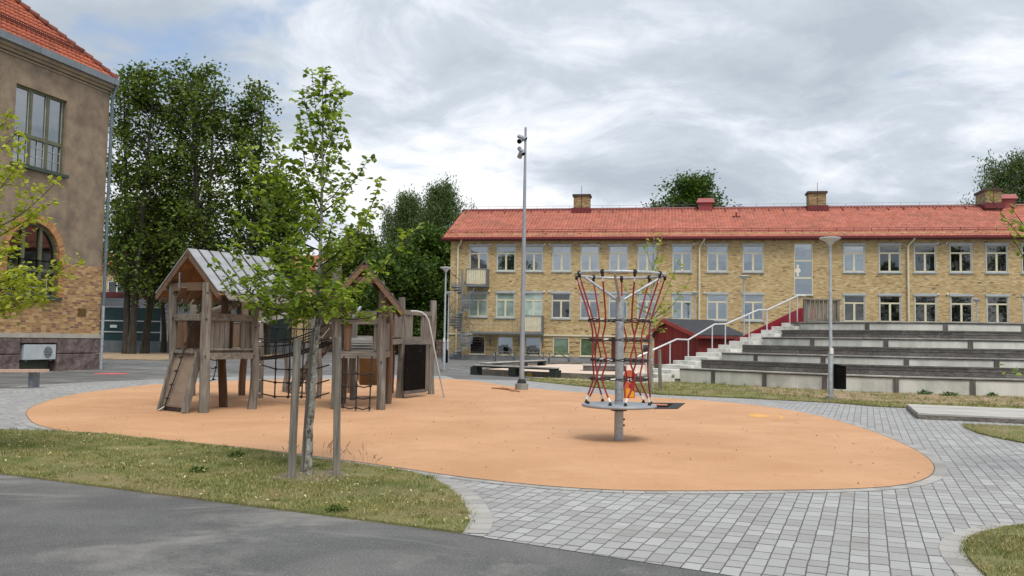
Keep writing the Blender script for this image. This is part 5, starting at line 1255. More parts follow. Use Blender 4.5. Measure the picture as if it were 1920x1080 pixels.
# roof of grey boards over warm timber
rd = (p6-p2).normalized(); rd = Vector((.54, .84, 0)); ro = Vector((rd.y, -rd.x, 0))   # ridge direction, and across it to the right
rf0 = V(352, 467, 17.4); RLn = 2.15; hw = .97; drop = .86
RF = MB()
def rp_(s_, t, dz=0): # s along ridge, t across (-1..1)
    b_ = rf0+rd*s_; return b_+ro*(t*hw)+Vector((0, 0, -abs(t)*drop+dz))
nb_ = 8; sl_n = Vector((0, 0, 1))
rfo = None
under = MB(); 
for side in (-1, 1):
    for k in range(nb_):
        s0 = RLn*k/nb_; s1 = s0+RLn/nb_*.80; e = 1.0+random.uniform(-.02, .06); t = Vector((0, 0, -.028)); up = .02
        a, b_, c_, d_ = rp_(s0, -side*.0, up), rp_(s1, 0, up), rp_(s1, side*e, up), rp_(s0, side*e, up)
        mb = MB(); mb.add([a, b_, c_, d_, a+t, b_+t, c_+t, d_+t], [(0, 1, 2, 3), (7, 6, 5, 4), (0, 4, 5, 1), (1, 5, 6, 2), (2, 6, 7, 3), (3, 7, 4, 0)])
        if rfo is None:
            ROOFM = pm('silver_roof_board', hx('8a8d91'), hx('9b9ea2'), 2, .7, .001, 30, island=.05, stretch=(1, 1, 3)); rfo = mb.build('roof', ROOFM, CF)
        else: mb.build('roof_board', ROOFM, rfo)
    for k in range(nb_-1):   # staggered lower layer, slightly longer
        s0 = RLn*(k+.62)/nb_; s1 = s0+RLn/nb_*.80; t = Vector((0, 0, -.025)); e = 1.12+random.uniform(-.02, .03)
        a, b_, c_, d_ = rp_(s0, side*.07, -.04), rp_(s1, side*.07, -.04), rp_(s1, side*e, -.04), rp_(s0, side*e, -.04)
        mb = MB(); mb.add([a, b_, c_, d_], [(0, 1, 2, 3)]); mb.add([a+t*.1, b_+t*.1, c_+t*.1, d_+t*.1], [(3, 2, 1, 0)])
        mb = MB(); mb.add([a, b_, c_, d_, a+t, b_+t, c_+t, d_+t], [(0, 1, 2, 3), (7, 6, 5, 4), (0, 4, 5, 1), (1, 5, 6, 2), (2, 6, 7, 3), (3, 7, 4, 0)]); mb.build('under_board', ROOFM if False else M['wood_y'], rfo)
    mb = MB(); t = Vector((0, 0, -.02)); a, b_, c_, d_ = rp_(.02, side*.02, -.075), rp_(RLn-.05, side*.02, -.075), rp_(RLn-.05, side*.97, -.075), rp_(.02, side*.97, -.075)
    for q_ in range(5):
        u0, u1 = .02+.95*q_/5, .02+.95*(q_+.96)/5; a, b_, c_, d_ = rp_(.02, side*u0, -.075), rp_(RLn-.05, side*u0, -.075), rp_(RLn-.05, side*u1, -.075), rp_(.02, side*u1, -.075)
        mb.add([a, b_, c_, d_, a+t, b_+t, c_+t, d_+t], [(0, 1, 2, 3), (7, 6, 5, 4), (0, 4, 5, 1), (1, 5, 6, 2), (2, 6, 7, 3), (3, 7, 4, 0)])
    mb.build('soffit', pm('warm_soffit', hx('7d5a3a'), hx('9c744c'), 3, .8, island=.15, stretch=(1, 4, 4)), rfo)
    for s_ in (.03, RLn-.35, RLn*.5):
        mb = MB(); mb.beam(rp_(s_, 0, -.1), rp_(s_, side*1.0, -.1), .05, .09); mb.build('rafter', M['woodwarm_x'], rfo)
    mb = MB(); mb.beam(rp_(0, side*.72, -.14), rp_(RLn, side*.72, -.14), .07, .1); mb.build('purlin', M['woodwarm_x'], rfo)
for s_ in (.12, RLn-.3):
    mb = MB(); mb.beam(rp_(s_, -.72, -.12), rp_(s_, .72, -.12), .05, .16); mb.build('tie_beam', M['woodwarm_x'], rfo)
mb = MB(); mb.beam(rp_(0, 0, -.06), rp_(RLn, 0, -.06), .06, .1); mb.build('ridge_beam', M['woodwarm_x'], rfo)
# little extra seat boards hanging under the gable
for q in ((401, 543), (378, 543)):
    c_ = V(q[0]-35, q[1]+6, 17.6); mb = MB(); mb.beam(c_+Vector((-.1, .1, -.12)), c_+Vector((.08, -.1, .1)), .16, .025); mb.build('gable_board', M['woodwarm_x'], rfo)
for px, py in ((337, 524), (413, 546)):
    q = V(px, py, 17.3); mb = MB(); mb.box(q+Vector((0, 0, -.02)), (.02, .05, .32)); mb.build('strap', M['galv_d'], rfo)
# ramp
ra, rb = V(337, 664, p1.y-.35), V(372, 664, p2.y+.05)
q0, q1 = P(302, 772), P(337, 776)
ra, rb = p1.lerp(p2, .12), p1.lerp(p2, .88); nf = Vector(((p2-p1).y, -(p2-p1).x, 0)).normalized()
if nf.y > 0: nf = -nf
mid0 = ra+nf*.04; mid1 = rb+nf*.04
l0, l1 = mid0+Vector((0, 0, zd+.02)), mid1+Vector((0, 0, zd+.02)); f0, f1 = P(301, 771), P(338, 776.5)
f1 = f0+(l1-l0)*1.0; f1.z = 0
mb = MB(); t = Vector((0, 0, -.03)); v_ = [l0, l1, f1+Vector((0, 0, .16)), f0+Vector((0, 0, .16))]; v_ = [l0, l1, l1.lerp(f1, .88), l0.lerp(f0, .88)]
mb.add(v_+[p+t for p in v_], [(0, 1, 2, 3), (7, 6, 5, 4), (0, 4, 5, 1), (1, 5, 6, 2), (2, 6, 7, 3), (3, 7, 4, 0)]); rmp = mb.build('ramp', pm('ramp_sheet', hx('7b6c5e'), hx('8c7d6e'), 3, .8, stretch=(1, 1, 3)), CF)
for a, b_ in ((l0, f0), (l1, f1)): mb = MB(); mb.beam(a+Vector((0, 0, .03)), b_+Vector((0, 0, .02)), .045, .16); mb.build('ramp_side', M['wood_z'], rmp)
mb = MB(); mb.beam(l0+Vector((0, 0, .05)), l1+Vector((0, 0, .05)), .12, .05); mb.build('ramp_head', M['wood_x'], rmp)
q = l0.lerp(f0, .9); q2_ = l1.lerp(f1, .9); mb = MB(); mb.beam(q+Vector((0, .12, -.06)), q2_+Vector((0, .12, -.06)), .04, .1); mb.build('ramp_foot', M['wooddk_x'], rmp)
RB = M['black']
def rope(pts, r=.015, mat=None, parent=None, nm='rope'):
    mb = MB(); mb.tube(pts, r, 6); return mb.build(nm, mat or RB, parent or CF, smooth=True)
def knot(p, r=.03, parent=None): mb = MB(); mb.ball(p, r, 8); return mb.build('knot', RB, parent or CF, smooth=True)
ta = V(364, 594, p1.lerp(p2, .55).y-.08); tb = f0.lerp(f1, .2)+Vector((-.02, 0, .10)); rr_ = rope([ta, ta.lerp(tb, .5)+Vector((.02, 0, -.02)), tb], .012)
for k in range(1, 7): q = ta.lerp(tb, k/6.6); mb = MB(); mb.ball(q, .026, 8, 1.2); mb.cyl(q+Vector((-.05, 0, 0)), q+Vector((.05, 0, 0)), .009, None, 6); mb.build('rung_knot', RB, rr_, smooth=True)
mb = MB(); mb.tube([tb, tb+Vector((-.09, -.05, -.07))], .016, 6); mb.build('chain', pm('chain', hx('b0b0ae'), hx('8a8a88'), 40, .4, metal=.5), rr_)
# cargo net under the deck behind
for dx in (0, .14, .27):
    q = V(399, 672, 20.5); a = Vector((q.x+dx-.05, 20.5+dx*.3, zd)); b_ = Vector((q.x+dx-.12+.06*(dx > .1), 20.3+dx*.3, .5)); rope([a, a.lerp(b_, .5)+Vector((.03, 0, 0)), b_], .011)
    knot(b_, .03); knot(a.lerp(b_, .55), .022); knot(a.lerp(b_, .25), .02)
for t in (.25, .55, 1.0):
    a = Vector((V(399, 672, 20.5).x-.05, 20.5, 0)).lerp(Vector((V(399, 672, 20.5).x-.12, 20.3, 0)), t); z = zd+(.5-zd)*t; rope([(a.x, a.y, z), (a.x+.14, a.y+.03, z-.03), (a.x+.27, a.y+.06, z)], .011)
# logs
mb = MB(); a, b_ = V(394, 585, 20.8), V(441, 572, 19.2); mb.tube([a, a.lerp(b_, .5), b_], [.075, .085, .08], 12); mb.build('log', M['wood_x'], CF, smooth=True)
mb = MB(); a, b_ = V(487, 577, 20.9), V(632, 580, 19.2); mb.tube([a, a.lerp(b_, .5), b_], [.07, .075, .07], 12); mb.build('log', M['wood_x'], CF, smooth=True)
mb = MB(); mb.beam(V(490, 601, 20.6), V(567, 584, 21.5), .06, .12); mb.build('slanting_rail', M['woodlt_x'], CF)
# --- tower B
b1, b2, b2b, b7 = P(630, 768), P(713, 769), P(727.5, 758), P(643, 758)
b4, b5, b3, b6 = P(751, 747), P(807.5, 740), P(734, 738), P(656, 737.5)
tp_ = [(b1, 631, 500, .1), (b2, 718, 544, .095), (b2b, 733, 550, .07), (b7, 646, 552, .07), (b4, 754, 557.6, .09), (b5, 811, 563.5, .09), (b3, 737, 600, .06), (b6, 660, 600, .06)]
for i, (p, px, py, r_) in enumerate(tp_):
    t = gz(px, py, p.y); q = V(px, py, p.y); o = wpost(p, t, r_, 20+i, 'woodwarm_z' if i in (2, 3, 6, 7) else 'wood_z', ((q.x-p.x)*.9, 0))
    if i in (0, 1, 4): bolts(o, p+Vector(((q.x-p.x)*.5, 0, 0)), (1.0,), r_); bolts(o, p+Vector(((q.x-p.x)*.9, 0, 0)), (t*.77,), r_)
zb_ = gz(670, 666, 18.1); zt_ = gz(670, 601, 18.1)
rail(b1, b2, zb_, .06, .14); rail(b1, b2, zt_, .06, .13); rail(b7, b2b, zb_); rail(b1, b7, zb_); rail(b2, b2b, zb_)
mb = MB(); mb.prism([b1+Vector((0, .05, 0)), b2+Vector((0, .05, 0)), b2b, b7], zb_+.06, zb_+.10); mb.build('deck', M['wood_x'], CF)
n12 = Vector((0, .05, 0))
boards(b1.lerp(b2, .12)+n12, b1.lerp(b2, .30)+n12, zb_+.08, zt_-.05, 1, 1, 'woodwarm_z'); boards(b1.lerp(b2, .80)+n12, b1.lerp(b2, .94)+n12, zb_+.08, zt_-.05, 1)
boards(b1.lerp(b7, .1), b1.lerp(b7, .9), zb_+.1, zt_-.02, 7, .95, 'woodwarm_z'); boards(b2.lerp(b2b, .1), b2.lerp(b2b, .9), zb_+.1, zt_-.02, 6, .95)
# deck level running back to the far posts
zc = gz(780, 640, 22.6); ztr = gz(780, 586, 22.6)
rail(b4, b5, zc, .07, .16); rail(b4, b5, ztr, .06, .12); rail(b3, b5, zc); rail(b3, b4, zc); rail(b2b, b4, zc-.02, z2=zc); rail(b2b, b4, ztr, .05, .1)
mb = MB(); mb.prism([b2b, b4, b5, b5+Vector((-.6, .9, 0)), b3], zc+.08, zc+.12); mb.build('deck', M['wood_x'], CF)
boards(b4.lerp(b5, .06)+n12, b4.lerp(b5, .28)+n12, zc+.1, ztr-.05, 2); boards(b4.lerp(b5, .60)+n12, b4.lerp(b5, .96)+n12, zc+.1, ztr-.05, 4); boards(b2b.lerp(b4, .3), b2b.lerp(b4, .9), zc+.1, ztr-.04, 5, .94)
b9 = b5+Vector((-.75, 1.1, 0)); wpost(b9, ztr+.1, .08, 41); wpost(b4+Vector((-.55, 1.3, 0)), ztr+.1, .08, 42)
# black climbing wall under it
a, b_ = V(759, 690, 22.0), V(803, 690, 23.3)
d_ = (Vector((b_.x, b_.y, 0))-Vector((a.x, a.y, 0)))
A0_ = Vector((a.x, a.y, 0)); z0_, z1_ = gz(780, 731, 22.6), zc-.085
mb = MB(); mb.beam(A0_+Vector((0, 0, (z0_+z1_)/2)), A0_+d_*.86+Vector((0, 0, (z0_+z1_)/2)), .03, z1_-z0_); cwp = mb.build('climbing_panel', M['blackplate'], CF)
mb = MB(); c_ = A0_+d_*.93; mb.box((c_.x, c_.y, (z0_+z1_)/2-.03), (.09, .09, z1_-z0_+.06)); mb.build('frame_post', M['wood_z'], cwp)
mb = MB(); mb.beam(A0_+Vector((0, -.02, z0_-.04)), A0_+d_*.9+Vector((0, -.02, z0_-.04)), .05, .08); mb.build('frame_foot', M['wooddk_x'], cwp)
rnd = random.Random(5)
for k in range(5):
    q = A0_+d_*rnd.uniform(.1, .8)+Vector((0, -.03, rnd.uniform(z0_+.1, z1_-.1))); mb = MB(); mb.ball(q, .010, 6); mb.build('peg', M['galv_d'], cwp)
# gable roof of tower B, ridge running straight away
g0 = V(683, 490, 18.0); gd = Vector((-.16, .987, 0)); go = Vector((.987, .16, 0)); gl_ = 1.9; hw2 = .84; dr2 = 1.0
def gp(s_, t, dz=0): return g0+gd*s_+go*(t*hw2)+Vector((0, 0, -abs(t)*dr2+dz))
rf2 = None
for side in (-1, 1):
    for k in range(8):
        s0, s1 = gl_*k/8+.004, gl_*(k+1)/8-.004; up = .03 if k % 2 == 0 else 0; e = 1.0+(.05 if k % 2 else 0)
        a, b_, c_, d_ = gp(s0, 0, up), gp(s1, 0, up), gp(s1, side*e, up), gp(s0, side*e, up); t = Vector((0, 0, -.028))
        mb = MB(); mb.add([a, b_, c_, d_, a+t, b_+t, c_+t, d_+t], [(0, 1, 2, 3), (7, 6, 5, 4), (0, 4, 5, 1), (1, 5, 6, 2), (2, 6, 7, 3), (3, 7, 4, 0)])
        if rf2 is None: rf2 = mb.build('roof', M['wooddk_y'], CF)
        else: mb.build('roof_board', M['wooddk_y'], rf2)
    for s_ in (.02, gl_-.1): mb = MB(); mb.beam(gp(s_, 0, -.09), gp(s_, side*.98, -.09), .045, .09); mb.build('rafter', M['woodwarm_x'], rf2)
    mb = MB(); mb.beam(gp(.0, side*.55, -.12), gp(gl_, side*.55, -.12), .06, .09); mb.build('purlin', M['woodwarm_y'], rf2)
mb = MB(); mb.beam(gp(.08, -.26, -.12), gp(.08, .26, -.12), .04, .13); mb.build('collar_tie', M['woodwarm_x'], rf2)
for px, py in ((719, 536), (636, 536)):
    q = V(px, py, 18.2); mb = MB(); mb.box(q, (.035, .05, .18)); mb.build('strap', M['galv_d'], rf2)
# arched plank bridge between the towers, seen through the opening
ABR = None
for k in range(9):
    t = k/8; y_ = 19.9+t*1.7; z = gz(674, 664, 19.9)+.28*math.sin(t*1.5)+.12*t; x = V(674, 650, y_).x
    mb = MB(); mb.box((x, y_, z), (.62, .17, .035), Matrix.Rotation(R(10-12*t), 3, 'X')); mb.build('bridge_plank', M['woodlt_x'], CF)
mb = MB(); a = V(655, 603, 19.6); b_ = V(676, 576, 21.0); mb.beam(a, b_, .05, .05); mb.build('bridge_handrail', M['galv'], CF)
rail(Pd(652, 21.2), Pd(705, 21.2), gz(680, 588, 21.2), .05, .14)
wpost(Pd(664, 21.3), gz(664, 583, 21.3), .07, 51)
# slide behind, tan underside
mb = MB(); a, b_ = V(676, 668, 20.9), V(692, 700, 22.6)
vs = []
for t in range(9):
    y_ = 21.0+t*.22; z = max(.3, 1.05-.12*t-.0*t*t); xx = V(694, 650, y_).x
    for s_, dz in ((-.3, .16), (-.24, 0), (.24, 0), (.3, .16)): vs.append((xx+s_, y_, z+dz))
mb.add(vs, [(4*t+j, 4*t+j+1, 4*t+j+5, 4*t+j+4) for t in range(8) for j in range(3)]); mb.build('slide', pm('tan_slide', hx('8a765c'), hx('9c8769'), 3, .4, metal=.2), CF)
# hanging net in front of tower B
xs_n = [645, 671, 697.5]; rows = [(683, 0), (700, .02), (723, .03), (745, .03), (764, .03)]
Dn = 18.05; cols_n = []
for i, px in enumerate(xs_n):
    top_ = V(px, 667, Dn); bot = V(px-(3 if i else 2)-i*1.2, 776 if i else 764, Dn-.05); rope([top_, top_.lerp(bot, .5), bot], .015); cols_n.append((top_, bot))
    mb = MB(); mb.tube([top_+Vector((0, 0, -.02)), top_+Vector((0, 0, -.13))], .018, 6); mb.build('rope_end', RB, CF)
    if i: mb = MB(); mb.tube([bot+Vector((0, 0, .07)), bot], .016, 6); mb.build('rope_end', M['galv_d'], CF)
for py in (700, 723, 745, 764):
    z = gz(671, py, Dn); q = []
    for (t_, b_) in cols_n: k = (t_.z-z)/(t_.z-b_.z); q.append(t_.lerp(b_, min(k, .99)))
    rope([q[0]+Vector((-.05, 0, .01)), q[0], q[0].lerp(q[1], .5)+Vector((0, 0, -.03)), q[1], q[1].lerp(q[2], .5)+Vector((0, 0, -.035)), q[2]], .015)
    for p in q: knot(p, .034)
# net wall and rope bridge between the two towers
na, nb2 = P(487, 748), P(622, 764)
na, nb2 = Pd(489, 20.6), Pd(619, 18.6)
def nw(px, py):   # point of the net wall under a picture position
    s_, z = plane_hit(px, py, (na.x, na.y), tuple(((nb2-na).normalized())[:2])); d = (nb2-na).normalized(); return na+d*s_+Vector((0, 0, z))
hr_ = [[(490, 604), (519, 614.5), (544, 616), (569, 617.5), (592, 617), (618, 606)], [(490, 641), (517, 641), (543, 641), (568, 642.5), (592, 642), (618, 634)],
       [(490, 684), (517, 692), (542, 693), (567, 692), (592, 692), (618, 684)], [(490, 712.5), (516, 717), (541, 718), (566, 717), (592, 720), (618, 712)], [(490, 738), (515, 743.5), (540, 744), (565, 744), (592, 745), (618, 736)]]
for h_ in hr_:
    pts_ = [nw(*p) for p in h_]; rope(pts_, .015)
    for p in pts_[1:4]: knot(p, .038)
    for p, s_ in ((pts_[0], -1), (pts_[-1], 1)): mb = MB(); mb.tube([p, p+Vector((.07*s_, 0, .01))], .014, 6); mb.build('rope_clamp', M['white'], CF)
for px, pt_ in ((519, 593), (545, 589), (570, 592), (592, 600)):
    rope([nw(px, pt_), nw(px-1.5, 665), nw(px-4, 744)], .016)
# rope walkway: two edges with woven floor and hanger ropes
def brg(t, off, dz=0):
    a = V(491, 670, 21.0); b_ = V(640, 632, 19.4); p = a.lerp(b_, t); p.z += -.16*math.sin(math.pi*t)*.6+dz; return p+Vector((0, off, 0))
for off in (-.3, 0, .3): rope([brg(t/10, off, .0 if off else -.05) for t in range(11)], .02)
for k in range(26):
    t = k/25; rope([brg(t, -.32), brg(t, 0, -.06), brg(t+.02, .32)], .017)
for off in (-.36, .36):
    rope([brg(t/8, off, .45-.12*math.sin(math.pi*t/8)) for t in range(9)], .015)
    rope([brg(t/8, off, .26-.05*math.sin(math.pi*t/8)) for t in range(9)], .012)
    for k in range(1, 8): rope([brg(k/8-.03, off*.9, 0), brg(k/8, off, .5+.04*(k % 2))], .010)
rope([nw(588, 632), nw(604, 630)+Vector((0, 0, -.03)), nw(618, 615)], .01, M['white'])
# stair with dark treads behind the bridge
sa0, sb0 = V(538, 735, 23.6), V(612, 640, 22.2)
for off in (0, .7):
    mb = MB(); mb.beam(Vector((sa0.x, sa0.y+off, .05)), Vector((sb0.x, sb0.y+off, gz(612, 640, 22.2))), .05, .16); mb.build('stair_string', M['wood_x'], CF)
for k in range(6): q = Vector((sa0.x, sa0.y, .0)).lerp(Vector((sb0.x, sb0.y, gz(612, 640, 22.2))), (k+.7)/6.2); mb = MB(); mb.box(q+Vector((0, .35, .02)), (.24, .66, .045)); mb.build('stair_tread', pm('red_brown_tread', hx('4a2c24'), hx('5d3a30'), 5, .8), CF)
for px, D, ty, r_ in ((540, 24.0, 668, .085), (561, 24.6, 645, .06), (583, 23.0, 586, .10), (600, 21.6, 585, .06)):
    wpost(Pd(px, D), gz(px, ty, D), r_, int(px))
boards(Pd(590, 22.4), Pd(622, 22.0), gz(605, 640, 22.2), gz(605, 590, 22.2), 4, .93)
boards(Pd(598, 19.5), Pd(624, 18.9), gz(610, 640, 19.2), gz(610, 592, 19.2), 3, .9)
# fireman's pole, curved at the top
fb = P(833, 746); mb = MB(); y_ = fb.y
pl_ = [V(770, 583.5, 21.9), V(780, 583.3, 22.0), V(790, 585.5, 22.05), V(798, 591, 22.1), V(803.5, 601, 22.15), V(808, 622, 22.2), V(818, 675, 22.25), fb]
mb.tube(pl_, .022, 10); mb.build('sliding_pole', pm('polished_pole', hx('b9bcbe'), hx('cccfd0'), 8, .35, metal=.25), CF, smooth=True)
# ================================================================== VEGETATION
def leaf_mesh(name, cen, size, m, parent, seed=0, droop=.0, aspect=.62, six=False, flat=.6, along=None):
    """many small separate leaves: cen (n,3)"""
    rg = np.random.RandomState(seed); n = len(cen); cen = np.asarray(cen, float)
    az = rg.uniform(0, 2*np.pi, n); el = rg.normal(-droop, .45, n)
    d = np.stack([np.cos(az)*np.cos(el), np.sin(az)*np.cos(el), np.sin(el)], 1)
    up = rg.normal(0, 1-flat*.7, (n, 3)); up[:, 2] += flat*1.6
    s_ = np.cross(d, up); s_ /= np.linalg.norm(s_, axis=1)[:, None]+1e-9; nn = np.cross(s_, d)
    L = size*rg.uniform(.6, 1.25, n)[:, None]; Wd = L*aspect
    if six:
        fold = .16
        def pt(a, b, c=0): return cen+d*L*a+s_*Wd*b+nn*L*c
        P_ = [pt(0, 0), pt(.30, .46, fold*.5), pt(.72, .34, fold*.3), pt(1, 0, -.08), pt(.72, -.34, fold*.3), pt(.30, -.46, fold*.5)]
        v = np.stack(P_, 1).reshape(-1, 3); b = np.arange(n)*6
        f = np.concatenate([np.stack([b, b+1, b+2, b+3], 1), np.stack([b, b+3, b+4, b+5], 1)])
    else:
        v = np.stack([cen-d*L*.5, cen+s_*Wd*.5-d*L*.05, cen+d*L*.5, cen-s_*Wd*.5+d*L*.05], 1).reshape(-1, 3); b = np.arange(n)*4
        f = np.stack([b, b+1, b+2, b+3], 1)
    return np_mesh(name, v, f, m, parent)
def scatter(anchors, per, spread, rg, sz=1.0):
    A = np.asarray(anchors, float); A = np.repeat(A, per, 0); return A+rg.normal(0, 1, A.shape)*np.array([spread, spread, spread*sz])
def limb(mb, a, b, r0, r1, rnd, sag=0.0, n=6, wob=.06, sides=5):
    a, b = Vector(a), Vector(b); L = (b-a).length; pts = []
    o = [Vector((rnd.gauss(0, 1), rnd.gauss(0, 1), rnd.gauss(0, 1)))*wob*L*.35 for _ in range(3)]
    for i in range(n+1):
        t = i/n; p = a.lerp(b, t)+o[0]*math.sin(math.pi*t)+o[1]*math.sin(2*math.pi*t)*.5; p.z += sag*L*math.sin(math.pi*t)*1.0; pts.append(p)
    mb.tube(pts, [r0+(r1-r0)*i/n for i in range(n+1)], sides); return pts
bark = pm('dark_bark', hx('2c2721'), hx('4a443b'), 6, .95, .02, 14, stretch=(1, 1, .25), c3=hx('3b4030'), s3=1.2)
bark_l = pm('pale_bark', hx('4d483f'), hx('8f8c81'), 22, .9, .004, 40, stretch=(1, 1, .8), c3=hx('cfd0c8'), s3=16, lo=.4, hi=.5)
bark_t = pm('twig_bark', hx('2e2820'), hx('4a4035'), 8, .9)
bark_b = pm('birch_bark', hx('8d8b85'), hx('b5b3ac'), 5, .9, c3=hx('2b2926'), s3=1.5)
LM = {'dark': leafmat('dark_foliage', hx('33451b'), hx('506428'), hx('7a8a40'), .55, .35),
      'fresh': leafmat('fresh_foliage', hx('506625'), hx('748b35'), hx('a2b352'), .5, .45),
      'maple': leafmat('yellow_green_foliage', hx('84902c'), hx('a0a93c'), hx('c0c456'), .5, .4),
      'young': leafmat('young_foliage', hx('7f8f36'), hx('98a548'), hx('b3b965'), .5, .4),
      'birch': leafmat('birch_foliage', hx('33471f'), hx('475c2b'), hx('617540'), .55, .25),
      'mid': leafmat('mid_foliage', hx('304418'), hx('415a1f'), hx('5a742a'), .55, .3)}
def big_tree(name, label, base, Ht, prof, lm, seed, stems=1, nl=46, tw=7, per=34, ls=.34, spread=.5, zlo=.15, cat='tree', group=None, droop=0.0, r0=.3, strand=0, bk=None, lean=(0, 0), rise=.55, gapf=0.0):
    """prof: list of (height fraction, crown radius)"""
    rnd = random.Random(seed); rg = np.random.RandomState(seed); e = empty(name, (base[0], base[1], 0), 0, label, cat, group)
    def rad(t):
        for (t0, a), (t1, b) in zip(prof, prof[1:]):
            if t0 <= t <= t1: return a+(b-a)*(t-t0)/(t1-t0)
        return prof[-1][1]
    mb = MB(); anchors = []; sts = []
    for s in range(stems):
        a = rnd.uniform(0, 6.28); off = Vector((math.cos(a), math.sin(a), 0))*(0 if stems == 1 else .25); top = Vector((lean[0], lean[1], Ht*rnd.uniform(.9, 1.0)))+off*(1.0 if stems == 1 else 6.5)
        pts = []; n = 10
        for i in range(n+1):
            t = i/n; p = off.lerp(top, t); p.x += .25*math.sin(t*5+seed+s); p.y += .25*math.sin(t*4+seed*2+s); p.z = Ht*t*(top.z/Ht)-.1*(1-t); 
            if stems > 1: p.x = off.x+(top.x-off.x)*t**1.4; p.y = off.y+(top.y-off.y)*t**1.4
            pts.append(p)
        mb.tube(pts, [r0*(1.35 if i == 0 else 1)*(1-i/n)**.8+.02 for i in range(n+1)], 8); sts.append(pts)
    for k in range(nl):
        pts = sts[k % len(sts)]; t = zlo+(1-zlo)*((k+.5)/nl)**.95; i = min(int(t*10), 9); p = pts[i].lerp(pts[i+1], t*10-i)
        az = k*2.399+rnd.uniform(-.4, .4); R_ = rad(t)*rnd.uniform(.65, 1.12)
        tip = Vector((lean[0]*t+R_*math.cos(az), lean[1]*t+R_*math.sin(az), p.z+R_*rise*rnd.uniform(.4, 1.3)))
        tip.z = min(tip.z, Ht*1.02)
        q = limb(mb, p, tip, .09*(1-t*.6)*r0/.3+.015, .015, rnd, .06, 5, .10, 4)
        for j in range(tw):
            s = .25+.75*(j+rnd.random())/tw; ii = min(int(s*5), 4); c = q[ii].lerp(q[ii+1], s*5-ii); d = Vector((rnd.gauss(0, 1), rnd.gauss(0, 1), rnd.gauss(.15-droop, .6)))*(.16*R_+.45)
            te = c+d; mb.tube([c, te], [.014, .006], 3, cap=False)
            if rnd.random() < gapf: continue
            anchors.append(tuple(te)); 
            if rnd.random() < .5: anchors.append(tuple(c.lerp(te, .5)))
            if strand:
                x, y, z = te
                for u in range(rnd.randint(2, strand)): z -= .5; x += rnd.uniform(.02, .2); anchors.append((x, y, z))
    mb.build('trunk', bk or bark, e, smooth=True)
    cen = scatter(anchors, per, spread, rg, 1.0 if not strand else 1.3)
    leaf_mesh('crown', cen, ls, lm, e, seed, droop=droop+(.9 if strand else .2), aspect=.7 if not strand else .35, flat=.5 if not strand else .2)
    return e
GL = 'tall broadleaved trees at the back left'
def bx_(px, D): q = V(px, 640, D); return (q.x, q.y)
big_tree('broadleaved_tree', 'tall dark tree directly beside the downpipe corner of the old hall', bx_(243, 66), gz(236, 115, 66), [(0, 1.2), (.14, 2.8), (.4, 2.7), (.75, 2.2), (.93, 1.3), (1, .5)], LM['dark'], 11, 2, 52, 7, 26, .30, .36, .15, group=GL, r0=.27, gapf=.24, rise=1.2)
big_tree('broadleaved_tree', 'tall dark tree with forked trunk, second from the old hall', bx_(268, 68), gz(340, 134, 68), [(0, 1.2), (.14, 3.4), (.4, 3.3), (.75, 2.3), (.93, 1.3), (1, .5)], LM['dark'], 23, 2, 52, 7, 26, .30, .36, .15, group=GL, r0=.25, lean=(2.0, 0), gapf=.26, rise=1.2)
big_tree('broadleaved_tree', 'tall airy tree rising behind the pale roof ridge of the climbing frame', bx_(378, 66), gz(400, 140, 66), [(0, 1.5), (.12, 3.2), (.4, 2.9), (.75, 2.2), (.93, 1.2), (1, .4)], LM['dark'], 37, 3, 50, 7, 25, .30, .36, .13, group=GL, r0=.23, gapf=.26, rise=1.2)
big_tree('broadleaved_tree', 'tall tree left of the young lime, rightmost of the high back row', bx_(452, 67), gz(462, 165, 67), [(0, 1.4), (.12, 3.0), (.4, 3.0), (.75, 2.0), (.93, 1.1), (1, .3)], LM['dark'], 41, 2, 46, 7, 25, .30, .36, .13, group=GL, r0=.22, gapf=.22, rise=1.1)
big_tree('broadleaved_tree', 'lower leafy tree filling the gap behind the young lime and its stakes', bx_(505, 71), gz(500, 330, 71), [(0, 1.4), (.2, 2.8), (.5, 2.6), (.8, 2.0), (1, .5)], LM['mid'], 43, 1, 40, 6, 30, .34, .4, .3, group=GL, r0=.26)
big_tree('broadleaved_tree', 'dark low tree beside the old hall corner, in front of the pavilion', bx_(300, 72), gz(300, 380, 72), [(0, 2), (.3, 4.5), (.6, 4.8), (.85, 3.6), (1, 1.2)], LM['dark'], 45, 1, 54, 7, 30, .36, .45, .36, group=GL, r0=.2)
GB = 'weeping birches behind the roofs'
big_tree('birch_tree', 'tall drooping birch just left of the school roof end', bx_(822, 108), gz(822, 338, 108), [(0, 1.5), (.25, 4.2), (.6, 4.0), (.85, 2.7), (1, .8)], LM['birch'], 51, 1, 62, 8, 19, .34, .34, .2, group=GB, r0=.3, strand=5, bk=bark_b)
big_tree('birch_tree', 'lower birch left of the tall one behind the gabled tower', bx_(752, 112), gz(755, 372, 112), [(0, 1.5), (.25, 3.8), (.6, 3.8), (.85, 2.7), (1, .8)], LM['birch'], 53, 1, 54, 8, 19, .34, .34, .2, group=GB, r0=.28, strand=5, bk=bark_b)
big_tree('birch_tree', 'birch crown above the roof behind the rightmost chimney', bx_(1905, 96), gz(1890, 292, 96), [(0, 1.5), (.25, 4.6), (.6, 5.2), (.85, 3.6), (1, 1.2)], LM['birch'], 57, 1, 66, 8, 17, .34, .36, .3, group=GB, r0=.3, strand=4, bk=bark_b)
GR = 'rounded green trees in the background'
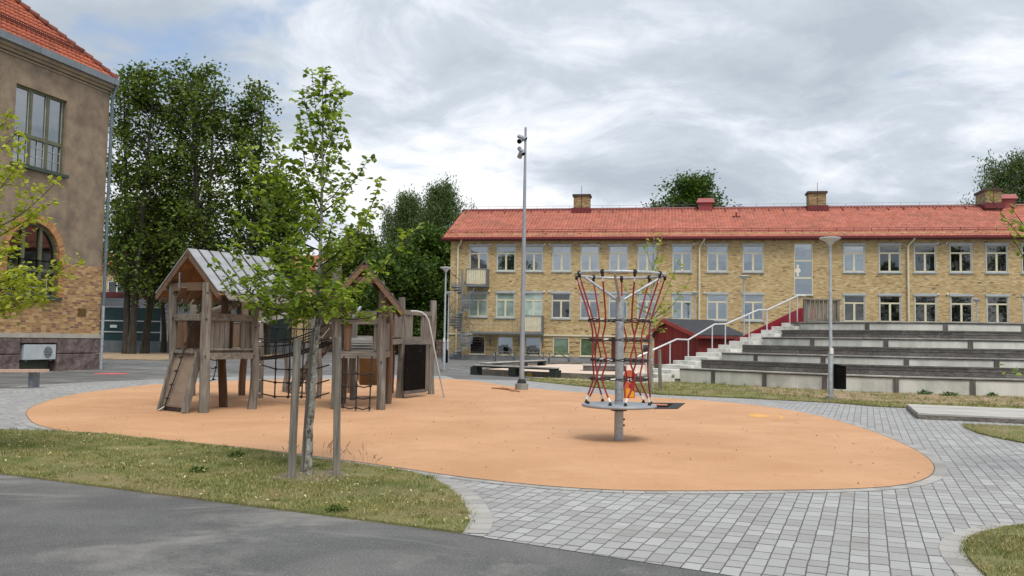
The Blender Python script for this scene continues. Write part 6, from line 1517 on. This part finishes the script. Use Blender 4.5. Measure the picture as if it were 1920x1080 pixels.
big_tree('rounded_tree', 'bushy mid green tree touching the left corner of the school', bx_(812, 88), gz(805, 430, 88), [(0, 2), (.25, 2.9), (.55, 3.3), (.8, 2.6), (1, .8)], LM['mid'], 61, 1, 52, 7, 36, .34, .45, .08, group=GR, r0=.25)
big_tree('rounded_tree', 'bushy green tree behind the gable of the right hand play tower', bx_(748, 84), gz(765, 478, 84), [(0, 2), (.25, 3.2), (.55, 3.4), (.8, 2.6), (1, .8)], LM['mid'], 63, 1, 52, 7, 36, .34, .45, .08, group=GR, r0=.25)
big_tree('rounded_tree', 'dark tree low behind the young lime, left of the gabled tower', bx_(672, 92), gz(675, 440, 92), [(0, 2), (.25, 3.0), (.55, 3.2), (.8, 2.4), (1, .8)], LM['dark'], 65, 1, 50, 7, 34, .36, .5, .08, group=GR, r0=.25)
big_tree('rounded_tree', 'green tree top above the middle of the school roof beside the red ventilator', bx_(1302, 104), gz(1305, 341, 104), [(0, 1), (.4, 4.5), (.7, 4.6), (.9, 3.0), (1, 1.0)], LM['mid'], 67, 1, 56, 7, 34, .36, .5, .35, group=GR, r0=.3)
big_tree('rounded_tree', 'small green tree top peeping over the ridge left of the red ventilator', bx_(1232, 106), gz(1235, 376, 106), [(0, 1), (.4, 3.5), (.7, 3.2), (.9, 2.0), (1, 1.0)], LM['mid'], 69, 1, 36, 6, 26, .34, .45, .5, group=GR, r0=.3)
GM = 'trees behind the viewer mirrored in the school windows'
m1 = big_tree('mirrored_tree', 'tree behind the viewer, its dark branches mirrored in the rightmost upper school windows', (43, -36), 19, [(0, 2), (.25, 4.2), (.6, 5.0), (.85, 3.6), (1, 1.2)], LM['dark'], 71, 1, 50, 6, 16, .5, .5, .12, group=GM, r0=.35, gapf=.2)
for loc, sc_, lb in (((53, -33), 1.05, 'tree behind the viewer mirrored in the windows above the right end of the terrace'), ((34, -40), .85, 'tree behind the viewer mirrored in the windows right of the tall stair window'), ((-37, -38), 1.0, 'tree behind the viewer mirrored in the upper windows beside the floodlight mast')):
    c_ = copy_tree(m1); c_.location = (loc[0], loc[1], 0); c_.scale = (sc_, sc_, sc_); c_['label'] = lb; c_.rotation_euler = (0, 0, loc[0])
# distant wood as one mass
rg = np.random.RandomState(3); n = 46000; xs = rg.uniform(-75, 14, n); hh = 8.5+2.2*np.sin(xs*.31)+1.6*np.sin(xs*.83+1)+1.2*np.sin(xs*1.9)
t = rg.uniform(0, 1, n)**.8; cen = np.stack([xs, 126+rg.uniform(-3, 3, n)-2.5*np.sin(t*3.14), t*hh], 1)
cen += .5*np.stack([np.sin(cen[:, 2]*2.1+xs), np.cos(xs*1.7), np.sin(xs*2.3)], 1)
o = leaf_mesh('distant_wood', cen, .8, LM['mid'], None, 4, flat=.3); o['kind'] = 'stuff'; o['label'] = 'dark wood closing the view behind the play area and the canopy'; o['category'] = 'wood'
# ---- drawn trees: limbs reach chosen tips
def drawn_tree(name, label, cat, base, trunk, tips, lm, seed, ls, per, tw, bk, r0, spread, group=None, droop=.1, six=True, twl=.32, fill=1.0, sides=9):
    rnd = random.Random(seed); rg = np.random.RandomState(seed); base = Vector((base[0], base[1], 0)); e = empty(name, base, 0, label, cat, group)
    tr = [Vector(p)-base for p in trunk]; H_ = tr[-1].z; mb = MB(); 
    # densify the trunk line
    pts = []; rr = []
    for i in range(len(tr)-1):
        for s in (0, .25, .5, .75): pts.append(tr[i].lerp(tr[i+1], s))
    pts.append(tr[-1])
    for i, p in enumerate(pts):
        t = max(0, p.z)/H_; rr.append(max(.004, r0*(1-t)**.85*(1.25 if i == 0 else 1)))
        if 0 < i < len(pts)-1: p.x += rnd.uniform(-.006, .006); p.y += rnd.uniform(-.006, .006)
    mb.tube(pts, rr, sides)
    def at(z):
        for a, b in zip(pts, pts[1:]):
            if a.z <= z <= b.z: return a.lerp(b, (z-a.z)/(b.z-a.z+1e-9))
        return pts[-1]
    anchors = []; mb2 = MB()
    for (z0, tip, dens) in tips:
        a = at(z0); tip = Vector(tip)-base; L = (tip-a).length
        q = limb(mb2, a, tip, max(.006, r0*.30*(1-z0/H_)+.004), .003, rnd, -.10 if tip.z > a.z else .04, 8, .07, 5)
        nt = max(3, int(tw*L*dens))
        for j in range(nt):
            s = .18+.82*(j+rnd.random())/nt; ii = min(int(s*8), 7); c = q[ii].lerp(q[ii+1], s*8-ii)
            d = Vector((rnd.gauss(0, 1), rnd.gauss(0, 1), rnd.gauss(.1, .7))); d = d.normalized()*twl*rnd.uniform(.35, 1.1)*(1.15-.6*s)
            te = c+d; mb2.tube([c, te], [.0035, .0015], 3, cap=False); anchors += [tuple(c.lerp(te, u)) for u in (.35, .7, 1.0)]
        anchors += [tuple(q[-1]), tuple(q[-2])]
    mb.build('trunk', bk, e, smooth=True); mb2.build('branches', bark_t, e, smooth=True)
    cen = scatter(anchors, per, spread, rg); leaf_mesh('crown', cen, ls, lm, e, seed, droop=droop, aspect=.72, six=six, flat=.75)
    return e
rt = random.Random(99)
tb_ = G(577, 893); D0 = tb_.y
tr = [tb_, V(581, 800, D0), V(589, 700, D0), V(596, 600, D0), V(600, 480, D0), V(604, 340, D0), V(606, 220, D0), V(604, 128, D0)]
T_ = []
def tip(z0y, px, py, dd, dens=1.0): T_.append((V(600, z0y, D0).z, V(px, py, D0+dd), dens))
for a in [(592, 398, 492, -.3, .6), (585, 432, 452, .5, .7), (590, 430, 540, .2, .7), (578, 470, 560, -.5), (560, 500, 590, .4), (580, 560, 560, -.7), (590, 738, 578, -.2, .45), (585, 685, 592, .6, .5), (575, 788, 425, .0, .45), (560, 700, 500, -.4, .7),
          (540, 655, 560, -.8, .7), (520, 715, 335, .1), (500, 690, 400, -.4), (480, 668, 430, .6), (455, 455, 275, -.1), (470, 470, 350, .4), (500, 440, 400, -.4), (430, 505, 235, .1), (420, 520, 330, -.3), (400, 562, 222, .2), (380, 545, 300, -.2),
          (400, 690, 300, -.1, .7), (380, 655, 330, .3), (330, 648, 250, .1, .8), (300, 566, 168, .0, .8), (300, 640, 200, -.1, .8), (260, 585, 132, .05), (240, 632, 150, .1), (230, 645, 175, -.1), (210, 612, 125, 0), (540, 560, 470, -.9), (520, 620, 470, .9), (500, 540, 440, .8), (470, 640, 380, -.8),
          (440, 590, 360, .7), (450, 570, 380, -.6), (360, 620, 280, -.4), (340, 580, 260, .4), (570, 520, 520, -.9), (570, 640, 530, .9, .7), (280, 625, 215, .2), (560, 620, 590, -.6), (580, 540, 585, .7), (530, 500, 470, .2), (510, 470, 500, -.5), (570, 650, 570, .1), (560, 455, 520, .6)]:
    tip(*a)
drawn_tree('young_lime', 'young leafy tree with speckled pale trunk standing between timber stakes on the front lawn', 'tree', tb_, tr, T_, LM['fresh'], 5, .074, 3, 15, bark_l, .041, .03, fill=1, twl=.21)
# its stakes
gs = 'timber stakes around the young tree on the lawn'
def stake(px, py, tx, ty, r_, label, dd=0, group=gs):
    b_ = G(px, py); t = V(tx, ty, b_.y+dd); a_ = b_
    mb = MB(); d = Vector((t.x-b_.x, t.y-b_.y, t.z)); n = 10; vs = []; rnd = random.Random(px)
    mb.tube([Vector((0, 0, -.05)), d*.33, d*.66, d*.985, d], [r_*1.08, r_*1.02, r_, r_*.97, r_*.86], 10)
    e = mb.build('tree_stake', M['wood_z'], None, smooth=True, loc=b_); tag(e, label, 'stake', group)
stake(546, 902, 558, 634, .040, 'left timber stake beside the young tree trunk, leaning right')
stake(631, 896, 633, 632, .038, 'right timber stake of the young tree on the front lawn')
stake(569, 888, 589, 622, .036, 'rear timber stake almost hidden behind the pale trunk')
mb = MB(); a = V(587, 626, D0); tie = V(596, 628, D0)
# bare earth round the trunk
c0 = G(588, 897)
pts = [(c0.x+.40*math.cos(k*math.pi/10)*(1+.15*math.sin(k*2.3)), c0.y+.42*math.sin(k*math.pi/10)*(1+.15*math.cos(k*1.7)), ) for k in range(20)]
sheet('bare_soil', pts, pm('mulch', hx('6a5b4c'), hx('978a7c'), 30, .95, .01, 60), .024)
# yellow-green maple at the left edge
mp = V(-130, 640, 10.6); mp.z = 0
tr = [mp, mp+Vector((.05, 0, 1.2)), mp+Vector((.0, 0, 2.2)), mp+Vector((.05, 0, 3.3)), mp+Vector((.0, 0, 4.6))]
T_ = []
for (z0, px, py, D, dn) in [(3.2, 22, 208, 10.6, .8), (3.0, 30, 250, 10.3, .8), (2.8, 28, 330, 10.9, 1), (2.5, 40, 300, 10.2, .9), (2.6, 102, 345, 10.5, .8), (2.4, 105, 375, 10.8, .8), (2.2, 60, 420, 10.9, .9), (2.0, 138, 495, 10.6, .9), (1.9, 105, 540, 10.5, 1),
                         (1.8, 85, 562, 10.9, 1), (1.8, 45, 560, 10.2, 1), (1.8, 20, 520, 10.7, 1.2), (2.0, 25, 460, 10.4, 1.2), (2.2, 10, 400, 10.8, 1.2), (1.8, -20, 540, 10.3, 1.2), (2.6, -10, 350, 10.3, 1), (3.2, -30, 260, 10.8, 1), (2.4, -300, 420, 10.5, 1), (3, -280, 300, 10.9, 1), (2, -320, 520, 10.2, 1), (3.5, -200, 180, 10.6, 1), (3.6, -60, 170, 10.5, .8), (2.2, -180, 400, 9.6, 1), (2.3, -120, 420, 11.7, 1), (2.1, 60, 505, 10.0, 1.1), (2.0, 70, 530, 11.1, 1.1), (2.0, 5, 575, 10.6, 1)]:
    T_.append((z0, V(px, py, D), dn))
drawn_tree('maple_tree', 'yellow green maple reaching in over the left edge in front of the old hall', 'tree', mp, tr, T_, LM['maple'], 8, .072, 4, 12, bark_l, .06, .045, twl=.30)
# twigs of a maple beyond the right edge
mp = V(2140, 640, 10.0); mp.z = 0
tr = [mp, mp+Vector((-.05, 0, 1.3)), mp+Vector((.0, 0, 2.4)), mp+Vector((.05, 0, 3.6)), mp+Vector((.0, 0, 4.8))]
T_ = []
for (z0, px, py, D, dn) in [(2.2, 1856, 372, 9.4, .35), (2.0, 1893, 385, 9.7, .35), (1.9, 1893, 436, 9.6, .35), (1.1, 1905, 695, 9.8, .3), (2.6, 2000, 250, 10, 1), (3.2, 2050, 180, 10.3, 1), (2.4, 2300, 300, 10, 1), (2.2, 2350, 420, 10.4, 1), (2.0, 2320, 520, 9.6, 1), (2.2, 2120, 380, 9, 1), (2.6, 2160, 300, 11, 1), (2.0, 2010, 480, 10.6, .8), (1.8, 2040, 540, 9.8, .8)]:
    T_.append((z0, V(px, py, D), dn))
drawn_tree('maple_tree', 'green maple whose leafy twigs enter at the right edge', 'tree', mp, tr, T_, LM['fresh'], 18, .080, 3, 9, bark_l, .055, .045, twl=.22)
# young thin tree behind the carousel, with two stakes
tb2 = G(1222, 735); D2 = tb2.y
tr = [tb2, V(1222, 690, D2), V(1221, 650, D2), V(1220, 600, D2), V(1222, 540, D2), V(1225, 480, D2), V(1226, 420, D2)]
T_ = []
for a in [(600, 1292, 525, .2, .6), (605, 1258, 585, -.2, .7), (600, 1272, 490, .1, .6), (590, 1180, 560, .2, .5), (600, 1190, 610, -.2, .6), (580, 1165, 530, 0, .4), (560, 1200, 520, .2, .5), (560, 1245, 470, .1, .5), (520, 1240, 440, 0, .7), (500, 1213, 455, .1, .6), (610, 1240, 620, .2, .6), (600, 1207, 625, 0, .7), (540, 1232, 500, .3, .5)]:
    T_.append((V(1222, a[0], D2).z, V(a[1], a[2], D2+a[3]), a[4]))
drawn_tree('slender_tree', 'thin young tree with sparse yellowish leaves behind the carousel', 'tree', tb2, tr, T_, LM['young'], 25, .12, 2, 8, bark_l, .055, .06, twl=.30)
g2 = 'timber stakes of the thin tree behind the carousel'
stake(1219, 735, 1218, 648, .05, 'stake hugging the thin tree trunk on its left side', group=g2)
stake(1238.5, 733, 1236, 655, .055, 'stake standing apart to the right of the thin tree', group=g2)
# ---------------------------------------------------------------- grass blades
def inpoly(X, Y, poly):
    r = np.zeros(len(X), bool); n = len(poly)
    for i in range(n):
        x1, y1 = poly[i][0], poly[i][1]; x2, y2 = poly[(i+1) % n][0], poly[(i+1) % n][1]
        if y1 == y2: continue
        c = ((y1 > Y) != (y2 > Y)) & (X < (x2-x1)*(Y-y1)/(y2-y1)+x1); r ^= c
    return r
gm, g, b = bsdf('grass_blades'); ri = g.new('ShaderNodeNewGeometry').outputs['Random Per Island']
oc = g.new('ShaderNodeTexCoord').outputs['Object']
c = g.ramp(ri, [(0, hx('4c5a22')), (.35, hx('6d7935')), (.65, hx('8e8e50')), (.85, hx('b3a76f')), (1, hx('cdc094'))])
c = g.mix(g.ramp(g.noise(oc, 1.6, 6, .65, .4), [(.50, 0.0), (.66, .6)]), c, hx('9b9060'))
c = g.mix(g.ramp(g.noise(oc, 1.1, 6, .7, .8), [(.50, 0.0), (.62, .65)]), c, hx('556b26'))
g.t.links.new(c, b.inputs['Base Color']); b.inputs['Roughness'].default_value = .7
def blades(name, poly, n, h, wdt, z0, seed, label, xr=None, yr=None, patch=True, edge=260):
    rg = np.random.RandomState(seed); P_ = np.array([(p[0], p[1]) for p in poly]); x0, y0 = P_.min(0); x1, y1 = P_.max(0)
    if xr: x0, x1 = max(x0, xr[0]), min(x1, xr[1])
    if yr: y0, y1 = max(y0, yr[0]), min(y1, yr[1])
    X = rg.uniform(x0, x1, n*4); Y = rg.uniform(y0, y1, n*4)
    k = inpoly(X, Y, [tuple(p) for p in P_]); 
    if patch:
        f = np.sin(X*2.3+1.1*np.sin(Y*1.9))*np.sin(Y*3.1+1.3*np.sin(X*1.3))+.8*np.sin(X*7.1+Y*3)*np.sin(Y*6.3-X*2); k &= (f+rg.uniform(-.9, .9, len(X)) > -.35)
    X, Y = X[k][:n], Y[k][:n]
    ex, ey = [], []
    for i in range(len(P_)):
        a, c_ = P_[i], P_[(i+1) % len(P_)]; L_ = np.hypot(*(c_-a))
        if L_ > 60: continue
        m_ = int(min(L_, 25)*edge); t = rg.rand(m_); q = a+(c_-a)*t[:, None]; nn = np.array([-(c_-a)[1], (c_-a)[0]])/max(L_, 1e-6)
        w = rg.normal(0, .022, m_)*(1+1.2*np.maximum(0, np.sin(q[:, 0]*5.1)*np.sin(q[:, 1]*3.7+1))); q = q+nn*w[:, None]; ex.append(q[:, 0]); ey.append(q[:, 1])
    X = np.concatenate([X]+ex); Y = np.concatenate([Y]+ey); n = len(X)
    f2 = .75+.5*np.sin(X*1.7+2*np.sin(Y*1.1))*np.sin(Y*2.3); hgt = h*rg.uniform(.45, 1.3, n)*np.clip(f2, .45, 1.3); hgt[rg.rand(n) < .015] *= 2.2
    az = rg.uniform(0, 6.28, n); w = wdt*rg.uniform(.6, 1.4, n); ln = hgt*rg.uniform(.2, 1.1, n); la = rg.uniform(0, 6.28, n)
    B = np.stack([X, Y, np.full(n, z0)], 1); s_ = np.stack([np.cos(az), np.sin(az), np.zeros(n)], 1)*w[:, None]
    tipp = B+np.stack([np.cos(la)*ln, np.sin(la)*ln, hgt], 1); v = np.stack([B-s_, B+s_, tipp], 1).reshape(-1, 3); f = np.arange(n*3).reshape(-1, 3)
    o = np_mesh(name, v, f, gm, None); o['kind'] = 'stuff'; o['label'] = label; o['category'] = 'grass'
blades('grass', L1, 170000, .026, .0026, .018, 1, 'short dry grass on the front lawn around the staked tree', xr=(-9, 1.5))
blades('grass', L2, 30000, .026, .0025, .028, 2, 'short grass of the round lawn at the lower right corner', xr=(2, 6))
blades('grass', L3, 14000, .035, .003, .028, 3, 'grass wedge between the pavers and the low deck', xr=(6, 12))
blades('grass', L4, 60000, .06, .006, .018, 4, 'patchy grass strip in front of the terrace', xr=(0, 22))
def tufts(name, poly, k, h, seed, label, xr, yr):
    rg = np.random.RandomState(seed); X = rg.uniform(xr[0], xr[1], k*6); Y = rg.uniform(yr[0], yr[1], k*6); q = inpoly(X, Y, [tuple(p[:2]) for p in poly]); X, Y = X[q][:k], Y[q][:k]
    m_ = 26; cx = np.repeat(X, m_)+rg.normal(0, .03, len(X)*m_); cy = np.repeat(Y, m_)+rg.normal(0, .03, len(X)*m_); hh = np.repeat(h*rg.uniform(.5, 1.3, len(X)), m_)*rg.uniform(.5, 1.2, len(X)*m_); n = len(cx)
    az = rg.uniform(0, 6.28, n); la = rg.uniform(0, 6.28, n); B = np.stack([cx, cy, np.full(n, .018)], 1); s_ = np.stack([np.cos(az), np.sin(az), np.zeros(n)], 1)*.003
    mid = B+np.stack([np.cos(la)*hh*.3, np.sin(la)*hh*.3, hh*.7], 1); tp = B+np.stack([np.cos(la)*hh*.9, np.sin(la)*hh*.9, hh*.95], 1)
    v = np.stack([B-s_, B+s_, mid+s_*.7, mid-s_*.7, mid+s_*.7, mid-s_*.7, tp], 1).reshape(-1, 3); b = np.arange(n)*7
    f = np.concatenate([np.stack([b, b+1, b+2], 1), np.stack([b, b+2, b+3], 1), np.stack([b+5, b+4, b+6], 1)]); o = np_mesh(name, v, f, gm, None); o['kind'] = 'stuff'; o['label'] = label; o['category'] = 'grass'
tufts('grass_tufts', L1, 380, .050, 21, 'longer tufts of grass standing out of the front lawn', (-9, 1.3), (4.5, 13.5))
tufts('grass_tufts', L4, 260, .12, 22, 'longer tufts on the patchy strip in front of the terrace', (1, 18), (19, 33))
tufts('grass_tufts', L2, 50, .05, 23, 'longer tufts in the round lawn at the lower right', (2.5, 6), (4, 8))
# weeds along the terrace foot and tall seed stalks by the lawn edge
rg = np.random.RandomState(12)
wl = leafmat('weed_leaf', hx('2f4518'), hx('405c20'), hx('557028'), .6, .2)
for (px, py, s_, lb) in [(1735, 741, .22, 'small weed clump at the terrace foot left of the middle post'), (1780, 744, .24, 'weed clump at the terrace foot beside the dark post'), (1635, 736, .16, 'weed at the terrace foot right of the litter bin'), (440, 861, .10, 'dark green weed rosette on the lawn in front of the left tower'), (372, 889, .10, 'low weed rosette in the middle of the front lawn'), (630, 965, .09, 'weed rosette near the asphalt edge below the stakes'), (1860, 745, .2, 'weed at the terrace foot near the right edge')]:
    q = G(px, py); n = 90; a = rg.uniform(0, 6.28, n); r_ = s_*np.sqrt(rg.rand(n)); cen = np.stack([q.x+r_*np.cos(a), q.y+r_*np.sin(a)*.7, .03+s_*.7*rg.rand(n)*(1-r_/s_*.6)], 1)
    tag(leaf_mesh('weed', cen, s_*.35, wl, None, int(px), six=True, flat=.4), lb, 'weed', 'weeds in the grass')
mb = MB(); rnd = random.Random(4)
for k in range(26):
    px = rnd.choice([610, 625, 645, 665, 690, 705, 540])+rnd.uniform(-9, 9); q = G(px, 868+(px-600)*.12); h_ = rnd.uniform(.12, .30); d = Vector((rnd.uniform(-.1, .1), rnd.uniform(-.05, .05), h_)); mb.tube([q, q+d*.6, q+d+Vector((d.x*.5, 0, 0))], [.0018, .0014, .0010], 3); mb.tube([q+d*.75, q+d*1.0+Vector((d.x*.5, 0, 0))], [.0045, .002], 4)
o = mb.build('seed_stalks', pm('dry_stalk', hx('8b6a4e'), hx('a5835f'), 6, .9)); o['kind'] = 'stuff'; o['label'] = 'thin brown seed stalks standing along the lawn edge right of the stakes'; o['category'] = 'grass'
# leaves and chips lying about on the lawn and the rubber
rg = np.random.RandomState(77); n = 420; X = rg.uniform(-8, 1.2, n*3); Y = rg.uniform(5.5, 14, n*3); k = inpoly(X, Y, [tuple(p[:2]) for p in L1]); X, Y = X[k], Y[k]
leaf_o = leaf_mesh('leaf_litter', np.stack([X, Y, np.full(len(X), .055)], 1), .035, pm('dry_leaf', hx('b3a36a'), hx('cfc39a'), 30, .8, island=.3), None, 5, flat=.95); leaf_o['kind'] = 'stuff'; leaf_o['label'] = 'pale fallen leaves scattered over the front lawn'; leaf_o['category'] = 'leaf litter'
n = 260; X = rg.uniform(-11, 8, n*2); Y = rg.uniform(9, 24, n*2); k = inpoly(X, Y, [tuple(p[:2]) for p in ORG]); X, Y = X[k], Y[k]
leaf_o = leaf_mesh('debris', np.stack([X, Y, np.full(len(X), .018)], 1), .05, pm('debris_chip', hx('6d4a34'), hx('94694a'), 30, .9, island=.3), None, 6, flat=.99, aspect=.3); leaf_o['kind'] = 'stuff'; leaf_o['label'] = 'tiny brown bark chips scattered over the orange surface'; leaf_o['category'] = 'debris'
# ================================================================== FAR BACKGROUND BITS
q = V(640, 640, 92); x0, x1 = V(700, 640, 92).x, V(838, 640, 92).x; zt = V(800, 588, 92).z
CN = empty('flat_canopy', (x0, 92, 0), 0, 'dark flat roofed canopy between the climbing frame and the school corner', 'canopy')
mb = MB(); mb.box2((0, 0, zt-.35), (x1-x0+1.5, 6, zt-.1)); mb.build('roof', pm('canopy_roof', hx('34373a'), hx('44474a'), 2, .7), CN)
mb = MB(); mb.box2((-.05, -.06, zt-.1), (x1-x0+1.55, 6.05, zt)); mb.build('roof_edge', M['galv'], CN)
for k in range(4): mb = MB(); mb.box2((.3+k*2.6, .2, 0), (.42+k*2.6, .32, zt-.351)); mb.build('post', M['galv_d'], CN)
mb = MB(); mb.box2((0, 5.6, .1), (x1-x0+1.5, 5.75, zt-.36)); mb.build('back_wall', pm('canopy_wall', hx('26292a'), hx('323536'), 2, .8), CN)
q0_, q1_ = V(742, 640, 86), V(790, 640, 86); zt = V(760, 612, 86).z
VN = empty('white_van', (q0_.x, 86, 0), 0, 'white van parked under the canopy, seen through the play deck opening', 'van')
Lv = q1_.x-q0_.x
mb = MB(); pr = [(0, .35), (Lv, .35), (Lv, 1.2), (Lv-.35, 1.5), (Lv-.9, zt), (.1, zt), (0, zt-.25)]
k = len(pr); mb.add([(p[0], 0, p[1]) for p in pr]+[(p[0], 1.9, p[1]) for p in pr], [tuple(range(k)), tuple(range(2*k-1, k-1, -1))]+[((i+1) % k, i, i+k, (i+1) % k+k) for i in range(k)]); mb.build('body', M['white'], VN, bevel=.05)
for x in (.5, Lv-.55): mb = MB(); mb.cyl((x, -.03, .33), (x, .2, .33), .33, None, 16); w_ = mb.build('wheel', M['rubberblk'], VN, smooth=True); mb = MB(); mb.cyl((x, -.04, .33), (x, .0, .33), .18, None, 12); mb.build('rim', M['galv'], w_)
mb = MB(); mb.box2((Lv-1.25, -.012, 1.15), (Lv-.62, .0, zt-.2)); mb.build('side_window', M['glass_dark'], VN)
# low rubble wall by the corner
x0, x1 = V(818, 640, 78).x, V(842, 640, 78).x+.9; zt = V(830, 636, 78).z
RW = empty('rubble_wall', (x0, 78, 0), 0, 'low wall of pinkish rubble stone at the left corner of the school', 'wall')
mb = MB(); rnd = random.Random(8); mb.box2((0, .1, -.1), (x1-x0, .6, zt-.05)); mb.build('core', M['concrete_d'], RW)
mb = MB()
for i in range(9):
    for j in range(8): mb.box((.12+i*.24+rnd.uniform(-.03, .03), .08, .1+j*(zt-.1)/8), (.22, .12, (zt)/8*.85), Matrix.Rotation(rnd.uniform(-.1, .1), 3, 'Y'))
mb.build('stones', pm('pink_stone', hx('7d6a62'), hx('a28b80'), 3, .9, island=.3), RW, bevel=.02)
# pink housing block and blue tent far away
x0, x1 = V(636, 640, 116).x, V(712, 640, 116).x; zt = V(690, 588, 116).z
PH = empty('apartment_house', (x0, 116, 0), 0, 'distant pinkish brick house with white balcony, seen through the tower opening', 'building')
mb = MB(); mb.box2((0, 0, -.1), (x1-x0, 4, zt)); mb.build('wall', pm('pink_brick', hx('9a6a58'), hx('ab7a66'), 2, .9), PH)
mb = MB(); mb.box2((.3, -1.2, 2.7), (3.2, -.01, 3.7)); mb.build('balcony', pm('pale_balcony', hx('aeb5b8'), hx('bec4c6'), 2, .7), PH)
mb = MB(); mb.box2((.3, -.05, 1.0), (2.6, -.005, 2.6)); mb.build('window', M['glass_dark'], PH)
mb = MB(); mb.box2((-.3, -.3, zt), (x1-x0+.3, 4.3, zt+.3)); mb.build('roof', M['redmetal'], PH)
q = V(694, 640, 100); TN = empty('blue_tent', (q.x, q.y, 0), 0, 'blue tent roof far behind the plank bridge opening', 'tent')
mb = MB(); h_ = V(700, 627, 100).z; mb.add([(-2, -1, h_-.9), (2, -1, h_-.9), (2, 1, h_-.9), (-2, 1, h_-.9), (1.4, 0, h_+.3), (.9, 0, h_+.3)], [(0, 1, 4, 5), (1, 2, 4), (2, 3, 5, 4), (3, 0, 5), (3, 2, 1, 0)]); mb.build('tent_roof', pm('blue_cloth', hx('26367c'), hx('2f4290'), 3, .8), TN)
for sx_ in (-1.9, 1.9):
    for sy_ in (-.9, .9): mb = MB(); mb.box2((sx_-.04, sy_-.04, 0), (sx_+.04, sy_+.04, h_-.9)); mb.build('pole', M['galv'], TN)
